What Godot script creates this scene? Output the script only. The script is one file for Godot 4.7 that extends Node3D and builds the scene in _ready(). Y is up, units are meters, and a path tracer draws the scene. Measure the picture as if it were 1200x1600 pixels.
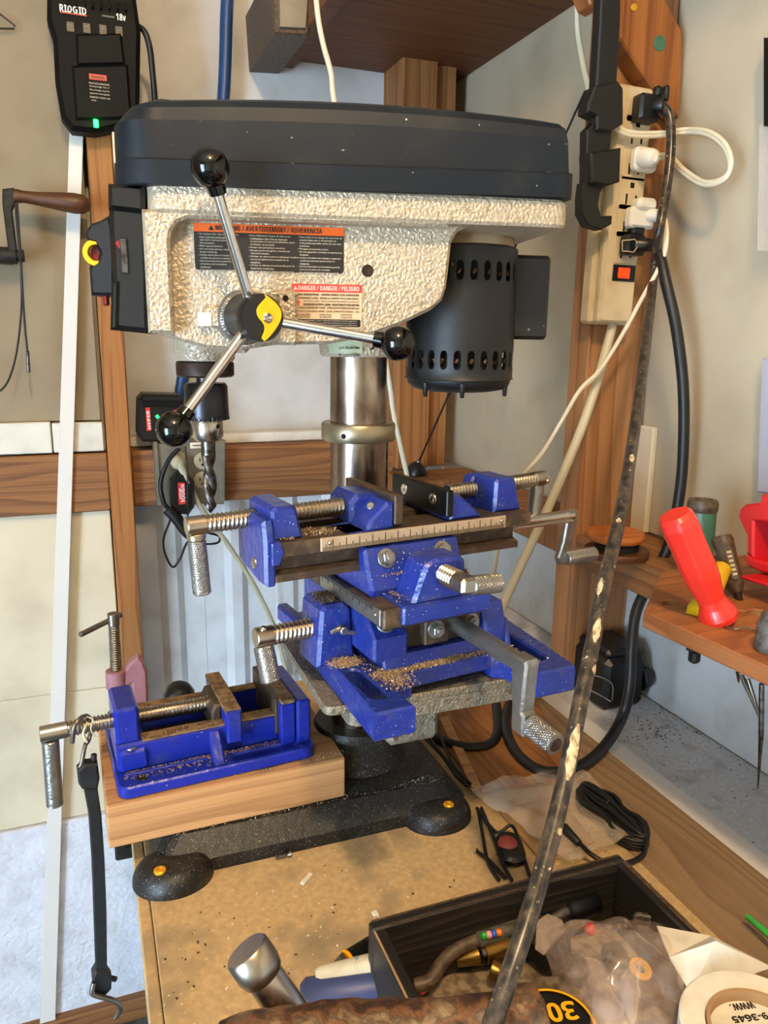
extends Node3D
# A drill press with a cross-slide vise on a bench in the corner of a shed.

const HEAD_TURN := -11.0
const VISE_TURN := 8.0
const SMALL_TURN := 4.2
var M := {}
var T := {}
var rng := RandomNumberGenerator.new()
var used := {}


class MB:
	var v := PackedVector3Array()
	var n := PackedVector3Array()

	func tri(a: Vector3, b: Vector3, c: Vector3, na: Vector3, nb: Vector3, nc: Vector3) -> void:
		var g := (b - a).cross(c - a)
		if g.length_squared() < 1e-18:
			return
		if g.dot(na + nb + nc) > 0:
			v.append_array([a, c, b])
			n.append_array([na, nc, nb])
		else:
			v.append_array([a, b, c])
			n.append_array([na, nb, nc])

	func flat(a: Vector3, b: Vector3, c: Vector3, out: Vector3) -> void:
		var g := (b - a).cross(c - a).normalized()
		if g.dot(out) < 0:
			g = -g
		tri(a, b, c, g, g, g)

	func quad(a: Vector3, b: Vector3, c: Vector3, d: Vector3, out: Vector3) -> void:
		flat(a, b, c, out)
		flat(a, c, d, out)

	# prism of a polygon in the xy plane of xf, from z0 to z1, with bevelled rims
	func prism(poly: PackedVector2Array, z0: float, z1: float, bev := 0.001, xf := Transform3D()) -> MB:
		var p := poly.duplicate()
		if Geometry2D.is_polygon_clockwise(p):
			p.reverse()
		var k := p.size()
		var en := PackedVector2Array()
		for i in k:
			var d := (p[(i + 1) % k] - p[i]).normalized()
			en.append(Vector2(d.y, -d.x))
		var inner := PackedVector2Array()
		for i in k:
			var a := en[(i + k - 1) % k]
			var b := en[i]
			var m := (a + b).normalized()
			inner.append(p[i] - m * minf(bev / maxf(m.dot(b), 0.35), bev * 2.5))
		var rings := [[inner, z0], [p, z0 + bev], [p, z1 - bev], [inner, z1]] if bev > 0 else [[p, z0], [p, z1]]
		for r in rings.size() - 1:
			var lo: PackedVector2Array = rings[r][0]
			var hi: PackedVector2Array = rings[r + 1][0]
			var zl: float = rings[r][1]
			var zh: float = rings[r + 1][1]
			var nz := 0.0 if rings.size() == 2 or r == 1 else (-0.8 if r == 0 else 0.8)
			for i in k:
				var j := (i + 1) % k
				var e := en[i]
				var n0 := e
				var n1 := e
				if en[(i + k - 1) % k].dot(e) > 0.8:
					n0 = (en[(i + k - 1) % k] + e).normalized()
				if en[j].dot(e) > 0.8:
					n1 = (en[j] + e).normalized()
				var a := xf.basis * Vector3(n0.x, n0.y, nz).normalized()
				var b := xf.basis * Vector3(n1.x, n1.y, nz).normalized()
				var A := xf * Vector3(lo[i].x, lo[i].y, zl)
				var B := xf * Vector3(lo[j].x, lo[j].y, zl)
				var C := xf * Vector3(hi[j].x, hi[j].y, zh)
				var D := xf * Vector3(hi[i].x, hi[i].y, zh)
				tri(A, B, C, a, b, b)
				tri(A, C, D, a, b, a)
		var cap: PackedVector2Array = rings[0][0]
		var t := Geometry2D.triangulate_polygon(cap)
		if t.is_empty():
			t = Geometry2D.triangulate_polygon(p)
			if t.is_empty():
				print("no cap ", p.size(), p[0])
		for s in [[z0, -1.0], [z1, 1.0]]:
			var nn: Vector3 = xf.basis * Vector3(0, 0, s[1])
			for i in range(0, t.size(), 3):
				tri(xf * Vector3(cap[t[i]].x, cap[t[i]].y, s[0]), xf * Vector3(cap[t[i + 1]].x, cap[t[i + 1]].y, s[0]), xf * Vector3(cap[t[i + 2]].x, cap[t[i + 2]].y, s[0]), nn, nn, nn)
		return self

	# plan outline (x, z) raised from y0 to y1
	func slab(poly: PackedVector2Array, y0: float, y1: float, bev := 0.001) -> MB:
		return prism(poly, -y1, -y0, bev, Transform3D(Basis(Vector3(1, 0, 0), Vector3(0, 0, 1), Vector3(0, -1, 0)), Vector3.ZERO))

	# outline in (z, y), along x
	func along_x(poly: PackedVector2Array, x0: float, x1: float, bev := 0.001) -> MB:
		return prism(poly, x0, x1, bev, Transform3D(Basis(Vector3(0, 0, 1), Vector3(0, 1, 0), Vector3(1, 0, 0)), Vector3.ZERO))

	func box(c: Vector3, s: Vector3, bev := 0.001, b := Basis()) -> MB:
		var h := s / 2
		var e := minf(bev, minf(h.x, minf(h.y, h.z)) * 0.6)
		var p := PackedVector2Array([Vector2(-h.x + e, -h.y), Vector2(h.x - e, -h.y), Vector2(h.x, -h.y + e), Vector2(h.x, h.y - e), Vector2(h.x - e, h.y), Vector2(-h.x + e, h.y), Vector2(-h.x, h.y - e), Vector2(-h.x, -h.y + e)])
		return prism(p, -h.z, h.z, e, Transform3D(b, c))

	func span(a: Vector3, b: Vector3, bev := 0.001) -> MB:
		return box((a + b) / 2, (b - a).abs(), bev)

	static func up(d: Vector3) -> Basis:
		var y := d.normalized()
		var x := (Vector3(0, 0, 1) if absf(y.z) < 0.9 else Vector3(1, 0, 0)).cross(y).normalized()
		return Basis(x, y, x.cross(y))

	# profile of (radius, height), bottom to top on the outside
	func lathe(pr: Array, seg := 24, xf := Transform3D(), a0 := 0.0, a1 := TAU) -> MB:
		var sn := []
		for i in pr.size() - 1:
			var d: Vector2 = (pr[i + 1] - pr[i])
			sn.append(Vector2(d.y, -d.x).normalized())
		for i in pr.size() - 1:
			var lo: Vector2 = sn[i]
			var hi: Vector2 = sn[i]
			if i > 0 and sn[i - 1].dot(sn[i]) > 0.72:
				lo = (sn[i - 1] + sn[i]).normalized()
			if i < sn.size() - 1 and sn[i + 1].dot(sn[i]) > 0.72:
				hi = (sn[i + 1] + sn[i]).normalized()
			for j in seg:
				var p := a0 + (a1 - a0) * j / seg
				var q := a0 + (a1 - a0) * (j + 1) / seg
				var cp := Vector3(cos(p), 0, sin(p))
				var cq := Vector3(cos(q), 0, sin(q))
				var Y := Vector3.UP
				var A: Vector3 = xf * (cp * pr[i].x + Y * pr[i].y)
				var B: Vector3 = xf * (cq * pr[i].x + Y * pr[i].y)
				var C: Vector3 = xf * (cq * pr[i + 1].x + Y * pr[i + 1].y)
				var D: Vector3 = xf * (cp * pr[i + 1].x + Y * pr[i + 1].y)
				var nA := xf.basis * (cp * lo.x + Y * lo.y)
				var nB := xf.basis * (cq * lo.x + Y * lo.y)
				var nC := xf.basis * (cq * hi.x + Y * hi.y)
				var nD := xf.basis * (cp * hi.x + Y * hi.y)
				tri(A, B, C, nA, nB, nC)
				tri(A, C, D, nA, nC, nD)
		return self

	func turned(pr: Array, a: Vector3, b: Vector3, seg := 24) -> MB:
		return lathe(pr, seg, Transform3D(up(b - a), a))

	func cyl(a: Vector3, b: Vector3, r: float, r2 := -1.0, seg := 20, bev := 0.0006) -> MB:
		var l := a.distance_to(b)
		var e := r if r2 < 0 else r2
		var g := minf(bev, minf(r, e) * 0.4)
		return turned([Vector2(0, 0), Vector2(r - g, 0), Vector2(r, g), Vector2(e, l - g), Vector2(e - g, l), Vector2(0, l)], a, b, seg)

	func ball(c: Vector3, r: float, seg := 24, squash := 1.0) -> MB:
		var pr := []
		for i in 13:
			var a := -PI / 2 + PI * i / 12
			pr.append(Vector2(maxf(cos(a), 0) * r, sin(a) * r * squash))
		return lathe(pr, seg, Transform3D(Basis(), c))

	func hexagon(a: Vector3, b: Vector3, r: float, bev := 0.0008) -> MB:
		var p := PackedVector2Array()
		for i in 6:
			p.append(Vector2.from_angle(TAU * i / 6) * r)
		var u := up(b - a)
		return prism(p, 0, a.distance_to(b), bev, Transform3D(Basis(u.x, -u.z, u.y), a))

	static func smooth(pts: Array, per := 6) -> Array:
		var out := []
		for i in pts.size() - 1:
			var p0: Vector3 = pts[maxi(i - 1, 0)]
			var p1: Vector3 = pts[i]
			var p2: Vector3 = pts[i + 1]
			var p3: Vector3 = pts[mini(i + 2, pts.size() - 1)]
			for k in per:
				out.append(p1.cubic_interpolate(p2, p0, p3, float(k) / per))
		out.append(pts[-1])
		return out

	func tube(pts: Array, r: float, seg := 8, r_end := -1.0, flatten := 1.0) -> MB:
		var k := pts.size()
		var frames := []
		var side := Vector3.ZERO
		for i in k:
			var d: Vector3 = (pts[mini(i + 1, k - 1)] - pts[maxi(i - 1, 0)]).normalized()
			if side == Vector3.ZERO:
				side = up(d).x
			side = (side - d * side.dot(d)).normalized()
			frames.append([d, side, d.cross(side)])
		for i in k - 1:
			var ra := r if r_end < 0 else lerpf(r, r_end, float(i) / (k - 1))
			var rb := r if r_end < 0 else lerpf(r, r_end, float(i + 1) / (k - 1))
			for j in seg:
				var p := TAU * j / seg
				var q := TAU * (j + 1) / seg
				var pa: Vector3 = frames[i][1] * cos(p) + frames[i][2] * sin(p) * flatten
				var qa: Vector3 = frames[i][1] * cos(q) + frames[i][2] * sin(q) * flatten
				var pb: Vector3 = frames[i + 1][1] * cos(p) + frames[i + 1][2] * sin(p) * flatten
				var qb: Vector3 = frames[i + 1][1] * cos(q) + frames[i + 1][2] * sin(q) * flatten
				tri(pts[i] + pa * ra, pts[i] + qa * ra, pts[i + 1] + qb * rb, pa.normalized(), qa.normalized(), qb.normalized())
				tri(pts[i] + pa * ra, pts[i + 1] + qb * rb, pts[i + 1] + pb * rb, pa.normalized(), qb.normalized(), pb.normalized())
		for e in [0, k - 1]:
			var d: Vector3 = frames[e][0] * (-1.0 if e == 0 else 1.0)
			var rr := r if e == 0 or r_end < 0 else r_end
			for j in seg:
				var p := TAU * j / seg
				var q := TAU * (j + 1) / seg
				tri(pts[e], pts[e] + (frames[e][1] * cos(p) + frames[e][2] * sin(p) * flatten) * rr, pts[e] + (frames[e][1] * cos(q) + frames[e][2] * sin(q) * flatten) * rr, d, d, d)
		return self

	# a real helical thread
	func screw(a: Vector3, b: Vector3, r: float, pitch: float, depth: float, seg := 18) -> MB:
		var u := up(b - a)
		var l := a.distance_to(b)
		var rows := int(l / pitch * 7)
		var at := func(s: float, t: float) -> Vector3:
			var w := fposmod(s / pitch - t / TAU, 1.0)
			var h := clampf((0.5 - absf(w - 0.5)) * 3.2 - 0.3, 0.0, 1.0)
			return a + u.y * s + (u.x * cos(t) + u.z * sin(t)) * (r - depth * h)
		for i in rows:
			for j in seg:
				var s0 := l * i / rows
				var s1 := l * (i + 1) / rows
				var t0 := TAU * j / seg
				var t1 := TAU * (j + 1) / seg
				var A: Vector3 = at.call(s0, t0)
				var B: Vector3 = at.call(s0, t1)
				var C: Vector3 = at.call(s1, t1)
				var D: Vector3 = at.call(s1, t0)
				var o := u.x * cos(t0) + u.z * sin(t0)
				quad(A, B, C, D, o)
		for e in [[a, -u.y], [b, u.y]]:
			for j in seg:
				var t0 := TAU * j / seg
				var t1 := TAU * (j + 1) / seg
				var rr := r - depth * 0.3
				flat(e[0], e[0] + (u.x * cos(t0) + u.z * sin(t0)) * rr, e[0] + (u.x * cos(t1) + u.z * sin(t1)) * rr, e[1])
		return self

	# grid of points: rows of equal length, smooth
	func grid(g: Array, out: Vector3, thick := 0.0) -> MB:
		var h := g.size()
		var w: int = g[0].size()
		var nn := []
		for i in h:
			var row := []
			for j in w:
				var du: Vector3 = g[i][mini(j + 1, w - 1)] - g[i][maxi(j - 1, 0)]
				var dv: Vector3 = g[mini(i + 1, h - 1)][j] - g[maxi(i - 1, 0)][j]
				var q := du.cross(dv).normalized()
				row.append(q if q.dot(out) >= 0 else -q)
			nn.append(row)
		for i in h - 1:
			for j in w - 1:
				tri(g[i][j], g[i][j + 1], g[i + 1][j + 1], nn[i][j], nn[i][j + 1], nn[i + 1][j + 1])
				tri(g[i][j], g[i + 1][j + 1], g[i + 1][j], nn[i][j], nn[i + 1][j + 1], nn[i + 1][j])
				if thick > 0:
					var d := -thick
					tri(g[i][j] + nn[i][j] * d, g[i][j + 1] + nn[i][j + 1] * d, g[i + 1][j + 1] + nn[i + 1][j + 1] * d, -nn[i][j], -nn[i][j + 1], -nn[i + 1][j + 1])
					tri(g[i][j] + nn[i][j] * d, g[i + 1][j + 1] + nn[i + 1][j + 1] * d, g[i + 1][j] + nn[i + 1][j] * d, -nn[i][j], -nn[i + 1][j + 1], -nn[i + 1][j])
		return self

	func mesh() -> ArrayMesh:
		var a := []
		a.resize(Mesh.ARRAY_MAX)
		a[Mesh.ARRAY_VERTEX] = v
		a[Mesh.ARRAY_NORMAL] = n
		var m := ArrayMesh.new()
		m.add_surface_from_arrays(Mesh.PRIMITIVE_TRIANGLES, a)
		return m


static func rrect(x0: float, y0: float, x1: float, y1: float, r: float, k := 4) -> PackedVector2Array:
	var p := PackedVector2Array()
	for c in [[x1 - r, y0 + r, -PI / 2], [x1 - r, y1 - r, 0.0], [x0 + r, y1 - r, PI / 2], [x0 + r, y0 + r, PI]]:
		for i in k + 1:
			p.append(Vector2(c[0], c[1]) + Vector2.from_angle(c[2] + PI / 2 * i / k) * r)
	return p


static func poly(a: Array) -> PackedVector2Array:
	var p := PackedVector2Array()
	for i in range(0, a.size(), 2):
		p.append(Vector2(a[i], a[i + 1]))
	return p


func fresh(called: String) -> String:
	used[called] = used.get(called, -1) + 1
	return called if used[called] == 0 else "%s_%03d" % [called, used[called]]


func tag(o: Node3D, label: String, category: String, group := "", kind := "") -> Node3D:
	if label:
		o.set_meta("label", label)
	if category:
		o.set_meta("category", category)
	if group:
		o.set_meta("group", group)
	if kind:
		o.set_meta("kind", kind)
	return o


# A thing: its node stands at `at`; its parts are drawn in the scene's axes turned by `turn` degrees about the origin.
func thing(called: String, label: String, category: String, at := Vector3.ZERO, turn := 0.0, group := "") -> Node3D:
	var o := Node3D.new()
	o.name = fresh(called)
	add_child(o)
	o.rotation_degrees.y = turn
	o.position = Basis(Vector3.UP, deg_to_rad(turn)) * at
	o.set_meta("from", at)
	return tag(o, label, category, group)


func setting(called: String) -> Node3D:
	var o := Node3D.new()
	o.name = fresh(called)
	add_child(o)
	o.set_meta("kind", "structure")
	o.set_meta("from", Vector3.ZERO)
	return o


func part(parent: Node3D, called: String, mb: MB, m: Material, turn := 0.0, label := "") -> MeshInstance3D:
	var o := MeshInstance3D.new()
	o.name = called
	o.mesh = mb.mesh()
	o.material_override = m
	parent.add_child(o, true)
	if parent.has_meta("from"):
		o.position = -parent.get_meta("from")
	if turn:
		o.rotation_degrees.y = turn
	if label:
		o.set_meta("label", label)
	return o


func single(called: String, mb: MB, m: Material, label: String, category: String, group := "", kind := "") -> MeshInstance3D:
	var o := MeshInstance3D.new()
	o.name = fresh(called)
	o.mesh = mb.mesh()
	o.material_override = m
	add_child(o)
	tag(o, label, category, group, kind)
	return o


# lettering: raised print centred at `at`, reading along b.x, facing b.z, w wide
func letters(parent: Node3D, s: String, at: Vector3, h: float, w: float, m: Material, b := Basis(), bold := true, called := "lettering") -> void:
	var t := TextMesh.new()
	var f := SystemFont.new()
	f.font_names = PackedStringArray(["Droid Sans"])
	f.font_weight = 700 if bold else 400
	t.font = f
	t.text = s
	t.font_size = 24
	t.pixel_size = 0.01
	t.curve_step = 3.0
	t.depth = 0.01
	t.material = m
	var box := t.get_aabb()
	var o := MeshInstance3D.new()
	o.name = called
	o.mesh = t
	o.material_override = m
	var sx := w / maxf(box.size.x, 1e-4)
	var sy := h / maxf(box.size.y, 1e-4)
	if w <= 0:
		sx = sy
	var bb := Basis(b.x * sx, b.y * sy, b.z * 0.03)
	o.transform = Transform3D(bb, at - bb * (box.position + box.size / 2))
	parent.add_child(o, true)


func noise_tex(seed_: int, freq: float, colors: Array, oct := 4, type := FastNoiseLite.TYPE_SIMPLEX_SMOOTH, size := 512, bump := 0.0) -> NoiseTexture2D:
	var nz := FastNoiseLite.new()
	nz.seed = seed_
	nz.noise_type = type
	nz.frequency = freq
	nz.fractal_octaves = oct
	var t := NoiseTexture2D.new()
	t.width = size
	t.height = size
	t.seamless = true
	t.noise = nz
	if bump > 0:
		t.as_normal_map = true
		t.bump_strength = bump
	else:
		var g := Gradient.new()
		g.offsets = PackedFloat32Array()
		var offs := PackedFloat32Array()
		var cols := PackedColorArray()
		for i in colors.size():
			offs.append(colors[i][0])
			cols.append(colors[i][1])
		g.offsets = offs
		g.colors = cols
		t.color_ramp = g
	return t


# planks: grain runs along the image's height (or its width), rings and streaks
func wood_tex(seed_: int, light: Color, dark: Color, along_u := false, rings := 7.0, size := 384) -> ImageTexture:
	var a := FastNoiseLite.new()
	a.seed = seed_
	a.frequency = 0.006
	a.fractal_octaves = 2
	var b := FastNoiseLite.new()
	b.seed = seed_ + 7
	b.frequency = 0.11
	b.fractal_octaves = 3
	var im := Image.create(size, size, false, Image.FORMAT_RGB8)
	for y in size:
		for x in size:
			# fold so that the tile repeats along the grain and across it
			var fx := absf(float(x) / size - 0.5) * 2.0 * size * 0.5
			var fy := absf(float(y) / size - 0.5) * 2.0 * size * 0.5
			var r := fx * rings * 0.0042 * (384.0 / size) + a.get_noise_2d(fx * 1.1, fy * 0.22) * rings * 0.36
			var w := fposmod(r, 1.0)
			w = pow(w, 2.2) * (1.0 - smoothstep(0.9, 1.0, w))
			var s := b.get_noise_2d(x * 1.3, fy * 0.05) * 0.5 + 0.5
			var c := light.lerp(dark, clampf(w * 0.75 + (s - 0.45) * 0.55, 0.0, 1.0))
			if along_u:
				im.set_pixel(y, x, c)
			else:
				im.set_pixel(x, y, c)
	return ImageTexture.create_from_image(im)


# paint with settled dust in patches, stains and stray chips: specks is [count, radius, colour]
func dusty_tex(seed_: int, base: Color, dust: Color, amount: float, specks: Array, size := 512, patch := 0.012) -> ImageTexture:
	var a := FastNoiseLite.new()
	a.seed = seed_
	a.frequency = patch
	a.fractal_octaves = 5
	var im := Image.create(size, size, false, Image.FORMAT_RGB8)
	for y in size:
		for x in size:
			var v := a.get_noise_2d(x, y) * 0.5 + 0.5
			var e := a.get_noise_2d(x * 9.0 + 900.0, y * 9.0) * 0.5 + 0.5
			var k := clampf((v - (0.75 - amount)) * 3.0, 0.0, 1.0) * (0.35 + 0.65 * e)
			var c := base.lerp(dust, k)
			im.set_pixel(x, y, c * (0.9 + 0.2 * e))
	var g := RandomNumberGenerator.new()
	g.seed = seed_ + 11
	for s in specks:
		for i in int(s[0]):
			var x := g.randi_range(2, size - 3)
			var y := g.randi_range(2, size - 3)
			var r: float = s[1] * g.randf_range(0.4, 1.3)
			var w := maxi(1, int(r * g.randf_range(0.6, 2.0)))
			var h := maxi(1, int(r * g.randf_range(0.6, 1.6)))
			im.fill_rect(Rect2i(x, y, w, h), s[2])
	return ImageTexture.create_from_image(im)


func mat(called: String, c: Color, rough := 0.6, metal := 0.0, tex: Texture2D = null, scale := Vector3.ONE * 4.0, nrm: Texture2D = null, nscale := 1.0) -> StandardMaterial3D:
	var m := StandardMaterial3D.new()
	m.resource_name = called
	m.albedo_color = c
	m.roughness = rough
	m.metallic = metal
	if tex or nrm:
		m.uv1_triplanar = true
		m.uv1_triplanar_sharpness = 8.0
		m.uv1_scale = scale
	if tex:
		m.albedo_texture = tex
	if nrm:
		m.normal_enabled = true
		m.normal_texture = nrm
		m.normal_scale = nscale
	M[called] = m
	return m


func _ready() -> void:
	rng.seed = 4711
	# camera
	var cam := Camera3D.new()
	cam.name = "camera"
	cam.fov = 67.15
	cam.near = 0.02
	cam.far = 60.0
	cam.transform = Transform3D(Basis(Vector3(0.9346, 0.0128, 0.3556), Vector3(0.0684, 0.9743, -0.2147), Vector3(-0.3492, 0.225, 0.9097)), Vector3(-0.2242, 0.4358, 0.6507))
	add_child(cam)
	cam.current = true
	# sky seen through the open doorway
	var env := Environment.new()
	env.background_mode = Environment.BG_COLOR
	env.background_color = Color(0.80, 0.90, 1.0)
	env.background_energy_multiplier = 28.0
	env.tonemap_mode = Environment.TONE_MAPPER_LINEAR
	env.tonemap_exposure = 1.0
	env.sdfgi_enabled = true
	env.ssao_enabled = true
	env.ssil_enabled = true
	var we := WorldEnvironment.new()
	we.name = "environment"
	we.environment = env
	add_child(we)
	materials()
	room()
	ceiling_lamp()
	overhead_shelf()
	press_base()
	press_head()
	cross_vise()
	block_and_vise()
	back_wall_things()
	right_wall_things()
	tool_shelf()
	bench_things()
	foreground_things()
	shavings()


func materials() -> void:
	var white := Color.WHITE
	# shared textures
	T.mottle = noise_tex(3, 0.008, [[0.0, Color(0.87, 0.865, 0.85)], [0.5, Color(0.96, 0.96, 0.955)], [1.0, white]], 5)
	T.grime = noise_tex(9, 0.02, [[0.0, Color(0.55, 0.5, 0.45)], [0.42, Color(0.82, 0.80, 0.77)], [0.6, white], [1.0, white]], 5)
	T.fine = noise_tex(5, 0.06, [[0.0, Color(0.75, 0.75, 0.75)], [1.0, white]], 3, FastNoiseLite.TYPE_SIMPLEX, 256)
	T.hammer = noise_tex(21, 0.045, [], 2, FastNoiseLite.TYPE_SIMPLEX_SMOOTH, 512, 9.0)
	T.cast = noise_tex(22, 0.03, [], 4, FastNoiseLite.TYPE_SIMPLEX_SMOOTH, 512, 5.0)
	T.rough = noise_tex(23, 0.08, [], 3, FastNoiseLite.TYPE_SIMPLEX, 256, 3.0)
	# setting
	mat("panel_beige_shaded", Color(0.58, 0.52, 0.42), 0.75, 0, T.mottle, Vector3.ONE * 1.5)  # beige darkened: shade on the upper left wall is put into its colour
	mat("panel_cream", Color(0.84, 0.80, 0.70), 0.75, 0, T.mottle, Vector3.ONE * 1.5)  # lighter than the beige: stronger light on the lower left wall painted in
	mat("panel_warm", Color(0.72, 0.665, 0.565), 0.7, 0, T.mottle, Vector3.ONE * 1.2)
	mat("panel_cool", Color(0.77, 0.765, 0.755), 0.6, 0, T.mottle, Vector3.ONE * 2.0)
	mat("siding_white", Color(0.85, 0.855, 0.86), 0.5, 0, T.mottle, Vector3.ONE * 2.5)
	mat("trim_white", Color(0.86, 0.845, 0.80), 0.55, 0, T.mottle, Vector3.ONE * 3.0)
	mat("strip_white", Color(0.84, 0.83, 0.81), 0.5)
	T.ledge = dusty_tex(41, Color(0.78, 0.785, 0.79), Color(0.56, 0.53, 0.49), 0.20, [[50, 2.0, Color(0.35, 0.31, 0.27)], [40, 2.0, Color(0.2, 0.17, 0.14)]])
	mat("ledge_white", white, 0.6, 0, T.ledge, Vector3.ONE * 3.0)
	mat("concrete", Color(0.84, 0.86, 0.90), 0.85, 0, T.mottle, Vector3.ONE * 3.0, T.rough, 0.5)
	mat("floor_grey", Color(0.36, 0.38, 0.37), 0.85, 0, T.grime, Vector3.ONE * 2.0)
	mat("ceiling_board", Color(0.78, 0.74, 0.66), 0.8)
	T.wood_v = wood_tex(101, Color(0.72, 0.49, 0.26), Color(0.47, 0.27, 0.11))
	T.wood_u = wood_tex(131, Color(0.66, 0.46, 0.27), Color(0.40, 0.24, 0.11), true)
	T.fir_v = wood_tex(151, Color(0.76, 0.55, 0.36), Color(0.56, 0.34, 0.19), false, 5.0)
	T.block_u = wood_tex(171, Color(0.73, 0.55, 0.36), Color(0.53, 0.36, 0.21), true, 5.0)
	T.plank_u = wood_tex(191, Color(0.56, 0.46, 0.34), Color(0.40, 0.31, 0.21), true, 8.0)
	mat("wood_stud", Color(0.88, 0.86, 0.82), 0.6, 0, T.wood_v, Vector3(5, 2, 5))
	mat("wood_rail", Color(0.84, 0.82, 0.80), 0.65, 0, T.wood_u, Vector3(2, 5, 5))
	mat("wood_post", Color(0.80, 0.80, 0.80), 0.65, 0, T.wood_v, Vector3(5, 1.6, 5))
	mat("wood_fir", Color(0.86, 0.86, 0.84), 0.55, 0, T.fir_v, Vector3(4.5, 1.3, 4.5))
	mat("wood_gusset", Color(0.80, 0.73, 0.62), 0.5, 0, T.wood_v, Vector3(4, 1.6, 4))
	mat("wood_block", white, 0.65, 0, T.block_u, Vector3(2.2, 6, 6))
	mat("wood_plank", white, 0.7, 0, T.plank_u, Vector3(2, 5, 5))
	mat("wood_shelf", Color(0.62, 0.52, 0.44), 0.6, 0, T.wood_u, Vector3(2, 5, 5))
	mat("wood_tool_shelf", Color(0.84, 0.71, 0.62), 0.55, 0, T.block_u, Vector3(2, 6, 4))
	mat("wood_handle", Color(0.46, 0.36, 0.25), 0.45, 0, T.block_u, Vector3(4, 12, 12))
	mat("wood_disc", Color(1.0, 0.78, 0.52), 0.5, 0, T.block_u, Vector3(3, 8, 8))
	T.bench = dusty_tex(61, Color(0.72, 0.61, 0.435), Color(0.46, 0.41, 0.335), 0.24, [[900, 3.0, Color(0.80, 0.68, 0.48)], [500, 2.0, Color(0.60, 0.45, 0.28)], [60, 3.0, Color(0.18, 0.14, 0.10)], [60, 2.0, Color(0.9, 0.86, 0.75)]], 1024, 0.006)
	mat("bench_board", white, 0.75, 0, T.bench, Vector3.ONE * 2.2)
	# press
	T.cream = dusty_tex(71, Color(0.68, 0.63, 0.54), Color(0.48, 0.40, 0.30), 0.18, [[120, 2.0, Color(0.4, 0.35, 0.28)], [30, 3.0, Color(0.35, 0.28, 0.2)]], 512, 0.02)
	mat("casting", white, 0.36, 0.2, T.cream, Vector3.ONE * 11.0, T.hammer, 0.75)
	M.casting.metallic_specular = 0.6
	T.cover = dusty_tex(73, Color(0.05, 0.085, 0.118), Color(0.16, 0.155, 0.15), 0.22, [[40, 2.0, Color(0.8, 0.78, 0.7)], [60, 2.0, Color(0.3, 0.29, 0.27)]], 512, 0.008)
	mat("cover_blue", white, 0.5, 0, T.cover, Vector3.ONE * 3.0)
	M.cover_blue.metallic_specular = 0.35
	mat("black_plastic", Color(0.022, 0.024, 0.028), 0.38)
	mat("navy_plastic", Color(0.06, 0.08, 0.11), 0.4, 0, T.fine, Vector3.ONE * 8)
	T.motor = dusty_tex(75, Color(0.04, 0.043, 0.047), Color(0.12, 0.11, 0.095), 0.2, [[16, 3.0, Color(0.5, 0.46, 0.38)]], 512, 0.01)
	mat("motor_black", white, 0.5, 0, T.motor, Vector3.ONE * 5.0)
	mat("motor_inside", Color(0.04, 0.03, 0.025), 0.8)
	mat("copper", Color(0.42, 0.30, 0.22), 0.45, 0.5)
	mat("motor_ring", Color(0.62, 0.54, 0.42), 0.5, 0.2)
	T.base = dusty_tex(77, Color(0.055, 0.056, 0.058), Color(0.17, 0.155, 0.13), 0.26, [[5200, 1.8, Color(0.42, 0.41, 0.38)], [1400, 1.5, Color(0.75, 0.73, 0.68)]], 512, 0.012)
	mat("base_black", white, 0.5, 0, T.base, Vector3.ONE * 7.0, T.cast, 0.3)
	T.tabl = dusty_tex(79, Color(0.50, 0.48, 0.42), Color(0.36, 0.30, 0.22), 0.3, [[200, 3.0, Color(0.66, 0.63, 0.55)], [14, 26.0, Color(0.33, 0.16, 0.10)]], 512, 0.02)
	mat("table_grey", white, 0.5, 0.25, T.tabl, Vector3.ONE * 12.0, T.hammer, 0.8)
	T.steel = noise_tex(81, 0.012, [[0.0, Color(0.42, 0.36, 0.31)], [0.45, Color(0.62, 0.58, 0.54)], [1.0, Color(0.78, 0.76, 0.73)]], 5)
	mat("steel_column", Color(0.95, 0.92, 0.9), 0.26, 1.0, T.steel, Vector3(6, 3, 6))
	mat("steel", Color(0.72, 0.70, 0.67), 0.25, 1.0)
	mat("steel_bright", Color(0.82, 0.81, 0.80), 0.14, 1.0)
	mat("steel_thread", Color(0.70, 0.66, 0.60), 0.3, 1.0, T.mottle, Vector3.ONE * 12)
	mat("steel_dark", Color(0.42, 0.41, 0.40), 0.33, 1.0, T.grime, Vector3.ONE * 10)
	mat("zinc", Color(0.60, 0.595, 0.58), 0.36, 0.9, T.mottle, Vector3.ONE * 10, T.rough, 0.3)
	mat("bronze_grey", Color(0.62, 0.58, 0.48), 0.34, 0.85)
	mat("rust_brown", Color(0.24, 0.17, 0.13), 0.5, 0.5, T.grime, Vector3.ONE * 8)
	mat("chuck_grey", Color(0.24, 0.24, 0.26), 0.3, 0.9, T.mottle, Vector3.ONE * 10)
	mat("ball_black", Color(0.015, 0.015, 0.017), 0.1)
	mat("hub_black", Color(0.07, 0.068, 0.066), 0.4)
	mat("yellow", Color(0.95, 0.68, 0.02), 0.35)
	mat("red_plastic", Color(0.55, 0.12, 0.09), 0.35)
	mat("dusty_red", Color(0.44, 0.17, 0.14), 0.6)
	mat("brass_yellow", Color(0.85, 0.62, 0.12), 0.35, 0.4)
	mat("hole_dark", Color(0.02, 0.018, 0.016), 0.9)
	mat("label_orange", Color(0.84, 0.36, 0.08), 0.4)
	mat("label_black", Color(0.10, 0.088, 0.075), 0.4)
	mat("label_paper", Color(0.82, 0.72, 0.58), 0.45)
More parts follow.
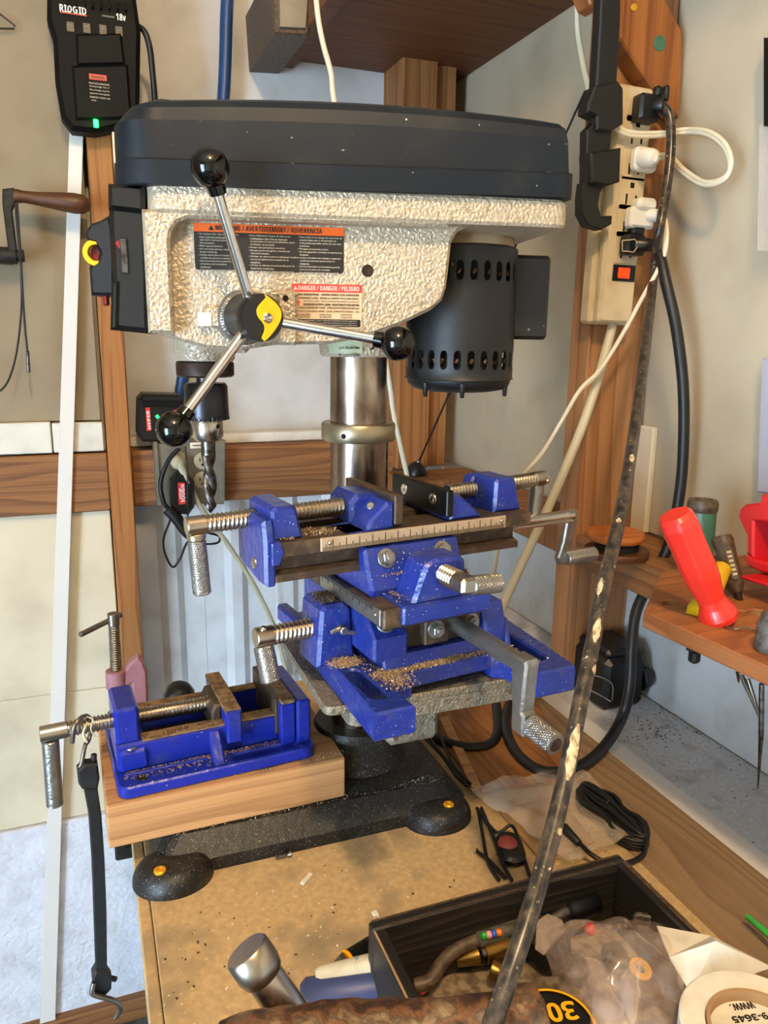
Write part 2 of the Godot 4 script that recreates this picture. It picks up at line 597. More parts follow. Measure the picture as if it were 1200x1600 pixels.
	mat("label_red", Color(0.83, 0.20, 0.15), 0.4)
	mat("label_green", Color(0.66, 0.69, 0.55), 0.45)
	mat("ink_black", Color(0.04, 0.035, 0.03), 0.5)
	mat("ink_pale", Color(0.80, 0.76, 0.68), 0.5)
	mat("ink_white", Color(0.92, 0.92, 0.9), 0.5)
	mat("ink_pink", Color(0.95, 0.75, 0.7), 0.5)
	mat("ink_grey", Color(0.32, 0.32, 0.32), 0.5)
	# vises
	var chips := [[420, 2.0, Color(0.75, 0.75, 0.78)], [160, 1.6, Color(0.95, 0.95, 0.95)]]
	T.blue = dusty_tex(91, Color(0.10, 0.175, 0.50), Color(0.35, 0.33, 0.38), 0.14, chips, 512, 0.014)
	T.blue2 = dusty_tex(93, Color(0.075, 0.15, 0.56), Color(0.40, 0.36, 0.36), 0.13, [[50, 2.0, Color(0.7, 0.7, 0.72)]], 512, 0.01)
	mat("vise_blue", white, 0.33, 0, T.blue, Vector3.ONE * 7.0, T.cast, 0.45)
	mat("small_blue", white, 0.3, 0, T.blue2, Vector3.ONE * 5.0, T.cast, 0.25)
	T.iron = dusty_tex(95, Color(0.25, 0.205, 0.16), Color(0.47, 0.38, 0.27), 0.3, [[120, 1.5, Color(0.7, 0.65, 0.58)]], 512, 0.014)
	mat("iron_brown", white, 0.5, 0.3, T.iron, Vector3.ONE * 7.0)
	mat("dusty_iron", Color(0.52, 0.42, 0.30), 0.75, 0.1, T.grime, Vector3.ONE * 9)
	mat("jaw_black", Color(0.07, 0.072, 0.075), 0.4, 0.5, T.grime, Vector3.ONE * 9)
	mat("ruler", Color(0.74, 0.66, 0.55), 0.4, 0.35, T.mottle, Vector3.ONE * 8)
	# cords, plastics
	mat("cord_black", Color(0.035, 0.035, 0.038), 0.5)
	mat("cord_grey", Color(0.06, 0.06, 0.064), 0.45)
	T.splat = dusty_tex(97, Color(0.11, 0.098, 0.088), Color(0.40, 0.33, 0.25), 0.42, [[420, 3.0, Color(0.56, 0.50, 0.40)], [50, 4.0, Color(0.80, 0.74, 0.60)]], 512, 0.02)
	mat("cord_splattered", white, 0.3, 0.0, T.splat, Vector3.ONE * 9.0)
	mat("dried_paint", Color(0.76, 0.69, 0.54), 0.5, 0, T.grime, Vector3.ONE * 20)
	mat("cord_white", Color(0.83, 0.79, 0.68), 0.45)
	mat("cord_cream", Color(0.74, 0.70, 0.58), 0.45)
	mat("plastic_cream", Color(0.80, 0.73, 0.59), 0.42, 0, T.mottle, Vector3.ONE * 6)
	mat("plastic_white", Color(0.86, 0.85, 0.80), 0.4)
	mat("plastic_dark", Color(0.022, 0.024, 0.022), 0.6, 0, T.fine, Vector3.ONE * 8)
	M.plastic_dark.metallic_specular = 0.3
	mat("plastic_mid", Color(0.032, 0.034, 0.03), 0.6)
	M.plastic_mid.metallic_specular = 0.3
	mat("hook_black", Color(0.035, 0.03, 0.026), 0.55, 0, T.mottle, Vector3.ONE * 6)
	mat("pipe_blue", Color(0.06, 0.22, 0.40), 0.4)
	mat("outlet_metal", Color(0.56, 0.54, 0.49), 0.42, 0.6, T.mottle, Vector3.ONE * 6)
	mat("cast_grey", Color(0.16, 0.15, 0.13), 0.6, 0.4, T.grime, Vector3.ONE * 8)
	mat("pink_paint", Color(0.58, 0.40, 0.43), 0.6, 0, T.mottle, Vector3.ONE * 12)
	mat("rubber", Color(0.075, 0.085, 0.10), 0.6, 0, T.grime, Vector3.ONE * 6)
	mat("wire_steel", Color(0.50, 0.47, 0.42), 0.35, 0.9)
	mat("screw_red", Color(0.84, 0.16, 0.11), 0.28)
	M.screw_red.clearcoat_enabled = true
	M.screw_red.clearcoat = 0.5
	mat("handle_green", Color(0.24, 0.40, 0.31), 0.4, 0, T.mottle, Vector3.ONE * 12)
	mat("handle_brown", Color(0.33, 0.27, 0.21), 0.5, 0, T.grime, Vector3.ONE * 14)
	mat("handle_yellow", Color(0.80, 0.66, 0.08), 0.4)
	mat("red_case", Color(0.78, 0.10, 0.13), 0.35)
	mat("dark_red", Color(0.20, 0.05, 0.05), 0.5)
	mat("grey_plastic", Color(0.62, 0.62, 0.66), 0.5)
	mat("grey_tool", Color(0.33, 0.31, 0.28), 0.5, 0, T.grime, Vector3.ONE * 12)
	T.tray = wood_tex(211, Color(0.07, 0.062, 0.055), Color(0.30, 0.27, 0.235), true, 14.0, 256)
	mat("tray_black", white, 0.5, 0, T.tray, Vector3(2, 8, 8))
	mat("tray_floor", Color(0.54, 0.47, 0.38), 0.8, 0, T.grime, Vector3.ONE * 8)
	T.rusty = noise_tex(221, 0.012, [[0.0, Color(0.12, 0.09, 0.07)], [0.35, Color(0.30, 0.20, 0.13)], [0.5, Color(0.48, 0.33, 0.21)], [0.6, Color(0.34, 0.28, 0.22)], [0.72, Color(0.50, 0.41, 0.30)], [1.0, Color(0.62, 0.55, 0.44)]], 5)
	mat("rust", white, 0.6, 0.2, T.rusty, Vector3.ONE * 7.0, T.cast, 0.8)
	mat("brass", Color(0.55, 0.42, 0.2), 0.3, 0.9, T.mottle, Vector3.ONE * 12)
	mat("handle_blue", Color(0.22, 0.27, 0.45), 0.45, 0, T.mottle, Vector3.ONE * 10)
	mat("marker_white", Color(0.80, 0.78, 0.68), 0.5, 0, T.mottle, Vector3.ONE * 14)
	mat("marker_grey", Color(0.52, 0.57, 0.60), 0.5)
	mat("paper", Color(0.88, 0.86, 0.80), 0.7, 0, T.mottle, Vector3.ONE * 8)
	mat("cardboard", Color(0.66, 0.52, 0.36), 0.75, 0, T.mottle, Vector3.ONE * 6)
	var bag := mat("clear_bag", Color(0.95, 0.86, 0.80, 0.20), 0.12)
	bag.transparency = BaseMaterial3D.TRANSPARENCY_ALPHA
	var film := mat("clear_film", Color(0.85, 0.80, 0.74, 0.34), 0.15)
	film.transparency = BaseMaterial3D.TRANSPARENCY_ALPHA
	mat("bead_green", Color(0.12, 0.62, 0.22), 0.35)
	mat("bead_pink", Color(0.86, 0.58, 0.62), 0.35)
	mat("bead_blue", Color(0.15, 0.35, 0.75), 0.35)
	mat("bead_orange", Color(0.90, 0.48, 0.10), 0.35)
	mat("green_line", Color(0.25, 0.75, 0.30), 0.4)
	mat("shaving", Color(0.62, 0.52, 0.39), 0.7)
	mat("chip_metal", Color(0.85, 0.84, 0.80), 0.3, 0.7)
	mat("crumb_dark", Color(0.16, 0.12, 0.09), 0.8)
	for led in [["led_green", Color(0.1, 1.0, 0.35), 6.0], ["led_red", Color(1.0, 0.16, 0.03), 3.0], ["lamp_glow", Color(1.0, 0.80, 0.55), 6.0]]:
		var m := mat(led[0], led[1], 0.3)
		m.emission_enabled = true
		m.emission = led[1]
		m.emission_energy_multiplier = led[2]


func room() -> void:
	# floor, ceiling and the walls outside the picture
	var f := setting("floor")
	part(f, "slab", MB.new().span(Vector3(-2.2, -0.86, -0.9), Vector3(0.6, -0.80, 2.6), 0), M.floor_grey)
	var c := setting("ceiling")
	part(c, "board", MB.new().span(Vector3(-2.2, 1.45, -0.9), Vector3(0.6, 1.5, 2.6), 0), M.ceiling_board)
	var wl := setting("wall_left")
	part(wl, "panel", MB.new().span(Vector3(-2.1, -0.8, -0.8), Vector3(-2.0, 1.45, 0.95), 0), M.panel_warm)
	part(wl, "panel", MB.new().span(Vector3(-2.1, -0.8, 2.1), Vector3(-2.0, 1.45, 2.5), 0), M.panel_warm)
	part(wl, "panel", MB.new().span(Vector3(-2.1, 0.80, 0.95), Vector3(-2.0, 1.45, 2.1), 0), M.panel_warm)
	var wf := setting("wall_front")
	part(wf, "panel", MB.new().span(Vector3(-2.1, -0.8, 2.4), Vector3(0.55, 1.45, 2.5), 0), M.panel_warm)
	# back wall
	var w := setting("wall_back")
	part(w, "sheathing", MB.new().span(Vector3(-2.1, -0.8, -0.78), Vector3(0.5, 1.45, -0.705), 0), M.panel_cool)
	part(w, "panel", MB.new().span(Vector3(-0.165, 0.25, -0.705), Vector3(0.30, 1.0, -0.698), 0.001), M.panel_cool)
	part(w, "panel", MB.new().span(Vector3(-2.0, 0.30, -0.64), Vector3(-0.207, 1.45, -0.622), 0.001), M.panel_beige_shaded)
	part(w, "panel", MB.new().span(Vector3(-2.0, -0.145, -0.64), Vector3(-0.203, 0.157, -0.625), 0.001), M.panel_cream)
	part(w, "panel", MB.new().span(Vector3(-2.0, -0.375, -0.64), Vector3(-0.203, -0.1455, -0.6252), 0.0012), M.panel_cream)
	part(w, "foundation", MB.new().span(Vector3(-2.0, -0.8, -0.70), Vector3(-0.16, -0.376, -0.618), 0.002), M.concrete)
	part(w, "foundation", MB.new().span(Vector3(-0.16, -0.8, -0.72), Vector3(0.42, -0.376, -0.66), 0.002), M.concrete)
	part(w, "bottom_plate", MB.new().span(Vector3(-2.0, -0.80, -0.66), Vector3(0.3, -0.755, -0.60), 0.003), M.wood_rail)
	part(w, "stud", MB.new().span(Vector3(-0.201, -0.376, -0.70), Vector3(-0.166, 1.45, -0.61), 0.002), M.wood_stud)
	part(w, "rail", MB.new().span(Vector3(-2.0, 0.158, -0.66), Vector3(-0.2015, 0.250, -0.612), 0.002), M.wood_rail)
	part(w, "rail", MB.new().span(Vector3(-0.1655, 0.158, -0.70), Vector3(0.285, 0.250, -0.63), 0.002), M.wood_rail)
	part(w, "trim", MB.new().span(Vector3(-2.0, 0.253, -0.65), Vector3(-0.279, 0.300, -0.613), 0.0015), M.trim_white)
	part(w, "trim", MB.new().span(Vector3(-0.2775, 0.253, -0.65), Vector3(-0.205, 0.298, -0.614), 0.0015), M.trim_white)
	part(w, "trim", MB.new().span(Vector3(-0.165, 0.251, -0.699), Vector3(0.28, 0.268, -0.66), 0.0015), M.trim_white)
	part(w, "post", MB.new().span(Vector3(0.283, 0.20, -0.70), Vector3(0.345, 0.905, -0.612), 0.002), M.wood_post)
	part(w, "post", MB.new().span(Vector3(0.3455, 0.20, -0.70), Vector3(0.385, 0.905, -0.625), 0.002), M.wood_post)
	# ribbed siding sheets
	for sh in [[-0.165, -0.052], [-0.0515, 0.130], [0.1305, 0.419]]:
		var rib := PackedVector2Array([Vector2(sh[0], -0.7045)])
		var x: float = sh[0]
		var k := 0
		while x < sh[1] - 0.004:
			for q in [[0.0, -0.692], [0.036, -0.692], [0.048, -0.680], [0.066, -0.680], [0.078, -0.692]]:
				if x + q[0] < sh[1] - 0.002:
					rib.append(Vector2(x + q[0], q[1]))
			x += 0.094
			k += 1
		rib.append(Vector2(sh[1], rib[-1].y))
		rib.append(Vector2(sh[1], -0.7045))
		part(w, "siding_sheet", MB.new().slab(rib, -0.376, 0.1565, 0.0), M.siding_white)
	# right wall
	var r := setting("wall_right")
	part(r, "sheathing", MB.new().span(Vector3(0.421, -0.8, -0.78), Vector3(0.50, 1.45, 2.5), 0), M.panel_warm)
	part(r, "panel", MB.new().span(Vector3(0.418, 0.199, -0.70), Vector3(0.4215, 1.45, -0.168), 0.0008), M.panel_warm)
	part(r, "panel", MB.new().span(Vector3(0.418, 0.199, -0.1295), Vector3(0.4215, 1.45, 2.4), 0.0008), M.panel_warm)
	part(r, "panel", MB.new().span(Vector3(0.418, -0.012, -0.70), Vector3(0.4215, 0.157, 2.4), 0.0008), M.siding_white)
	part(r, "trim", MB.new().span(Vector3(0.410, 0.1985, -0.1290), Vector3(0.4178, 0.33, -0.100), 0.0015), M.panel_cream)
	part(r, "stud", MB.new().span(Vector3(0.33, -0.012, -0.168), Vector3(0.418, 1.45, -0.130), 0.0015), M.wood_fir)
	# the blocking and the sill run along z: drawn along x and turned
	var bl := part(r, "blocking", MB.new().span(Vector3(-1.2, 0.158, 0.33), Vector3(0.1295, 0.197, 0.418), 0.002), M.wood_rail)
	bl.rotation_degrees.y = 90
	bl.position = Vector3(0, 0, 0)
	bl.rotation_degrees.y = 90
	var bl2 := part(r, "blocking", MB.new().span(Vector3(0.169, 0.158, 0.34), Vector3(0.61, 0.197, 0.418), 0.002), M.wood_post)
	bl2.rotation_degrees.y = 90
	part(r, "sill", MB.new().span(Vector3(0.305, -0.10, -0.69), Vector3(0.419, -0.012, 2.4), 0.002), M.ledge_white)
	part(r, "sill_edge", MB.new().span(Vector3(0.277, -0.10, -0.69), Vector3(0.3045, -0.003, 2.4), 0.0025), M.strip_white)
	part(r, "foundation", MB.new().span(Vector3(0.30, -0.80, -0.69), Vector3(0.419, -0.10, 2.4), 0.002), M.concrete)


func overhead_shelf() -> void:
	# the shelf that the diagonal brace carries, above the picture
	var s := thing("brace_shelf", "long board shelf on the right wall carried by the diagonal brace", "shelf", Vector3(0.418, 0.95, 0.4))
	var b := part(s, "board", MB.new().span(Vector3(-1.3, 0.950, 0.20), Vector3(0.13, 0.972, 0.4178), 0.001), M.wood_shelf)
	b.rotation_degrees.y = 90


func ceiling_lamp() -> void:
	var p := Vector3(-0.22, 1.28, 0.92)
	var l := thing("ceiling_lamp", "bare warm bulb in a white holder on the ceiling", "lamp", p + Vector3(0, 0.15, 0))
	part(l, "holder", MB.new().turned([Vector2(0, 0), Vector2(0.02, 0), Vector2(0.022, 0.03), Vector2(0.05, 0.07), Vector2(0.05, 0.085), Vector2(0, 0.085)], p + Vector3(0, 0.065, 0), p + Vector3(0, 0.15, 0)), M.plastic_white)
	part(l, "bulb", MB.new().ball(p + Vector3(0, 0.03, 0), 0.04), M.lamp_glow)
	var o := OmniLight3D.new()
	o.name = "bulb_light"
	o.position = p + Vector3(0, 0.03, 0)
	o.light_color = Color(1.0, 0.86, 0.67)
	o.light_energy = 1.3
	o.light_size = 0.04
	o.omni_range = 8.0
	o.omni_attenuation = 2.0
	o.shadow_enabled = true
	add_child(o)


func outline(x0: float, x1: float, hz: float, rl: float, rr: float) -> PackedVector2Array:
	# plan of the head: big rounded front corners, small rear ones (x, z)
	var p := PackedVector2Array()
	for c in [[x1 - rr, -hz + rr, -PI / 2, rr], [x1 - rr, hz - rr, 0.0, rr], [x0 + rl, hz - rl, PI / 2, rl], [x0 + rl, -hz + rl, PI, rl]]:
		for i in 7:
			p.append(Vector2(c[0], c[1]) + Vector2.from_angle(c[2] + PI / 2 * i / 6) * c[3])
	return p


func press_base() -> void:
	var press := thing("drill_press", "grey bench drill press with dark blue belt cover and cream cast head", "drill press")
	set_meta("press", press)
	# base plate: sloped slab on low rounded feet
	var b := MB.new()
	var lo := rrect(-0.200, -0.082, 0.084, 0.082, 0.016)
	var hi := rrect(-0.186, -0.066, 0.070, 0.066, 0.016)
	for i in lo.size():
		var j := (i + 1) % lo.size()
		var A := Vector3(lo[i].x, 0, lo[i].y)
		var B := Vector3(lo[j].x, 0, lo[j].y)
		var A1 := Vector3(lo[i].x, 0.012, lo[i].y)
		var B1 := Vector3(lo[j].x, 0.012, lo[j].y)
		var A2 := Vector3(lerpf(lo[i].x, hi[i].x, 0.7), 0.024, lerpf(lo[i].y, hi[i].y, 0.7))
		var B2 := Vector3(lerpf(lo[j].x, hi[j].x, 0.7), 0.024, lerpf(lo[j].y, hi[j].y, 0.7))
		var A3 := Vector3(hi[i].x, 0.0285, hi[i].y)
		var B3 := Vector3(hi[j].x, 0.0285, hi[j].y)
		var o := Vector3(lo[i].x + 0.06, 0.02, lo[i].y).normalized()
		b.quad(A, B, B1, A1, o)
		b.quad(A1, B1, B2, A2, o)
		b.quad(A2, B2, B3, A3, o + Vector3.UP)
		b.flat(A3, B3, Vector3(-0.06, 0.0285, 0), Vector3.UP)
		b.flat(A, B, Vector3(-0.06, 0, 0), Vector3.DOWN)
	for c in [[-0.185, 0.083], [0.052, 0.083], [-0.185, -0.083], [0.052, -0.083]]:
		var s := signf(c[1])
		b.lathe([Vector2(0.0270, 0.0), Vector2(0.0268, 0.005), Vector2(0.0258, 0.009), Vector2(0.0238, 0.0128), Vector2(0.0205, 0.0158), Vector2(0.016, 0.0174), Vector2(0, 0.0178)], 36, Transform3D(Basis.from_scale(Vector3(1.2, 1, 1)), Vector3(c[0], 0, c[1] - s * 0.004)))
	b.lathe([Vector2(0.068, 0.026), Vector2(0.062, 0.031), Vector2(0.048, 0.035), Vector2(0.044, 0.042), Vector2(0.043, 0.066), Vector2(0.040, 0.072), Vector2(0.024, 0.072)], 36)
	var base := part(press, "base", b, M.base_black)
	for p in [Vector3(-0.196, 0.0178, 0.0906), Vector3(0.0587, 0.0178, 0.0883)]:
		part(base, "screw", MB.new().turned([Vector2(0, -0.001), Vector2(0.0048, -0.001), Vector2(0.0048, 0.0006), Vector2(0.0040, 0.0014), Vector2(0.0022, 0.0014), Vector2(0.0018, 0.0004), Vector2(0, 0.0004)], p, p + Vector3.UP, 16), M.brass_yellow, 0, "yellow star-drive screw")
	# column with its ring
	part(press, "column", MB.new().lathe([Vector2(0.025, 0.06), Vector2(0.025, 0.45)], 48), M.steel_column)
	var ring := part(press, "column_ring", MB.new().lathe([Vector2(0.025, 0.3435), Vector2(0.0322, 0.3435), Vector2(0.033, 0.3445), Vector2(0.033, 0.3575), Vector2(0.0318, 0.359), Vector2(0.025, 0.359)], 48), M.bronze_grey)
	var sd := Vector3(-0.66, 0, 0.75).normalized()
	part(ring, "set_screw", MB.new().cyl(sd * 0.031 + Vector3(0, 0.350, 0), sd * 0.0334 + Vector3(0, 0.350, 0), 0.0024), M.hole_dark)
	part(press, "rack", MB.new().span(Vector3(0.0235, 0.18, -0.005), Vector3(0.0275, 0.3435, 0.004), 0.0005), M.steel_dark)
	# table with its arm
	var tb := MB.new()
	tb.slab(rrect(-0.084, 0.030, 0.084, 0.176, 0.007), 0.1735, 0.180, 0.0012)
	tb.slab(rrect(-0.066, 0.036, 0.078, 0.1755, 0.008), 0.161, 0.1745, 0.0015)
	tb.slab(rrect(-0.050, 0.05, 0.050, 0.150, 0.02), 0.150, 0.162, 0.002)
	part(press, "table", tb, M.table_grey)
	var arm := MB.new()
	arm.lathe([Vector2(0.0255, 0.10), Vector2(0.038, 0.10), Vector2(0.0395, 0.102), Vector2(0.0395, 0.172), Vector2(0.038, 0.175), Vector2(0.0255, 0.175)], 32)
	arm.span(Vector3(-0.022, 0.118, 0.03), Vector3(0.022, 0.152, 0.14), 0.004)
	arm.cyl(Vector3(-0.05, 0.135, 0.0), Vector3(-0.036, 0.135, 0.0), 0.008)
	part(press, "table_arm", arm, M.table_grey)


func head_part(called: String, mb: MB, m: Material, label := "") -> MeshInstance3D:
	return part(get_meta("press"), called, mb, m, HEAD_TURN, label)


func press_head() -> void:
	# belt cover: lofted plan, bulging sides, crowned top
	var c := MB.new()
	var rows := []
	for lv in [[0.5335, 0.0, 0], [0.5345, -0.0008, 0], [0.5495, 0.0, 0], [0.5506, 0.0012, 1], [0.5512, 0.0052, 1], [0.575, 0.0068, 1], [0.5830, 0.0085, 1], [0.5872, 0.0125, 1], [0.5905, 0.022, 1], [0.5945, 0.042, 1]]:
		var row := []
		var base := outline(-0.186, 0.1505, 0.098, 0.034, 0.012)
		var dense := PackedVector2Array()
		for i in base.size():
			var a := base[i]
			var d := base[(i + 1) % base.size()]
			var n := maxi(1, int(a.distance_to(d) / 0.005))
			for k in n:
				dense.append(a.lerp(d, float(k) / n))
		for p in dense:
			var bulge := smoothstep(-0.164, -0.157, p.x) if lv[2] == 1 else 0.0
			var inset: float = lv[1]
			if lv[2] == 1 and lv[1] < 0.0085:
				inset = lerpf(lv[1] * 0.2, lv[1], bulge)
			var q := Vector2(clampf(p.x, -0.186 + inset, 0.1505 - inset), clampf(p.y, -0.098 + inset, 0.098 - inset))
			# rounded corners shrink with the inset
			var cx := clampf(p.x, -0.186 + 0.034, 0.1505 - 0.012)
			var cz := clampf(p.y, -0.098 + 0.034, 0.098 - 0.034)
			if p.x < -0.152 and absf(p.y) > 0.064:
				q = Vector2(cx, cz) + (p - Vector2(cx, cz)) * maxf(0.0, 1.0 - inset / 0.034)
			var rise := (float(lv[0]) - 0.55) / 0.045
			var y: float = lv[0] + maxf(rise, 0.0) * 0.0085 * (1.0 - pow((q.x - 0.0) / 0.17, 2.0)) + 0.004 * clampf((q.x + 0.16) / 0.3, 0, 1) * (1.0 - clampf(rise, 0, 1))
			row.append(Vector3(q.x, y, q.y))
		rows.append(row)
	for r in rows.size() - 1:
		var w: int = rows[r].size()
		for i in w:
			var j := (i + 1) % w
			var A: Vector3 = rows[r][i]
			var o := Vector3(A.x, 0, A.z * 2.0).normalized() + Vector3.UP * (0.0 if r < 5 else 0.8)
			var nv := []
			for q in [i, j]:
				var along: Vector3 = rows[r][(q + 1) % w] - rows[r][(q + w - 1) % w]
				var rise2: Vector3 = rows[r + 1][q] - rows[r][q]
				var nn := along.cross(rise2).normalized()
				nv.append(nn if nn.dot(o) >= 0 else -nn)
			c.tri(A, rows[r][j], rows[r + 1][j], nv[0], nv[1], nv[1])
			c.tri(A, rows[r + 1][j], rows[r + 1][i], nv[0], nv[1], nv[0])
	var top: Array = rows[-1]
	var flatp := PackedVector2Array()
	for p in top:
		flatp.append(Vector2(p.x, p.z))
	var mid := top.size()
	var cen := Vector3(-0.018, 0.606, 0)
	for i in mid:
		c.flat(top[i], top[(i + 1) % mid], cen, Vector3.UP)
		c.flat(rows[0][i], rows[0][(i + 1) % mid], Vector3(-0.018, 0.535, 0), Vector3.DOWN)
	var cover := head_part("belt_cover", c, M.cover_blue)
	part(cover, "badge", MB.new().box(Vector3(-0.1868, 0.560, 0.03), Vector3(0.002, 0.03, 0.05), 0.0006), M.label_paper)
	# cast head: lip and front rib flush, body set back, quill housing and column socket
	var h := MB.new()
	h.slab(outline(-0.163, 0.149, 0.0925, 0.012, 0.012), 0.5165, 0.5365, 0.0022)
	for s in [-1.0, 1.0]:
		var fr := poly([-0.166, 0.434, -0.148, 0.434, -0.148, 0.497, -0.1465, 0.5045, -0.142, 0.5105, -0.135, 0.5135, 0.055, 0.5140, 0.055, 0.5185, -0.166, 0.5185])
		h.prism(fr, 0.066 if s > 0 else -0.0905, 0.0905 if s > 0 else -0.066, 0.0022)
	var body := poly([-0.164, 0.435, -0.150, 0.430, -0.126, 0.4235, -0.100, 0.4225, -0.075, 0.4265, -0.034, 0.4275, -0.006, 0.433, 0.022, 0.443, 0.046, 0.454, 0.055, 0.462, 0.058, 0.472, 0.061, 0.505, 0.066, 0.5135, 0.076, 0.5175, 0.076, 0.522, -0.164, 0.522])
	h.prism(body, -0.076, 0.076, 0.0025)
	h.lathe([Vector2(0.0, 0.412), Vector2(0.0240, 0.412), Vector2(0.0252, 0.414), Vector2(0.0262, 0.45)], 32, Transform3D(Basis(), Vector3(-0.1315, 0, 0)))
	h.box(Vector3(-0.113, 0.435, 0.05), Vector3(0.05, 0.030, 0.05), 0.010)
	h.lathe([Vector2(0.0255, 0.4165), Vector2(0.0325, 0.4165), Vector2(0.0338, 0.4185), Vector2(0.037, 0.445)], 36)
	# boss right of the hub
	h.box(Vector3(-0.0655, 0.4465, 0.078), Vector3(0.016, 0.040, 0.008), 0.003)
	h.box(Vector3(-0.118, 0.4465, 0.0775), Vector3(0.02, 0.016, 0.006), 0.002)
	var head := head_part("head_casting", h, M.casting)
	part(head, "bolt_hole", MB.new().cyl(Vector3(-0.0043, 0.4824, 0.0755), Vector3(-0.0043, 0.4824, 0.0755) + Vector3(0, 0, 0.002), 0.0046, 0.0042), M.rust_brown)
	part(head, "bolt_hole", MB.new().cyl(Vector3(-0.0668, 0.4608, 0.0815), Vector3(-0.0668, 0.4608, 0.0815) + Vector3(0, 0, 0.0012), 0.0022), M.hole_dark)
	part(head, "socket_screw", MB.new().cyl(Vector3(0.0055, 0.4261, 0.028), Vector3(0.0055, 0.4261, 0.028) + Vector3(0, 0, 0.006), 0.0038), M.steel_dark)
	part(head, "depth_pointer", MB.new().box(Vector3(-0.1262, 0.4446, 0.081), Vector3(0.010, 0.010, 0.0015), 0.0005), M.plastic_white, 0, "white depth pointer plate")
	part(head, "stop_rod", MB.new().cyl(Vector3(-0.0687, 0.4318, 0.07), Vector3(-0.0686, 0.4394, 0.07), 0.0032), M.handle_brown)
	# specification sticker on the socket
	var st := MB.new()
	st.lathe([Vector2(0.0351, 0.4195), Vector2(0.0378, 0.444)], 8, Transform3D(), 1.62, 2.5)
	var green := part(head, "specification_label", st, M.label_green)
	letters(green, "rpm Maximum", Vector3(-0.0134, 0.424, 0.0365) + Vector3(0, 0, 0.002), 0.0032, 0.019, M.ink_black, Basis(Vector3.UP, 0.35), false)
	letters(green, "de laser 1.5 Mw", Vector3(-0.0134, 0.4193, 0.0365) + Vector3(0, -0.0005, 0.002), 0.0030, 0.019, M.ink_black, Basis(Vector3.UP, 0.35), false)
	# warning label
	var zf := 0.0762
	var a := Vector3(-0.1319, 0.5123, 0.0764)
	var e := Vector3(-0.0225, 0.4796, 0.0764)
	var wl := head_part("warning_label", MB.new().prism(rrect(a.x, e.y, e.x, a.y, 0.003), zf, zf + 0.0006, 0.0002), M.label_black)
	var band := part(wl, "heading_band", MB.new().prism(poly([a.x, a.y - 0.0058, e.x, a.y - 0.0058, e.x, a.y, a.x, a.y]), zf + 0.0006, zf + 0.0009, 0), M.label_orange)
	var zt := zf + 0.0012
	letters(wl, "⚠ WARNING / AVERTISSEMENT / ADVERENCIA".replace("⚠ ", ""), Vector3(lerpf(a.x, e.x, 0.495), a.y - 0.0029, zt), 0.0034, 0.078, M.ink_black)
	part(wl, "warning_triangle", MB.new().prism(poly([a.x + 0.0105, a.y - 0.0048, a.x + 0.0145, a.y - 0.0048, a.x + 0.0125, a.y - 0.0012]), zf + 0.0008, zt, 0), M.ink_black)
	band.set_meta("label", "orange heading band")
	var cols := [
		["• To reduce the risk of injury, user", "must read and understand", "operator's manual before using", "this product.", "• Wear eye protection.", "• Do not wear gloves, necktie, or", "loose clothing.", "• Clamp work piece or brace against", "column to prevent rotation.", "• Use recommended speed for drill", "accessory and workpiece", "material.", "• Do not adjust speed until drill", "comes to a complete stop."],
		["• Pour réduire le risque de blessures,", "l'utilisateur doit lire le manuel", "comprendre le manuel d'utilisation avant", "d'utiliser ce produit.", "• Porter une protection oculaire.", "• Ne pas porter de gants, cravates ou", "vêtements amples.", "• Utiliser un serre-joint ou bloquer la pièce", "contre la colonne pour empêcher la", "rotation.", "• Utiliser la vitesse recommandée pour le", "foret et le matériau.", "• Ne pas ajuster la vitesse avant que le", "foret ne tourne plus."],
		["• Para reducir el riesgo de lesiones, el", "usuario debe leer y comprender el", "manual del operador antes de usar este", "producto.", "• Póngase protección ocular.", "• No use guantes, corbatas ni vestimenta", "holgada.", "• Asegure la pieza de trabajo o apóyela", "contra la columna para evitar su", "rotación.", "• Use la velocidad recomendada para la", "broca y la pieza de trabajo.", "• No ajuste la velocidad hasta que la", "broca no se detenga completamente."]]
	for ci in 3:
		for li in 14:
			var s: String = cols[ci][li]
			var wd := 0.0325 * s.length() / 40.0
			letters(wl, s, Vector3(a.x + 0.0028 + 0.0362 * ci + wd / 2 + (0.0 if s.begins_with("•") else 0.0012), a.y - 0.0076 - li * 0.00208, zt), 0.00135, wd, M.ink_pale, Basis(), false)
	# danger label
	a = Vector3(-0.0616, 0.4717, 0.0764)
	e = Vector3(-0.0086, 0.4393, 0.0764)
	var dl := head_part("danger_label", MB.new().prism(rrect(a.x, e.y, e.x, a.y, 0.0015), zf, zf + 0.0006, 0.0002), M.label_paper)
	part(dl, "heading_band", MB.new().prism(poly([a.x, a.y - 0.0058, e.x, a.y - 0.0058, e.x, a.y, a.x, a.y]), zf + 0.0006, zf + 0.0009, 0), M.label_red)
	part(dl, "notice_band", MB.new().prism(rrect(a.x + 0.001, e.y + 0.0012, e.x - 0.001, e.y + 0.0068, 0.001), zf + 0.0006, zf + 0.0009, 0), M.label_black)
	letters(dl, "DANGER / DANGER / PELIGRO", Vector3((a.x + e.x) / 2 + 0.0012, a.y - 0.0029, zt), 0.0034, 0.046, M.ink_pink)
	part(dl, "warning_triangle", MB.new().prism(poly([a.x + 0.001, a.y - 0.0044, a.x + 0.004, a.y - 0.0044, a.x + 0.0025, a.y - 0.0014]), zf + 0.0008, zt, 0), M.ink_pink)
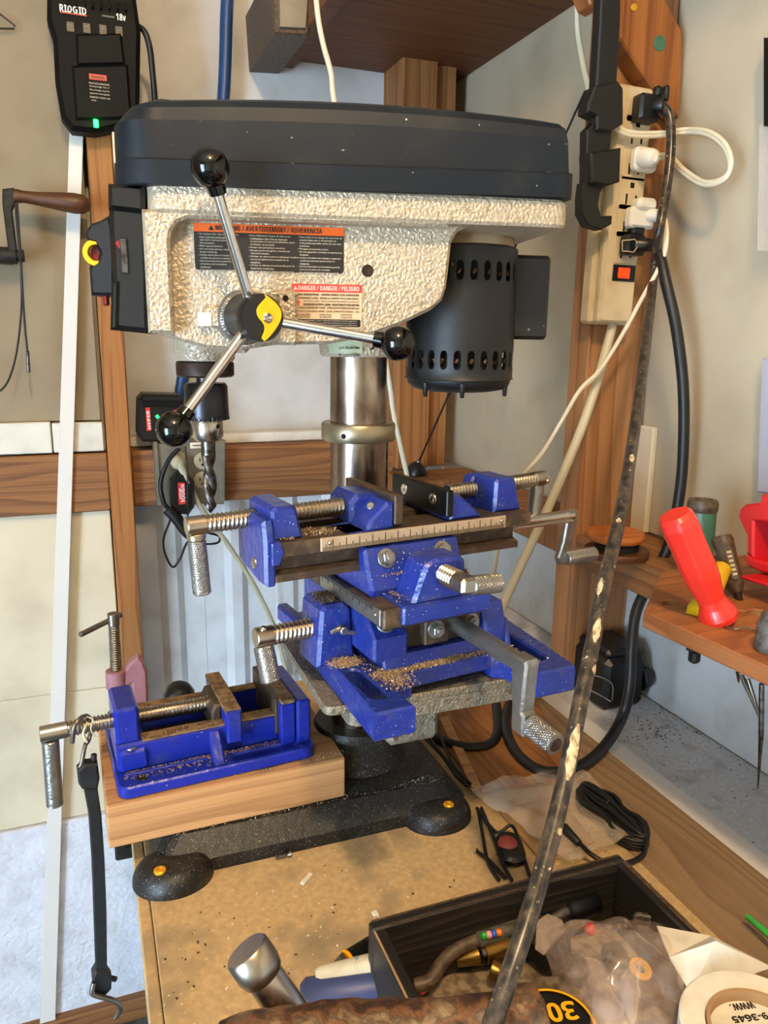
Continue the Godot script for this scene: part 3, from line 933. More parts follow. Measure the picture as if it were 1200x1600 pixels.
	var lines := ["LASER RADIATION - AVOID DIRECT EYE EXPOSURE", "RAYONNEMENT LASER - ÉVITER LE CONTACT OCULAIRE DIRECT", "RADIACIÓN LÁSER - EVITE LA EXPOSICIÓN DIRECTA DE LOS OJOS", "MAXIMUM OUTPUT <5MW   WAVELENGTH 630-660 NM", "PUISSANCE MAXIMUM <5mW   LONGUEUR D'ONDE 630-660 nm", "POTENCIA MÁXIMA <5mW   LONG. ONDA 630-660nm   IIIa"]
	for i in 6:
		var ind := 0.006 if i in [2, 3] else 0.0
		letters(dl, lines[i], Vector3((a.x + e.x) / 2 + ind / 2, a.y - 0.0076 - i * 0.0024, zt), 0.0015, 0.0485 - ind, M.ink_black, Basis(), i in [0, 1, 3])
	for i in 3:
		letters(dl, ["Class IIIa", "Product laser", "Standby laser"][i], Vector3(a.x + 0.009 + 0.016 * i, a.y - 0.0222, zt), 0.0013, 0.009, M.ink_black, Basis(), false)
		letters(dl, ["Laser Product", "de classe IIIa", "Clase IIIa"][i], Vector3(a.x + 0.009 + 0.016 * i, a.y - 0.0240, zt), 0.0013, 0.009, M.ink_black, Basis(), false)
		letters(dl, ["AVOID EXPOSURE - Laser radiation emitted from this aperture", "ÉVITER EXPOSITION - Lumière laser émise par cette ouverture", "EVITE EXPOSICIÓN - Luz láser emitida por la abertura"][i], Vector3((a.x + e.x) / 2, e.y + 0.0056 - i * 0.0016, zt), 0.0011, 0.045, M.ink_pale, Basis(), false)
	part(dl, "burst_mark", MB.new().prism(star(8, 0.0032, 0.0014, Vector2(a.x + 0.0036, a.y - 0.0135)), zf + 0.0006, zt, 0), M.label_red)
	# switch housing on the front
	var sh := MB.new()
	sh.prism(poly([-0.192, 0.436, -0.165, 0.4335, -0.162, 0.534, -0.187, 0.534, -0.1895, 0.51, -0.1895, 0.46]), 0.02, 0.086, 0.004)
	sh.prism(poly([-0.187, 0.436, -0.165, 0.4335, -0.162, 0.534, -0.182, 0.534]), -0.086, 0.022, 0.004)
	sh.prism(poly([-0.1885, 0.5175, -0.164, 0.5155, -0.163, 0.5345, -0.1875, 0.5345]), -0.088, 0.0895, 0.003)
	sh.prism(poly([-0.1925, 0.436, -0.187, 0.436, -0.184, 0.470, -0.1895, 0.470]), 0.012, 0.0885, 0.002)
	var box_ := head_part("switch_housing", sh, M.black_plastic)
	part(box_, "side_window", MB.new().box(Vector3(-0.1798, 0.4871, 0.087), Vector3(0.005, 0.024, 0.002), 0.0006), M.steel_dark)
	part(box_, "red_arrow", MB.new().prism(poly([-0.1855, 0.4955, -0.1805, 0.499, -0.1805, 0.489]), 0.086, 0.0874, 0), M.red_plastic)
	var pad := MB.new()
	pad.prism(poly([-0.2065, 0.4605, -0.190, 0.4605, -0.188, 0.502, -0.190, 0.516, -0.1965, 0.512, -0.2035, 0.5095, -0.2075, 0.503, -0.2062, 0.4975, -0.2015, 0.4965, -0.1985, 0.490, -0.2010, 0.4835, -0.2065, 0.4800]), 0.030, 0.074, 0.002)
	var sw := part(box_, "switch_cover", pad, M.navy_plastic)
	part(box_, "stop_key", MB.new().cyl(Vector3(-0.1985, 0.490, 0.034), Vector3(-0.1985, 0.490, 0.066), 0.0075), M.red_plastic)
	part(box_, "key_ring", MB.new().lathe([Vector2(0.0058, 0.0), Vector2(0.0092, 0.0), Vector2(0.0092, 0.007), Vector2(0.0058, 0.007)], 20, Transform3D(Basis(Vector3(1, 0, 0), PI / 2), Vector3(-0.2012, 0.490, 0.066))), M.yellow, 0, "yellow safety key")
	part(box_, "start_tab", MB.new().box(Vector3(-0.1985, 0.458, 0.06), Vector3(0.004, 0.009, 0.008), 0.001), M.red_plastic)
	# feed hub
	var hc := Vector3(-0.0985, 0.4465, 0)
	var tilt := Vector3(0.36, -0.02, 1.0).normalized()
	var ringm := MB.new()
	ringm.turned([Vector2(0, 0), Vector2(0.0198, 0), Vector2(0.0202, 0.001), Vector2(0.0202, 0.0055), Vector2(0.0192, 0.0068), Vector2(0.0165, 0.0075)], hc + Vector3(0, 0, 0.074), hc + Vector3(0, 0, 0.074) + tilt, 40)
	for i in 60:
		var u := MB.up(tilt)
		var d := u.x * cos(TAU * i / 60) + u.z * sin(TAU * i / 60)
		var p := hc + Vector3(0, 0, 0.074) + tilt * 0.0068 + d * 0.0185
		ringm.box(p, Vector3(0.0024, 0.0008, 0.0008), 0, Basis(d, tilt, d.cross(tilt)))
	head_part("depth_ring", ringm, M.zinc)
	var hub0 := hc + Vector3(0, 0, 0.074) + tilt * 0.0055
	var hubf := hub0 + tilt * 0.036
	var hub := head_part("feed_hub", MB.new().turned([Vector2(0.0175, 0), Vector2(0.0172, 0.010), Vector2(0.0165, 0.024), Vector2(0.0168, 0.033), Vector2(0.0155, 0.036), Vector2(0, 0.036)], hub0, hubf, 36), M.hub_black)
	var u2 := Basis(Vector3.UP.cross(tilt).normalized(), tilt.cross(Vector3.UP.cross(tilt).normalized()), tilt)
	var crescent := PackedVector2Array()
	for i in 15:
		var t := -1.0 + 2.0 * i / 14
		crescent.append(Vector2(0.0125 * (1.0 - t * t) + 0.0010 + 0.0015 * sin(t * 3.0), t * 0.0163))
	for i in range(13, 0, -1):
		var t := -1.0 + 2.0 * i / 14
		crescent.append(Vector2(-0.0035 + 0.0045 * absf(t) - 0.0028 * sin(t * 4.5), t * 0.0163))
	part(hub, "hub_insert", MB.new().prism(crescent, 0, 0.0012, 0.0003, Transform3D(u2, hubf)), M.yellow, 0, "yellow crescent insert")
	part(hub, "hub_screw", MB.new().turned([Vector2(0.0036, 0), Vector2(0.0036, 0.002), Vector2(0.0026, 0.0026), Vector2(0.002, 0.0012), Vector2(0, 0.0012)], hubf + u2.x * 0.003, hubf + u2.x * 0.003 + tilt, 14), M.steel_bright)
	# three feed handles
	for k in 3:
		var tip: Vector3 = [Vector3(-0.1168, 0.5402, 0.128), Vector3(0.0099, 0.4296, 0.128), Vector3(-0.147, 0.3698, 0.134)][k]
		var root: Vector3 = hub0 + tilt * 0.020
		var d := (tip - root).normalized()
		var rod := head_part("feed_handle", MB.new().cyl(root + d * 0.013, tip - d * 0.010, 0.0039, 0.0037, 20), M.steel_bright)
		part(rod, "handle_ball", MB.new().ball(tip, 0.0126, 28).turned([Vector2(0.0052, 0), Vector2(0.0058, 0.0005), Vector2(0.0062, 0.006)], tip - d * 0.0172, tip - d * 0.010, 20), M.ball_black, 0, "glossy black ball knob")
	# quill ring, chuck
	var qx := Vector3(-0.1315, 0, 0)
	head_part("quill_collar", MB.new().lathe([Vector2(0, 0.3985), Vector2(0.0225, 0.3985), Vector2(0.0242, 0.400), Vector2(0.0242, 0.4095), Vector2(0.0232, 0.4112), Vector2(0, 0.4112)], 32, Transform3D(Basis(), qx)), M.rust_brown)
	var ch := MB.new()
	ch.lathe([Vector2(0, 0.3445), Vector2(0.0100, 0.3445), Vector2(0.0122, 0.3475), Vector2(0.0122, 0.3640), Vector2(0.0185, 0.3640), Vector2(0.0188, 0.3665), Vector2(0.0182, 0.3905), Vector2(0.0165, 0.3932), Vector2(0.008, 0.3938), Vector2(0.008, 0.40)], 36, Transform3D(Basis(), qx))
	for i in 30:
		var an := TAU * i / 30
		ch.box(qx + Vector3(cos(an) * 0.0176, 0.3640, sin(an) * 0.0176), Vector3(0.003, 0.0034, 0.0018), 0.0003, Basis(Vector3.UP, -an))
	var chuck := head_part("chuck", ch, M.chuck_grey)
	part(chuck, "chuck_nose", MB.new().lathe([Vector2(0, 0.344), Vector2(0.0105, 0.344), Vector2(0.0132, 0.3475), Vector2(0.0132, 0.3622), Vector2(0.0125, 0.3632)], 32, Transform3D(Basis(), qx)), M.steel)
	part(chuck, "key_hole", MB.new().cyl(qx + Vector3(0.0088, 0.357, 0.0088), qx + Vector3(0.0096, 0.357, 0.0096), 0.0022), M.hole_dark)
	# motor
	var mc := Vector3(0.0905, 0, 0)
	var mt := MB.new()
	var R := 0.0478
	var xf := Transform3D(Basis(), mc)
	mt.lathe([Vector2(0, 0.3870), Vector2(0.030, 0.3870), Vector2(0.040, 0.3890), Vector2(0.0455, 0.3935), Vector2(0.0462, 0.3975), Vector2(R + 0.0008, 0.3980), Vector2(R, 0.3990), Vector2(R, 0.4060)], 48, xf)
	slot_band(mt, mc, R, 0.4060, 0.4240, 26)
	mt.lathe([Vector2(R, 0.4240), Vector2(R, 0.4785)], 48, xf)
	slot_band(mt, mc, R, 0.4785, 0.4965, 26)
	mt.lathe([Vector2(R, 0.4965), Vector2(R, 0.5070), Vector2(R - 0.002, 0.5085), Vector2(0.03, 0.5085)], 48, xf)
	var motor := head_part("motor", mt, M.motor_black)
	part(motor, "motor_core", MB.new().lathe([Vector2(0.038, 0.40), Vector2(0.038, 0.505)], 24, xf), M.motor_inside)
	var wind := MB.new()
	for i in 40:
		var an := TAU * i / 40
		for y in [0.414, 0.487]:
			var q := mc + Vector3(cos(an), 0, sin(an)) * 0.0405 + Vector3(0, y, 0)
			wind.box(q, Vector3(0.004, 0.005, 0.0028), 0.0008, Basis(Vector3.UP, -an) * Basis(Vector3(1, 0, 0), 0.6 if i % 2 else -0.6))
	part(motor, "windings", wind, M.copper)
	part(motor, "motor_flange", MB.new().lathe([Vector2(0.0435, 0.508), Vector2(0.0445, 0.509), Vector2(0.0440, 0.516), Vector2(0.038, 0.522), Vector2(0, 0.522)], 40, xf), M.motor_ring)
	for p in [Vector3(-0.036, 0, 0.026), Vector3(0.036, 0, 0.024), Vector3(-0.008, 0, 0.043), Vector3(0, 0, -0.043)]:
		part(motor, "motor_bolt", MB.new().cyl(mc + p + Vector3(0, 0.3835, 0), mc + p + Vector3(0, 0.396, 0), 0.0018, 0.0028, 10), M.motor_black)
	part(motor, "capacitor_box", MB.new().prism(rrect(0.128, 0.4325, 0.1655, 0.5035, 0.004), -0.030, 0.018, 0.003), M.motor_black)
	# twist bit held in the chuck
	var bit := thing("drill_bit", "steel twist drill bit gripped in the drill press chuck", "drill bit", Vector3(-0.1315, 0.28, 0), HEAD_TURN)
	part(bit, "shank", MB.new().cyl(qx + Vector3(0, 0.331, 0), qx + Vector3(0, 0.346, 0), 0.0062), M.steel_dark)
	part(bit, "flutes", twist(qx, 0.279, 0.333, 0.0063), M.steel_dark)


func star(k: int, r: float, q: float, c: Vector2) -> PackedVector2Array:
	var p := PackedVector2Array()
	for i in k * 2:
		p.append(c + Vector2.from_angle(TAU * i / (k * 2)) * (r if i % 2 == 0 else q))
	return p


func twist(o: Vector3, y0: float, y1: float, r: float) -> MB:
	var mb := MB.new()
	var rows := 48
	var seg := 28
	var at := func(i: int, j: int) -> Vector3:
		var s := float(i) / rows
		var a := TAU * j / seg
		var f := absf(sin(a))
		var rr := r * (1.0 - 0.62 * pow(f, 3.0))
		var tip := clampf((s) / 0.13, 0.02, 1.0)
		var tw := s * 6.2
		return o + Vector3(cos(a + tw) * rr * tip, lerpf(y0, y1, s), sin(a + tw) * rr * tip)
	for i in rows:
		for j in seg:
			var A: Vector3 = at.call(i, j)
			var c := o + Vector3(0, A.y, 0)
			mb.quad(A, at.call(i, j + 1), at.call(i + 1, j + 1), at.call(i + 1, j), A - c)
	return mb


func slot_band(mb: MB, c: Vector3, r: float, y0: float, y1: float, k: int) -> void:
	for i in k:
		var a0 := TAU * i / k
		var w := TAU / k
		# bar between two slots and the rounded slot ends
		for s in [[0.0, 0.45, y0, y1, y0, y1], [0.45, 0.58, y0, y0 + 0.004, y0, y0 + 0.0014], [0.87, 1.0, y0, y0 + 0.0014, y0, y0 + 0.004], [0.58, 0.87, y0, y0 + 0.0012, y0, y0 + 0.0012], [0.45, 0.58, y1 - 0.004, y1, y1 - 0.0014, y1], [0.87, 1.0, y1 - 0.0014, y1, y1 - 0.004, y1], [0.58, 0.87, y1 - 0.0012, y1, y1 - 0.0012, y1]]:
			var p: float = a0 + w * s[0]
			var q: float = a0 + w * s[1]
			var P := Vector3(cos(p), 0, sin(p))
			var Q := Vector3(cos(q), 0, sin(q))
			for t in [r, r - 0.0015]:
				var A: Vector3 = c + P * t + Vector3(0, s[2], 0)
				var B: Vector3 = c + Q * t + Vector3(0, s[4], 0)
				var C: Vector3 = c + Q * t + Vector3(0, s[5], 0)
				var D: Vector3 = c + P * t + Vector3(0, s[3], 0)
				mb.tri(A, B, C, P, Q, Q)
				mb.tri(A, C, D, P, Q, P)


static func capsule(a: Vector2, b: Vector2, r: float, k := 8) -> PackedVector2Array:
	var p := PackedVector2Array()
	var t := (b - a).angle()
	for i in k + 1:
		p.append(b + Vector2.from_angle(t - PI / 2 + PI * i / k) * r)
	for i in k + 1:
		p.append(a + Vector2.from_angle(t + PI / 2 + PI * i / k) * r)
	return p


# an outline with a hole, joined by a hair-thin cut
static func keyhole(outer: PackedVector2Array, hole: PackedVector2Array) -> PackedVector2Array:
	var o := outer.duplicate()
	var h := hole.duplicate()
	if Geometry2D.is_polygon_clockwise(o):
		o.reverse()
	if not Geometry2D.is_polygon_clockwise(h):
		h.reverse()
	var best := [0, 0, 1e9]
	for i in o.size():
		for j in h.size():
			var d := o[i].distance_to(h[j])
			if d < best[2]:
				best = [i, j, d]
	var out := PackedVector2Array()
	for i in best[0] + 1:
		out.append(o[i])
	for j in h.size():
		out.append(h[(best[1] + j) % h.size()])
	var dir: Vector2 = (h[best[1]] - o[best[0]]).normalized()
	var off := Vector2(-dir.y, dir.x) * -0.00002
	out.append(h[best[1]] - off)
	out.append(o[best[0]] - off)
	for i in range(best[0] + 1, o.size()):
		out.append(o[i])
	return out


func knurled(a: Vector3, b: Vector3, r: float) -> MB:
	var mb := MB.new()
	mb.cyl(a, b, r, -1, 22, 0.0008)
	var u := MB.up(b - a)
	var l := a.distance_to(b)
	var rows := int(l / 0.0016)
	var k := 26
	for i in rows:
		for j in k:
			var t := TAU * (j + 0.5 * (i % 2)) / k
			var d := u.x * cos(t) + u.z * sin(t)
			var c := a + u.y * (0.0014 + (l - 0.0028) * i / maxf(rows - 1, 1)) + d * r
			var s := u.y.cross(d)
			var tip := c + d * 0.00035
			var q := [c + u.y * 0.0008, c + s * 0.0007, c - u.y * 0.0008, c - s * 0.0007]
			for e in 4:
				mb.flat(q[e], q[(e + 1) % 4], tip, d)
	return mb


func bolt(parent: Node3D, a: Vector3, d: Vector3, r: float, m: Material) -> void:
	var mb := MB.new()
	mb.cyl(a, a + d * r * 0.35, r * 1.35, -1, 20, 0.0003)
	mb.hexagon(a + d * r * 0.3, a + d * r * 1.25, r, 0.0006)
	mb.cyl(a + d * r * 1.2, a + d * r * 1.6, r * 0.55, -1, 14, 0.0003)
	part(parent, "bolt", mb, m)


func cross_vise() -> void:
	var v := thing("cross_slide_vise", "large blue two-axis cross-slide vise with crank handles on the press table", "vise", Vector3(-0.01, 0.18, 0.12), VISE_TURN)
	# base casting with two slotted ears
	var b := MB.new()
	b.slab(keyhole(poly([-0.0995, 0.219, -0.0695, 0.221, -0.0690, 0.190, -0.0600, 0.178, -0.046, 0.1765, -0.046, 0.10, -0.0875, 0.10]), capsule(Vector2(-0.0835, 0.158), Vector2(-0.0840, 0.196), 0.0062)), 0.1802, 0.2005, 0.0016)
	b.slab(poly([-0.0875, 0.10, -0.046, 0.10, -0.046, 0.1765, 0.024, 0.1765, 0.024, 0.10, 0.085, 0.10, 0.082, 0.026, -0.082, 0.026]), 0.1882, 0.2005, 0.0012)
	b.slab(keyhole(poly([0.024, 0.1765, 0.032, 0.182, 0.0345, 0.196, 0.0345, 0.2195, 0.0670, 0.2215, 0.0690, 0.216, 0.085, 0.10, 0.024, 0.10]), capsule(Vector2(0.0555, 0.150), Vector2(0.0525, 0.196), 0.0062)), 0.1802, 0.2005, 0.0016)
	# post for the low screw, step and guide blocks
	b.prism(poly([-0.100, 0.196, -0.067, 0.196, -0.0695, 0.206, -0.0715, 0.239, -0.0750, 0.2432, -0.0930, 0.2432, -0.0965, 0.240, -0.0985, 0.215]), 0.096, 0.132, 0.0025)
	b.along_x(poly([0.03, 0.198, 0.125, 0.198, 0.115, 0.2045, 0.06, 0.212, 0.03, 0.212]), -0.092, -0.081, 0.002)
	b.along_x(poly([0.03, 0.196, 0.171, 0.196, 0.1655, 0.2105, 0.03, 0.2105]), -0.064, 0.036, 0.0015)
	b.along_x(poly([0.04, 0.208, 0.166, 0.208, 0.166, 0.2255, 0.152, 0.2405, 0.04, 0.2405]), -0.0715, -0.043, 0.002)
	b.along_x(poly([0.04, 0.208, 0.170, 0.200, 0.169, 0.222, 0.164, 0.2375, 0.04, 0.2375]), 0.0225, 0.0425, 0.002)
	b.along_x(poly([0.03, 0.2, 0.172, 0.2, 0.165, 0.222, 0.06, 0.2365, 0.03, 0.2365]), 0.0425, 0.0475, 0.0015)
	var base := part(v, "base", b, M.vise_blue)
	# iron guide between the blocks
	var g := MB.new()
	g.span(Vector3(-0.0428, 0.2105, 0.045), Vector3(0.0222, 0.2365, 0.158), 0.001)
	g.span(Vector3(-0.029, 0.213, 0.157), Vector3(-0.008, 0.2395, 0.166), 0.001)
	g.span(Vector3(0.002, 0.214, 0.155), Vector3(0.0215, 0.2410, 0.164), 0.001)
	var guide := part(v, "guide_block", g, M.iron_brown)
	bolt(guide, Vector3(-0.0205, 0.2255, 0.166), Vector3(0, 0, 1), 0.0052, M.zinc)
	bolt(guide, Vector3(0.0125, 0.2255, 0.164), Vector3(0, 0, 1), 0.0048, M.zinc)
	bolt(base, Vector3(-0.059, 0.2325, 0.1585), Vector3(-0.1, 0.7, 0.7).normalized(), 0.0048, M.zinc)
	# low cross screw
	var ls := MB.new()
	ls.screw(Vector3(-0.128, 0.2215, 0.114), Vector3(-0.092, 0.2215, 0.114), 0.0076, 0.0034, 0.0012)
	ls.cyl(Vector3(-0.1405, 0.2215, 0.114), Vector3(-0.1275, 0.2215, 0.114), 0.0074)
	ls.cyl(Vector3(-0.0725, 0.236, 0.120), Vector3(-0.0665, 0.236, 0.120), 0.0052)
	var low := part(v, "cross_screw", ls, M.steel_thread)
	part(low, "crank_handle", knurled(Vector3(-0.1345, 0.2145, 0.114), Vector3(-0.1320, 0.189, 0.122), 0.0072), M.zinc)
	part(low, "crank_pin", MB.new().ball(Vector3(-0.1350, 0.2280, 0.1165), 0.0028, 12), M.steel)
	var ts := MB.new()
	ts.cyl(Vector3(-0.0815, 0.2245, 0.131), Vector3(-0.0810, 0.2245, 0.139), 0.0032, -1, 12)
	for s in [-1.0, 1.0]:
		ts.box(Vector3(-0.0812 + s * 0.0062, 0.2240 - s * 0.002, 0.1375), Vector3(0.009, 0.0032, 0.0022), 0.0008, Basis(Vector3(0, 0, 1), -0.25 * s))
	part(base, "thumb_screw", ts, M.zinc)
	# long slide screw towards the front, crank and handle
	var ax := Vector3(-0.0035, 0.2275, 0)
	var rod := part(v, "slide_rod", MB.new().cyl(ax + Vector3(0, 0, 0.155), ax + Vector3(-0.003, 0, 0.252), 0.0068, 0.0062, 24), M.zinc)
	var cr := MB.new()
	var e0 := ax + Vector3(-0.003, 0.001, 0.2515)
	cr.along_x(poly([0.2450, 0.2345, 0.2585, 0.2345, 0.2600, 0.2310, 0.2580, 0.1985, 0.2600, 0.1965, 0.2600, 0.1815, 0.2480, 0.1815, 0.2470, 0.1985, 0.2450, 0.222]), -0.0125, -0.0008, 0.0016)
	part(rod, "crank_arm", cr, M.zinc)
	part(rod, "crank_handle", knurled(Vector3(-0.0055, 0.1895, 0.2595), Vector3(-0.0045, 0.1865, 0.2830), 0.0074), M.zinc)
	part(rod, "handle_bore", MB.new().cyl(Vector3(-0.0045, 0.1865, 0.2825), Vector3(-0.0045, 0.1865, 0.2838), 0.0048), M.rust_brown)
	# slide plate with its small scale
	var pl := MB.new()
	pl.span(Vector3(-0.0770, 0.2420, 0.045), Vector3(0.0085, 0.2565, 0.1900), 0.0012)
	var plate := part(v, "slide_plate", pl, M.iron_brown)
	var sc := part(plate, "side_scale", MB.new().span(Vector3(-0.0785, 0.2445, 0.09), Vector3(-0.0768, 0.2562, 0.187), 0.0003), M.zinc)
	part(sc, "rivet", MB.new().ball(Vector3(-0.0786, 0.251, 0.181), 0.0013, 10), M.steel)
	for i in 40:
		part(sc, "scale_mark", MB.new().span(Vector3(-0.0788, 0.2562 - [0.0055, 0.003, 0.003, 0.003, 0.003][i % 5], 0.094 + i * 0.0021), Vector3(-0.0784, 0.2562, 0.0944 + i * 0.0021), 0), M.ink_black)
	var sb := MB.new()
	sb.span(Vector3(-0.0640, 0.2440, 0.1600), Vector3(0.0085, 0.2580, 0.1935), 0.0014)
	sb.prism(poly([-0.0560, 0.256, -0.0105, 0.256, -0.0125, 0.283, -0.0165, 0.2868, -0.0400, 0.2868, -0.0455, 0.2835]), 0.1640, 0.1905, 0.0026)
	part(v, "screw_bracket", sb, M.vise_blue)
	var us := MB.new()
	us.screw(Vector3(-0.0300, 0.2755, 0.150), Vector3(-0.0300, 0.2755, 0.2080), 0.0074, 0.0030, 0.0010)
	us.box(Vector3(-0.0295, 0.2755, 0.2140), Vector3(0.013, 0.0115, 0.014), 0.002)
	var ups := part(v, "upper_screw", us, M.steel_thread)
	part(ups, "crank_handle", knurled(Vector3(-0.0265, 0.2745, 0.2165), Vector3(-0.0035, 0.2735, 0.2175), 0.0066), M.zinc)
	# saddle clamping the beam
	var sd := MB.new()
	sd.along_x(poly([0.075, 0.2560, 0.163, 0.2560, 0.1655, 0.2620, 0.1600, 0.2720, 0.1535, 0.2890, 0.144, 0.2895, 0.144, 0.2735, 0.075, 0.2735]), -0.0735, 0.0060, 0.0022)
	var saddle := part(v, "saddle", sd, M.vise_blue)
	for x in [-0.0575, -0.0105]:
		bolt(saddle, Vector3(x, 0.2815, 0.1565), Vector3(0, 0.35, 0.94).normalized(), 0.0052, M.zinc)
	var wn := MB.new()
	wn.cyl(Vector3(0.006, 0.262, 0.148), Vector3(0.014, 0.262, 0.148), 0.0042, -1, 14)
	wn.box(Vector3(0.0135, 0.2615, 0.1525), Vector3(0.0022, 0.0035, 0.011), 0.0007)
	wn.box(Vector3(0.0135, 0.2675, 0.1440), Vector3(0.0022, 0.009, 0.0035), 0.0007)
	part(saddle, "wing_nut", wn, M.zinc)
	# beam: two rails over a web and a foot
	var bm := MB.new()
	bm.along_x(poly([0.120, 0.2905, 0.1500, 0.2905, 0.1500, 0.3002, 0.120, 0.3002]), -0.1345, 0.0775, 0.0008)
	bm.along_x(poly([0.070, 0.2905, 0.102, 0.2905, 0.102, 0.3002, 0.070, 0.3002]), -0.1345, 0.0775, 0.0008)
	bm.along_x(poly([0.072, 0.2720, 0.1470, 0.2720, 0.1470, 0.2770, 0.1400, 0.2790, 0.1400, 0.2908, 0.072, 0.2908]), -0.1365, 0.0685, 0.0008)
	bm.span(Vector3(-0.118, 0.290, 0.101), Vector3(-0.134, 0.2995, 0.121), 0.0005)
	bm.span(Vector3(0.040, 0.290, 0.101), Vector3(0.077, 0.2995, 0.121), 0.0005)
	var beam := part(v, "beam", bm, M.iron_brown)
	var ru := part(v, "ruler", MB.new().span(Vector3(-0.1050, 0.2907, 0.1498), Vector3(0.0515, 0.3003, 0.1512), 0.0003), M.ruler)
	for i in 150:
		var x := -0.1035 + i * 0.001025
		var h: float = 0.0080 if i % 10 == 7 else (0.0050 if i % 5 == 2 else 0.0030)
		part(ru, "tick", MB.new().span(Vector3(x, 0.2909, 0.1511), Vector3(x + (0.0005 if i % 10 == 7 else 0.0004), 0.2909 + h, 0.1514), 0), M.ink_black)
	for x in [-0.0985, 0.0470]:
		part(ru, "rivet", MB.new().ball(Vector3(x, 0.2965, 0.1513), 0.0017, 12), M.steel)
	# left bracket, screw and crank
	var lb := MB.new()
	lb.prism(poly([-0.1375, 0.2995, -0.1140, 0.2995, -0.1165, 0.3080, -0.1190, 0.3210, -0.1215, 0.3232, -0.1340, 0.3232, -0.1375, 0.3205]), 0.098, 0.1440, 0.0022)
	lb.along_x(poly([0.092, 0.2760, 0.135, 0.2690, 0.1475, 0.2700, 0.1475, 0.3000, 0.1440, 0.3150, 0.104, 0.3150, 0.092, 0.3000]), -0.1440, -0.1355, 0.0022)
	lb.prism(poly([-0.1400, 0.285, -0.1345, 0.285, -0.1310, 0.2935, -0.1340, 0.3010, -0.1400, 0.3010]), 0.14, 0.1508, 0.0008)
	var lbr := part(v, "end_bracket", lb, M.vise_blue)
	part(lbr, "rivet", MB.new().turned([Vector2(0.0042, 0), Vector2(0.004, 0.001), Vector2(0.002, 0.0018), Vector2(0, 0.002)], Vector3(-0.1438, 0.2815, 0.127), Vector3(-0.1458, 0.2815, 0.127), 16), M.steel)
	var lsw := MB.new()
	lsw.screw(Vector3(-0.1730, 0.3090, 0.112), Vector3(-0.0680, 0.3115, 0.112), 0.0067, 0.0031, 0.0011)
	lsw.cyl(Vector3(-0.1860, 0.3086, 0.112), Vector3(-0.1725, 0.3090, 0.112), 0.0066, 0.0064)
	var left := part(v, "jaw_screw", lsw, M.steel_thread)
	part(left, "crank_collar", MB.new().cyl(Vector3(-0.1795, 0.3035, 0.112), Vector3(-0.1790, 0.2990, 0.112), 0.0064), M.bronze_grey)
	part(left, "crank_handle", knurled(Vector3(-0.1792, 0.2985, 0.112), Vector3(-0.1775, 0.2605, 0.114), 0.0060), M.zinc)
	# sliding jaws
	var j1 := MB.new()
	j1.prism(poly([-0.0840, 0.3005, -0.0465, 0.3005, -0.0465, 0.3195, -0.0520, 0.3200, -0.0660, 0.3080, -0.0690, 0.3005]), 0.1205, 0.1490, 0.002)
	j1.prism(poly([-0.0700, 0.3005, -0.0465, 0.3005, -0.0465, 0.3210, -0.0640, 0.3225, -0.0700, 0.3165]), 0.088, 0.1255, 0.003)
	var jaw1 := part(v, "sliding_jaw", j1, M.vise_blue)
	part(jaw1, "jaw_plate", MB.new().span(Vector3(-0.0470, 0.3030, 0.070), Vector3(-0.0400, 0.3242, 0.1500), 0.0008), M.iron_brown)
	part(jaw1, "jaw_bolt", MB.new().cyl(Vector3(-0.0575, 0.3135, 0.134), Vector3(-0.0595, 0.3160, 0.136), 0.0030, -1, 16), M.zinc)
	var j2 := MB.new()
	j2.prism(poly([0.0022, 0.3005, 0.0305, 0.3005, 0.0285, 0.3045, 0.0140, 0.3165, 0.0085, 0.3200, 0.0022, 0.3205]), 0.078, 0.1480, 0.002)
	var jaw2 := part(v, "sliding_jaw", j2, M.vise_blue)
	var jp := part(jaw2, "jaw_plate", MB.new().span(Vector3(-0.0032, 0.3040, 0.068), Vector3(0.0028, 0.3240, 0.1505), 0.0008), M.jaw_black)
	for z in [0.088, 0.131]:
		part(jp, "plate_screw", MB.new().turned([Vector2(0.0046, 0), Vector2(0.0043, 0.0006), Vector2(0.0014, 0.0009), Vector2(0, 0.0002)], Vector3(-0.0031, 0.3145, z), Vector3(-0.0040, 0.3145, z), 14), M.steel_bright)
	var rb := MB.new()
	rb.prism(poly([0.0480, 0.3000, 0.0755, 0.3000, 0.0735, 0.3080, 0.0690, 0.3240, 0.0665, 0.3268, 0.0510, 0.3268, 0.0490, 0.3245]), 0.104, 0.1400, 0.0022)
	rb.prism(poly([0.0370, 0.3000, 0.0500, 0.3000, 0.0500, 0.3255, 0.0470, 0.3235]), 0.098, 0.112, 0.002)
	part(v, "end_bracket", rb, M.vise_blue)
	var rsw := MB.new()
	rsw.screw(Vector3(0.0220, 0.3135, 0.112), Vector3(0.1130, 0.3165, 0.108), 0.0062, 0.0031, 0.0010)
	rsw.cyl(Vector3(0.1125, 0.3165, 0.108), Vector3(0.1255, 0.3168, 0.107), 0.0064)
	var right := part(v, "jaw_screw", rsw, M.steel_thread)
	part(right, "crank_handle", MB.new().cyl(Vector3(0.1175, 0.3115, 0.1075), Vector3(0.1150, 0.2800, 0.108), 0.0062, -1, 20), M.zinc)
	part(right, "crank_pin", MB.new().ball(Vector3(0.1245, 0.3150, 0.1125), 0.0022, 12), M.steel)
	# feed rod at the right with crank
	var fr := MB.new()
	fr.cyl(Vector3(0.060, 0.2825, 0.116), Vector3(0.1555, 0.2815, 0.112), 0.0052, -1, 18)
	fr.span(Vector3(0.066, 0.2770, 0.110), Vector3(0.1520, 0.2795, 0.120), 0.0006)
	var feed := part(v, "feed_rod", fr, M.steel)
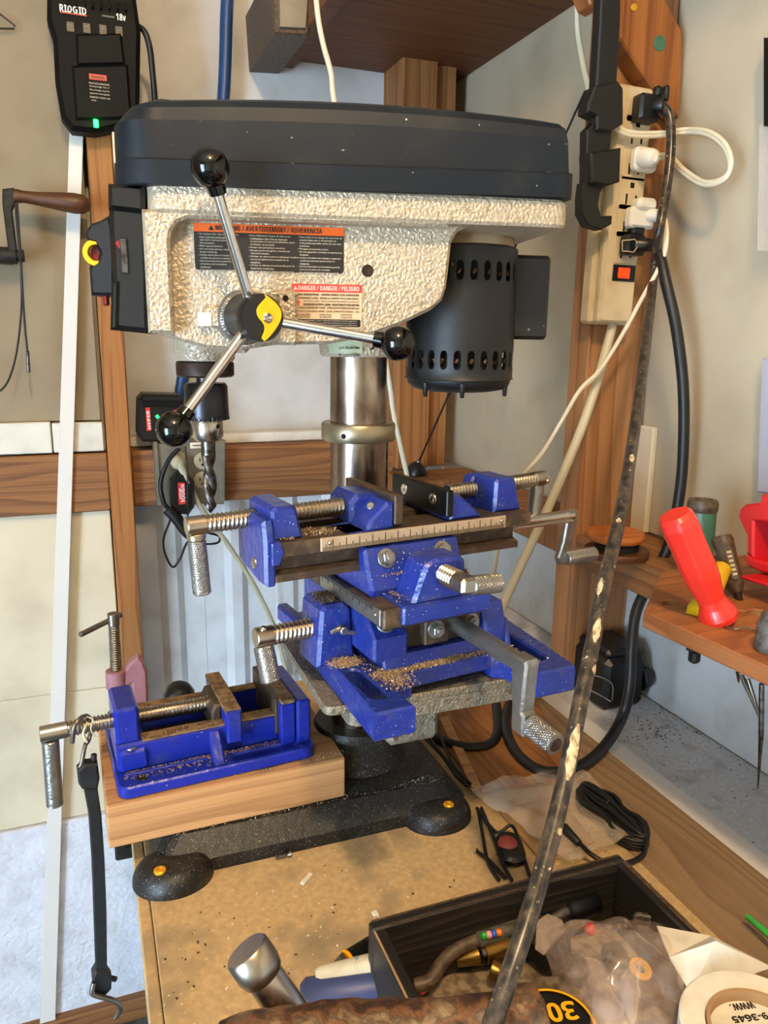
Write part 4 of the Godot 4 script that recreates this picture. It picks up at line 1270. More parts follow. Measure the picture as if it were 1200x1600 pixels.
	part(feed, "crank_arm", MB.new().prism(poly([0.1475, 0.2860, 0.1590, 0.2860, 0.1590, 0.2780, 0.1535, 0.2450, 0.1535, 0.2385, 0.1420, 0.2385, 0.1390, 0.2450, 0.1440, 0.2600]), 0.1100, 0.1165, 0.0012), M.zinc)
	part(feed, "crank_handle", knurled(Vector3(0.1480, 0.2440, 0.1165), Vector3(0.1800, 0.2450, 0.1185), 0.0062), M.zinc)


func block_and_vise() -> void:
	var blk := thing("wood_block", "thick plank of pale wood lying on the black press base", "wood block", Vector3(-0.132, 0.0286, 0.0), 1.5)
	part(blk, "plank", MB.new().span(Vector3(-0.2345, 0.0288, -0.080), Vector3(-0.0330, 0.0680, 0.0600), 0.0014), M.wood_block)
	var v := thing("drill_press_vise", "small bright blue screw vise standing on the wood block", "vise", Vector3(-0.143, 0.068, 0.0), SMALL_TURN)
	var b := MB.new()
	var plan := rrect(-0.2265, -0.066, -0.0590, 0.0480, 0.009)
	b.slab(keyhole(plan, capsule(Vector2(-0.128, 0.0365), Vector2(-0.0775, 0.0365), 0.0050)), 0.0685, 0.0790, 0.0014)
	b.span(Vector3(-0.2240, 0.078, 0.0100), Vector3(-0.0860, 0.1030, 0.0225), 0.002)
	b.span(Vector3(-0.2240, 0.078, -0.0480), Vector3(-0.0860, 0.1030, -0.0380), 0.002)
	b.along_x(poly([0.0215, 0.0785, 0.0440, 0.0785, 0.0400, 0.0815, 0.0235, 0.1000, 0.0215, 0.1000]), -0.1490, -0.1385, 0.0018)
	b.span(Vector3(-0.2235, 0.078, -0.040), Vector3(-0.1985, 0.0985, 0.0250), 0.003)
	b.span(Vector3(-0.2235, 0.095, -0.0300), Vector3(-0.2040, 0.1330, 0.0185), 0.0025)
	# low raised rim along the front of the base
	b.span(Vector3(-0.2200, 0.0780, 0.0290), Vector3(-0.1520, 0.0812, 0.0315), 0.0006)
	var base := part(v, "base", b, M.small_blue)
	part(base, "hole", MB.new().cyl(Vector3(-0.207, 0.0785, 0.0375), Vector3(-0.207, 0.0793, 0.0375), 0.0048), M.hole_dark)
	part(base, "rail_cap", MB.new().span(Vector3(-0.2030, 0.1026, 0.0090), Vector3(-0.0870, 0.1042, 0.0225), 0.0004), M.dusty_iron)
	part(base, "rail_cap", MB.new().span(Vector3(-0.2030, 0.1026, -0.0480), Vector3(-0.0870, 0.1042, -0.0370), 0.0004), M.dusty_iron)
	part(base, "bed", MB.new().span(Vector3(-0.2000, 0.0785, -0.0385), Vector3(-0.0870, 0.0815, 0.0105), 0.0004), M.motor_inside)
	part(base, "rivet", MB.new().turned([Vector2(0.0048, 0), Vector2(0.0046, 0.0008), Vector2(0.0020, 0.0014), Vector2(0.0016, 0.0008), Vector2(0, 0.0008)], Vector3(-0.2120, 0.0985, 0.0205), Vector3(-0.2120, 0.1005, 0.0205), 16), M.zinc)
	var sc := MB.new()
	sc.screw(Vector3(-0.2590, 0.1105, -0.010), Vector3(-0.1400, 0.1105, -0.010), 0.0070, 0.0031, 0.0013)
	var screw := part(v, "screw", sc, M.steel_thread)
	part(screw, "crank_elbow", MB.new().cyl(Vector3(-0.2800, 0.1100, -0.010), Vector3(-0.2585, 0.1105, -0.010), 0.0070), M.steel)
	part(screw, "crank_handle", MB.new().cyl(Vector3(-0.2725, 0.1035, -0.010), Vector3(-0.2735, 0.0440, -0.008), 0.0068, -1, 22, 0.001), M.zinc)
	var mj := MB.new()
	mj.prism(poly([-0.1345, 0.0900, -0.1215, 0.0900, -0.1215, 0.1195, -0.1345, 0.1195]), -0.050, 0.0330, 0.0015)
	var jaw := part(v, "moving_jaw", mj, M.small_blue)
	part(jaw, "jaw_face", MB.new().span(Vector3(-0.1348, 0.1160, -0.0505), Vector3(-0.1212, 0.1205, 0.0300), 0.0006), M.dusty_iron)
	part(jaw, "jaw_lug", MB.new().prism(poly([-0.1430, 0.0950, -0.1340, 0.0950, -0.1340, 0.1180, -0.1400, 0.1180, -0.1430, 0.1120]), -0.032, 0.0120, 0.002), M.iron_brown)
	var fj := MB.new()
	fj.span(Vector3(-0.0870, 0.0775, -0.0480), Vector3(-0.0735, 0.1180, 0.0340), 0.0015)
	fj.span(Vector3(-0.0730, 0.0775, -0.0440), Vector3(-0.0600, 0.1195, 0.0365), 0.0020)
	var fjaw := part(v, "fixed_jaw", fj, M.small_blue)
	part(fjaw, "jaw_face", MB.new().span(Vector3(-0.0895, 0.0860, -0.0490), Vector3(-0.0840, 0.1205, 0.0260), 0.0006), M.iron_brown)
	part(fjaw, "jaw_cap", MB.new().span(Vector3(-0.0860, 0.1170, -0.0485), Vector3(-0.0735, 0.1206, 0.0335), 0.0006), M.dusty_iron)


static func xy(pts: Array) -> PackedVector2Array:
	var p := PackedVector2Array()
	for q in pts:
		p.append(Vector2(q.x, q.y))
	return p


static func zy(pts: Array) -> PackedVector2Array:
	var p := PackedVector2Array()
	for q in pts:
		p.append(Vector2(q.z, q.y))
	return p


static func xz(pts: Array) -> PackedVector2Array:
	var p := PackedVector2Array()
	for q in pts:
		p.append(Vector2(q.x, q.z))
	return p


func back_wall_things() -> void:
	# corner ledge behind the column
	part(get_node("wall_back"), "ledge_board", MB.new().span(Vector3(0.262, 0.158, -0.612), Vector3(0.339, 0.197, -0.505), 0.002), M.wood_post)
	# big battery charger
	var ch := thing("battery_charger", "large black battery charger with one glowing green light above the drill press", "battery charger", Vector3(-0.1861, 0.7241, -0.609))
	part(ch, "case", MB.new().prism(xy([Vector3(-0.2341, 0.9016, -0.57), Vector3(-0.1293, 0.9183, -0.57), Vector3(-0.1237, 0.8577, -0.57), Vector3(-0.1216, 0.8345, -0.57), Vector3(-0.1285, 0.7415, -0.57), Vector3(-0.1541, 0.7111, -0.57), Vector3(-0.1882, 0.7013, -0.57), Vector3(-0.2193, 0.7016, -0.57), Vector3(-0.2311, 0.7172, -0.57), Vector3(-0.2357, 0.7616, -0.57), Vector3(-0.2342, 0.8119, -0.57), Vector3(-0.2401, 0.8353, -0.57)]), -0.6095, -0.570, 0.006), M.plastic_dark)
	var bay := part(ch, "battery_bay", MB.new().prism(xy([Vector3(-0.2135, 0.7807, -0.565), Vector3(-0.1412, 0.7911, -0.565), Vector3(-0.1401, 0.7228, -0.565), Vector3(-0.2135, 0.7138, -0.565)]), -0.572, -0.5655, 0.003).prism(xy([Vector3(-0.2059, 0.8202, -0.565), Vector3(-0.1471, 0.8295, -0.565), Vector3(-0.1445, 0.7907, -0.565), Vector3(-0.2071, 0.7815, -0.565)]), -0.572, -0.5665, 0.003), M.plastic_mid)
	for i in 8:
		var a := Vector3(-0.2134, 0.8573, -0.566) + Vector3(0.0105 * i, 0.0005 * i, 0)
		part(ch, "vent_fin", MB.new().box(a, Vector3(0.0035, 0.010, 0.006), 0.001), M.plastic_mid)
	letters(ch, "RIDGID", Vector3(-0.207, 0.8493, -0.5685) - ch.get_meta("from"), 0.0085, 0.033, M.ink_white)
	part(ch, "red_line", MB.new().box(Vector3(-0.2066, 0.8441, -0.5688), Vector3(0.033, 0.0012, 0.001), 0), M.label_red)
	letters(ch, "18v", Vector3(-0.1466, 0.8486, -0.5685) - ch.get_meta("from"), 0.0082, 0.0125, M.ink_white)
	part(ch, "print_mark", MB.new().box(Vector3(-0.1631, 0.8472, -0.5688), Vector3(0.016, 0.0022, 0.0006), 0), M.ink_grey)
	for i in 4:
		part(ch, "pictogram", MB.new().box(Vector3(-0.2117, 0.8283, -0.569) + Vector3(0.0205 * i, 0.001 * i, 0), Vector3(0.009, 0.0115, 0.0008), 0), M.hub_black)
		part(ch, "pictogram_mark", MB.new().box(Vector3(-0.2116, 0.8297, -0.5686) + Vector3(0.0205 * i, 0.001 * i, 0), Vector3(0.005, 0.0035, 0.0006), 0), M.ink_grey)
	part(ch, "warning_mark", MB.new().box(Vector3(-0.1812, 0.7697, -0.565), Vector3(0.0225, 0.0072, 0.001), 0.0003), M.label_red)
	letters(ch, "WARNING", Vector3(-0.1813, 0.7695, -0.5642) - ch.get_meta("from"), 0.004, 0.018, M.ink_black)
	for i in 6:
		letters(ch, ["Read and understand", "the warnings. Risk of", "fire: charge only the", "approved rechargeable", "batteries. Indoor use", "only."][i], Vector3(-0.1801, 0.7618, -0.5645) - ch.get_meta("from") + Vector3(-0.008 if i == 5 else 0.0, -0.0043 * i, 0), 0.0026, 0.0255 if i < 5 else 0.007, M.ink_pale, Basis(), false)
	part(ch, "charge_light", MB.new().box(Vector3(-0.1875, 0.7118, -0.566), Vector3(0.0065, 0.0105, 0.004), 0.001), M.led_green, 0, "glowing green light")
	var gl := OmniLight3D.new()
	gl.name = "charge_glow"
	gl.position = Vector3(-0.1878, 0.7096, -0.556)
	gl.light_color = Color(0.1, 1.0, 0.35)
	gl.light_energy = 0.0004
	gl.light_size = 0.004
	gl.omni_range = 3.0
	gl.omni_attenuation = 2.0
	gl.shadow_enabled = true
	add_child(gl)
	part(ch, "power_lead", MB.new().tube(MB.smooth([Vector3(-0.1247, 0.8484, -0.59), Vector3(-0.1152, 0.8401, -0.585), Vector3(-0.1094, 0.8208, -0.585), Vector3(-0.107, 0.7941, -0.59), Vector3(-0.1043, 0.7472, -0.6), Vector3(-0.1037, 0.6737, -0.62)]), 0.0042), M.cord_black)
	# white strip leaning on the wall
	single("white_strip", MB.new().prism(xy([Vector3(-0.2183, 0.7448, -0.606), Vector3(-0.1998, 0.7468, -0.606), Vector3(-0.3551, -0.7802, -0.606), Vector3(-0.3795, -0.7712, -0.606)]), -0.6105, -0.606, 0.0006), M.strip_white, "long narrow white strip leaning upright against the left wall", "strip")
	# crank of an old hand tool at the left edge
	var hc := thing("hand_crank", "dark iron hand crank with turned wooden grip at the left edge", "hand crank", Vector3(-0.3155, 0.534, -0.58))
	part(hc, "arm", MB.new().prism(xy([Vector3(-0.3119, 0.6188, -0.57), Vector3(-0.2976, 0.6215, -0.57), Vector3(-0.2967, 0.6045, -0.57), Vector3(-0.3025, 0.5918, -0.57), Vector3(-0.3006, 0.5406, -0.57), Vector3(-0.3113, 0.5367, -0.57), Vector3(-0.3136, 0.5993, -0.57)]), -0.578, -0.566, 0.0015), M.cast_grey)
	part(hc, "shaft", MB.new().cyl(Vector3(-0.3544, 0.5335, -0.575), Vector3(-0.3023, 0.5342, -0.575), 0.0095, 0.0105).cyl(Vector3(-0.3023, 0.5342, -0.575), Vector3(-0.2925, 0.5347, -0.575), 0.008), M.cast_grey)
	part(hc, "bearing", MB.new().box(Vector3(-0.3184, 0.5353, -0.597), Vector3(0.02, 0.02, 0.05), 0.002), M.cast_grey)
	part(hc, "grip", MB.new().turned([Vector2(0, 0), Vector2(0.0085, 0.0), Vector2(0.0092, 0.004), Vector2(0.0078, 0.012), Vector2(0.0088, 0.03), Vector2(0.0122, 0.058), Vector2(0.0138, 0.076), Vector2(0.0128, 0.088), Vector2(0.008, 0.0955), Vector2(0, 0.098)], Vector3(-0.2985, 0.612, -0.572), Vector3(-0.2089, 0.6057, -0.566)), M.wood_handle)
	var cw := thing("hanging_wires", "pair of thin black wires hanging beside the hand crank", "wire", Vector3(-0.2951, 0.517, -0.566))
	part(cw, "wire", MB.new().tube(MB.smooth([Vector3(-0.2972, 0.6009, -0.562), Vector3(-0.2975, 0.5498, -0.56), Vector3(-0.2973, 0.5166, -0.562), Vector3(-0.3026, 0.4569, -0.566), Vector3(-0.3151, 0.3957, -0.566), Vector3(-0.3315, 0.3576, -0.566), Vector3(-0.3557, 0.341, -0.566)]), 0.0014, 6), M.cord_black)
	part(cw, "wire", MB.new().tube(MB.smooth([Vector3(-0.2947, 0.6007, -0.56), Vector3(-0.2958, 0.5497, -0.558), Vector3(-0.2972, 0.5082, -0.562), Vector3(-0.2992, 0.4483, -0.566), Vector3(-0.2988, 0.4045, -0.566)]), 0.0014, 6), M.cord_black)
	part(cw, "plug_tip", MB.new().cyl(Vector3(-0.2987, 0.4063, -0.566), Vector3(-0.2995, 0.3761, -0.566), 0.0024), M.steel_dark)
	single("wire_hook", MB.new().tube([Vector3(-0.3215, 0.8439, -0.612), Vector3(-0.2984, 0.8456, -0.612), Vector3(-0.2808, 0.8335, -0.612), Vector3(-0.2826, 0.8301, -0.612), Vector3(-0.3232, 0.8254, -0.612)], 0.0013, 6), M.cord_black, "thin bent wire hanger corner at the top left edge", "wire hook")
	# blue hose
	single("blue_hose", MB.new().tube(MB.smooth([Vector3(0.0217, 0.9806, -0.67), Vector3(0.0146, 0.9106, -0.67), Vector3(0.0056, 0.7891, -0.67), Vector3(-0.0192, 0.5854, -0.68), Vector3(-0.0691, 0.3816, -0.685), Vector3(-0.0869, 0.2864, -0.685)]), 0.0098, 14), M.pipe_blue, "blue air hose hanging on the wall behind the drill press", "hose")
	# small charger with battery and the steel outlet box
	var sc := thing("small_charger", "small black battery charger with red side label on top of outlet box", "battery charger", Vector3(-0.118, 0.2624, -0.63))
	part(sc, "case", MB.new().prism(xy([Vector3(-0.1514, 0.3319, -0.6), Vector3(-0.1434, 0.3406, -0.6), Vector3(-0.0898, 0.3388, -0.6), Vector3(-0.0804, 0.3307, -0.6), Vector3(-0.0802, 0.267, -0.6), Vector3(-0.0894, 0.2612, -0.6), Vector3(-0.1493, 0.2675, -0.6), Vector3(-0.1554, 0.2777, -0.6)]), -0.659, -0.600, 0.004), M.black_plastic)
	part(sc, "front_rim", MB.new().prism(xy([Vector3(-0.146, 0.3311, -0.597), Vector3(-0.0866, 0.33, -0.597), Vector3(-0.0851, 0.32, -0.597), Vector3(-0.1456, 0.3213, -0.597)]), -0.601, -0.597, 0.001), M.plastic_mid)
	var lab := part(sc, "side_label", MB.new().box(Vector3(-0.138, 0.3022, -0.5992), Vector3(0.0065, 0.036, 0.001), 0.0003), M.label_red, 0, "red label")
	letters(lab, "HYPER", Vector3(-0.1376, 0.3012, -0.5984), 0.0042, 0.029, M.ink_white, Basis(Vector3(0, 0, 1), PI / 2 + 0.05))
	part(sc, "charge_light", MB.new().box(Vector3(-0.1244, 0.3058, -0.599), Vector3(0.0045, 0.005, 0.002), 0.0006, Basis(Vector3(0, 0, 1), 0.6)), M.led_green, 0, "glowing green light")
	part(sc, "red_tab", MB.new().box(Vector3(-0.095, 0.3131, -0.5985), Vector3(0.009, 0.005, 0.002), 0.001), M.label_red)
	var ob := thing("outlet_box", "steel wall outlet box with round sockets behind the drill bit", "outlet box", Vector3(-0.0728, 0.1475, -0.66))
	part(ob, "box", MB.new().prism(xy([Vector3(-0.1309, 0.2641, -0.605), Vector3(-0.0219, 0.2622, -0.605), Vector3(-0.0254, 0.1581, -0.605), Vector3(-0.1302, 0.163, -0.605)]), -0.66, -0.605, 0.002), M.outlet_metal)
	part(ob, "side_flange", MB.new().prism(xy([Vector3(-0.1329, 0.2666, -0.602), Vector3(-0.1261, 0.2664, -0.602), Vector3(-0.1245, 0.1633, -0.602), Vector3(-0.1314, 0.1637, -0.602)]), -0.62, -0.600, 0.001), M.outlet_metal)
	part(ob, "side_flange", MB.new().prism(xy([Vector3(-0.0285, 0.2649, -0.602), Vector3(-0.0203, 0.2646, -0.602), Vector3(-0.0246, 0.1652, -0.602), Vector3(-0.0319, 0.1657, -0.602)]), -0.62, -0.600, 0.001), M.outlet_metal)
	for q in [Vector3(-0.0579, 0.2324, -0.6045), Vector3(-0.0592, 0.2009, -0.6045), Vector3(-0.096, 0.2362, -0.6045)]:
		var rc := part(ob, "socket", MB.new().turned([Vector2(0.0135, 0), Vector2(0.0135, 0.003), Vector2(0.0120, 0.0036), Vector2(0, 0.0036)], q - Vector3(0, 0, 0.001), q + Vector3(0, 0, 1), 24), M.cord_cream)
		for s in [-1.0, 1.0]:
			part(rc, "slot", MB.new().box(q + Vector3(s * 0.004, 0.002, 0.0028), Vector3(0.0016, 0.006, 0.0006), 0), M.hole_dark)
		part(rc, "slot", MB.new().cyl(q + Vector3(0, -0.006, 0.0024), q + Vector3(0, -0.006, 0.0031), 0.0022), M.hole_dark)
	part(ob, "paper_tag", MB.new().box(Vector3(-0.0651, 0.2578, -0.6035), Vector3(0.022, 0.0095, 0.0008), 0), M.paper)
	part(ob, "print_mark", MB.new().box(Vector3(-0.0652, 0.2578, -0.603), Vector3(0.014, 0.002, 0.0004), 0), M.ink_grey)
	var cc := thing("plugged_cable", "cream cord with round plug running down from the outlet box", "cord", Vector3(-0.0939, 0.2265, -0.6))
	part(cc, "plug", MB.new().turned([Vector2(0, 0), Vector2(0.0115, 0), Vector2(0.012, 0.006), Vector2(0.0105, 0.016), Vector2(0.007, 0.021), Vector2(0.005, 0.024), Vector2(0, 0.024)], Vector3(-0.0983, 0.2346, -0.602), Vector3(-0.0964, 0.2327, -0.575)).turned([Vector2(0.0062, 0), Vector2(0.0052, 0.02), Vector2(0, 0.02)], Vector3(-0.0974, 0.2355, -0.583), Vector3(-0.0885, 0.2146, -0.583)), M.cord_cream)
	part(cc, "cable", MB.new().tube(MB.smooth([Vector3(-0.0928, 0.2271, -0.583), Vector3(-0.0811, 0.1953, -0.585), Vector3(-0.0598, 0.1486, -0.6), Vector3(-0.023, 0.0917, -0.62), Vector3(0.0098, 0.0346, -0.63), Vector3(0.0364, -0.0183, -0.64), Vector3(0.0683, -0.0964, -0.66), Vector3(0.0932, -0.1998, -0.67)]), 0.0042, 10), M.cord_cream)
	var ad := thing("plug_adapter", "black plug-in adapter with upright red label below the outlet box", "adapter", Vector3(-0.0933, 0.151, -0.6))
	part(ad, "case", MB.new().prism(xy([Vector3(-0.1107, 0.2064, -0.59), Vector3(-0.0993, 0.2191, -0.59), Vector3(-0.0845, 0.2173, -0.59), Vector3(-0.0742, 0.2023, -0.59), Vector3(-0.0759, 0.1625, -0.59), Vector3(-0.0855, 0.1495, -0.59), Vector3(-0.1053, 0.154, -0.59), Vector3(-0.1127, 0.165, -0.59)]), -0.604, -0.580, 0.003), M.black_plastic)
	var al := part(ad, "label_plate", MB.new().box(Vector3(-0.0951, 0.1858, -0.5792), Vector3(0.0105, 0.035, 0.001), 0.002), M.label_red, 0, "red label")
	letters(al, "TOUGH", Vector3(-0.0933, 0.1859, -0.5784), 0.0058, 0.029, M.ink_white, Basis(Vector3(0, 0, 1), PI / 2))
	letters(al, "HYPER", Vector3(-0.0977, 0.1861, -0.5784), 0.0026, 0.017, M.ink_white, Basis(Vector3(0, 0, 1), PI / 2))
	var ac := thing("black_leads", "tangled thin black leads looping below the outlet box", "cord", Vector3(-0.1108, 0.1228, -0.59))
	part(ac, "lead", MB.new().tube(MB.smooth([Vector3(-0.0944, 0.2564, -0.592), Vector3(-0.1134, 0.2355, -0.588), Vector3(-0.1258, 0.2024, -0.588), Vector3(-0.1225, 0.1713, -0.588), Vector3(-0.1132, 0.1592, -0.588), Vector3(-0.1001, 0.1495, -0.585), Vector3(-0.0956, 0.1387, -0.585)]), 0.0036, 8), M.cord_black)
	part(ac, "lead", MB.new().tube(MB.smooth([Vector3(-0.0872, 0.2602, -0.577), Vector3(-0.0855, 0.2181, -0.574), Vector3(-0.0877, 0.1667, -0.574), Vector3(-0.087, 0.1423, -0.58)]), 0.0013, 6), M.cord_black)
	part(ac, "lead", MB.new().tube(MB.smooth([Vector3(-0.1176, 0.156, -0.585), Vector3(-0.1143, 0.1432, -0.585), Vector3(-0.1244, 0.1107, -0.6), Vector3(-0.1221, 0.0782, -0.62), Vector3(-0.11, 0.0509, -0.63), Vector3(-0.0969, 0.0653, -0.63), Vector3(-0.0831, 0.0967, -0.62), Vector3(-0.0593, 0.0892, -0.62), Vector3(-0.0345, 0.0867, -0.63), Vector3(-0.0319, 0.0977, -0.63), Vector3(-0.0544, 0.1087, -0.62), Vector3(-0.0795, 0.1178, -0.6)]), 0.0019, 6), M.cord_black)
	part(ac, "bundle", MB.new().tube(MB.smooth([Vector3(-0.1178, 0.1613, -0.58), Vector3(-0.1051, 0.1441, -0.578), Vector3(-0.0941, 0.1244, -0.578), Vector3(-0.0824, 0.1102, -0.58)]), 0.009, 10, 0.006), M.cord_black)
	# white cord hanging behind the press
	single("white_lamp_cord", MB.new().tube(MB.smooth([Vector3(0.0758, 0.8859, -0.4), Vector3(0.0803, 0.8297, -0.4), Vector3(0.0877, 0.7942, -0.4), Vector3(0.0979, 0.7621, -0.4), Vector3(0.103, 0.7249, -0.4), Vector3(0.1295, 0.5783, -0.38), Vector3(0.1658, 0.3856, -0.36), Vector3(0.1753, 0.3325, -0.36), Vector3(0.1858, 0.287, -0.36), Vector3(0.203, 0.2211, -0.36)]), 0.0034, 8, -1.0, 1.5), M.cord_white, "white flat cord hanging from the shelf behind the drill press", "cord")
	# whip antenna on the corner ledge
	var an := thing("whip_antenna", "black magnet-mount whip antenna leaning across the back corner", "antenna", Vector3(0.3021, 0.197, -0.5668))
	part(an, "magnet_base", MB.new().turned([Vector2(0, 0), Vector2(0.0185, 0), Vector2(0.019, 0.005), Vector2(0.014, 0.016), Vector2(0.007, 0.022), Vector2(0, 0.024)], Vector3(0.301, 0.1975, -0.5642), Vector3(0.301, 0.1975, -0.5642) + Vector3.UP, 24), M.black_plastic)
	part(an, "ferrule", MB.new().cyl(Vector3(0.301, 0.1975, -0.5642) + Vector3(0.0, 0.017, 0), Vector3(0.301, 0.1975, -0.5642) + Vector3(0.004, 0.026, 0.003), 0.004), M.zinc)
	part(an, "whip", MB.new().cyl(Vector3(0.301, 0.1975, -0.5642) + Vector3(0.003, 0.022, 0.002), Vector3(0.328, 0.7078, -0.168), 0.0017, 0.0012, 8), M.cord_black)
	# shelf overhead
	var sh := thing("wall_shelf", "dark brown wooden shelf board in the upper back corner", "shelf", Vector3(0.2514, 0.8743, -0.69))
	var sy := 0.866
	part(sh, "board", MB.new().span(Vector3(0.125, sy, -0.698), Vector3(0.418, sy + 0.02, -0.30), 0.001), M.wood_shelf)
	part(sh, "front_lip", MB.new().span(Vector3(0.125, sy - 0.004, -0.30), Vector3(0.418, sy + 0.03, -0.28), 0.001), M.wood_shelf)
	part(sh, "end_board", MB.new().span(Vector3(0.100, sy - 0.012, -0.698), Vector3(0.1245, sy + 0.03, -0.33), 0.001), M.wood_shelf)
	var jb := thing("junction_box", "weathered grey-green box on the wall beside the upper shelf", "box", Vector3(0.0894, 0.8605, -0.55))
	part(jb, "case", MB.new().prism(xy([Vector3(0.0492, 0.9199, -0.5), Vector3(0.1179, 0.9309, -0.5), Vector3(0.1018, 0.8439, -0.5), Vector3(0.053, 0.8405, -0.5)]), -0.70, -0.52, 0.002), M.handle_brown)
	part(jb, "cover", MB.new().prism(xy([Vector3(0.0598, 0.9216, -0.5), Vector3(0.1043, 0.9287, -0.5), Vector3(0.0973, 0.8512, -0.5), Vector3(0.0594, 0.8476, -0.5)]), -0.5205, -0.516, 0.001), M.outlet_metal)
	# clamp behind the small vise
	var cl := thing("c_clamp", "rusty pink C-clamp with sliding bar standing behind the small vise", "clamp", Vector3(-0.2048, 0.0673, -0.095))
	part(cl, "screw", MB.new().screw(Vector3(-0.218, 0.0592, -0.095), Vector3(-0.2153, 0.16, -0.095), 0.0052, 0.0024, 0.0007).cyl(Vector3(-0.2153, 0.1587, -0.095), Vector3(-0.2152, 0.1711, -0.095), 0.0056), M.wire_steel)
	part(cl, "sliding_bar", MB.new().cyl(Vector3(-0.2457, 0.1605, -0.075), Vector3(-0.2075, 0.1653, -0.105), 0.0026), M.wire_steel)
	part(cl, "boss", MB.new().cyl(Vector3(-0.217, 0.0934, -0.095), Vector3(-0.2165, 0.1123, -0.095), 0.0095, 0.0098), M.pink_paint)
	part(cl, "frame", MB.new().prism(xy([Vector3(-0.2099, 0.1098, -0.1), Vector3(-0.2027, 0.1196, -0.1), Vector3(-0.1951, 0.1247, -0.1), Vector3(-0.1911, 0.1207, -0.1), Vector3(-0.1876, 0.1072, -0.1), Vector3(-0.1889, 0.0479, -0.1), Vector3(-0.2042, 0.0507, -0.1), Vector3(-0.2027, 0.0978, -0.1), Vector3(-0.2108, 0.0936, -0.1)]), -0.104, -0.090, 0.002), M.pink_paint)
	part(cl, "frame_foot", MB.new().box(Vector3(-0.2055, 0.0509, -0.1), Vector3(0.040, 0.012, 0.014), 0.002), M.pink_paint)
	# black knob on the bench behind the block
	var kn := thing("ribbed_stopper", "small black ribbed knob standing on the bench behind the wood block", "knob", Vector3(-0.1472, 0, -0.2155))
	part(kn, "body", MB.new().turned([Vector2(0, 0), Vector2(0.016, 0), Vector2(0.018, 0.006), Vector2(0.018, 0.022), Vector2(0.013, 0.030), Vector2(0.008, 0.033), Vector2(0, 0.033)], Vector3(-0.1473, 0.0005, -0.2145), Vector3(-0.1473, 0.0005, -0.2145) + Vector3.UP, 12), M.black_plastic)
	part(kn, "stem", MB.new().cyl(Vector3(-0.1525, 0.03, -0.1559), Vector3(-0.1547, 0.0425, -0.131), 0.0022, -1, 8), M.steel_dark)
	# rubber strap with hooks, hung on the crank screw of the small vise
	var sp := thing("rubber_strap", "black rubber tie-down strap with wire hooks hanging off the small vise screw", "strap", Vector3(-0.248, 0.10, -0.005), SMALL_TURN)
	part(sp, "top_hook", MB.new().tube(MB.smooth([Vector3(-0.2562, 0.1049, 0.004), Vector3(-0.2538, 0.1193, 0.006), Vector3(-0.2483, 0.1242, 0.002), Vector3(-0.2424, 0.1198, -0.008), Vector3(-0.2394, 0.1087, -0.016), Vector3(-0.2427, 0.0975, -0.01), Vector3(-0.2464, 0.0955, -0.004), Vector3(-0.25, 0.0837, 0), Vector3(-0.2528, 0.0754, 0.002), Vector3(-0.2502, 0.0699, 0.003), Vector3(-0.2463, 0.0683, 0.003)]), 0.0019, 8), M.wire_steel)
	part(sp, "twine", MB.new().tube(MB.smooth([Vector3(-0.2437, 0.1224, -0.002), Vector3(-0.2391, 0.121, 0.002), Vector3(-0.2413, 0.1132, 0.004), Vector3(-0.2378, 0.1054, 0.004)]), 0.0007, 5).tube(MB.smooth([Vector3(-0.2431, 0.1186, 0), Vector3(-0.2473, 0.1111, 0.003), Vector3(-0.245, 0.1024, 0.004)]), 0.0012, 5), M.cord_cream)
	part(sp, "end_block", MB.new().prism(xy([Vector3(-0.2544, 0.0788, 0), Vector3(-0.2485, 0.0833, 0), Vector3(-0.238, 0.0814, 0), Vector3(-0.2374, 0.0674, 0), Vector3(-0.2396, 0.0582, 0), Vector3(-0.2516, 0.0607, 0), Vector3(-0.2542, 0.0668, 0)]), -0.007, 0.006, 0.002).cyl(Vector3(-0.2411, 0.0798, -0.001), Vector3(-0.2401, 0.0879, -0.001), 0.0024), M.rubber)
	part(sp, "band", MB.new().prism(xy([Vector3(-0.2506, 0.0611, 0), Vector3(-0.2396, 0.0582, 0), Vector3(-0.2382, 0.0321, 0), Vector3(-0.2385, -0.0119, 0), Vector3(-0.2402, -0.0632, 0), Vector3(-0.2436, -0.1239, 0), Vector3(-0.2531, -0.1202, 0), Vector3(-0.2507, -0.0596, 0), Vector3(-0.2488, -0.0087, 0), Vector3(-0.2484, 0.0349, 0)]), -0.0045, 0.0035, 0.0012), M.rubber)
	part(sp, "end_block", MB.new().prism(xy([Vector3(-0.2531, -0.1188, 0), Vector3(-0.2441, -0.1223, 0), Vector3(-0.2403, -0.1321, 0), Vector3(-0.2416, -0.144, 0), Vector3(-0.248, -0.1497, 0), Vector3(-0.2567, -0.1413, 0), Vector3(-0.2567, -0.1242, 0)]), -0.007, 0.006, 0.002).cyl(Vector3(-0.2416, -0.1366, -0.001), Vector3(-0.2363, -0.1401, -0.001), 0.0024), M.rubber)
	part(sp, "bottom_hook", MB.new().tube(MB.smooth([Vector3(-0.2554, -0.1287, 0.007), Vector3(-0.2577, -0.1371, 0.008), Vector3(-0.2538, -0.1419, 0.009), Vector3(-0.2419, -0.15, 0.01), Vector3(-0.2364, -0.1579, 0.01), Vector3(-0.2362, -0.1669, 0.008), Vector3(-0.2403, -0.174, 0.006)]), 0.0024, 8), M.wire_steel)


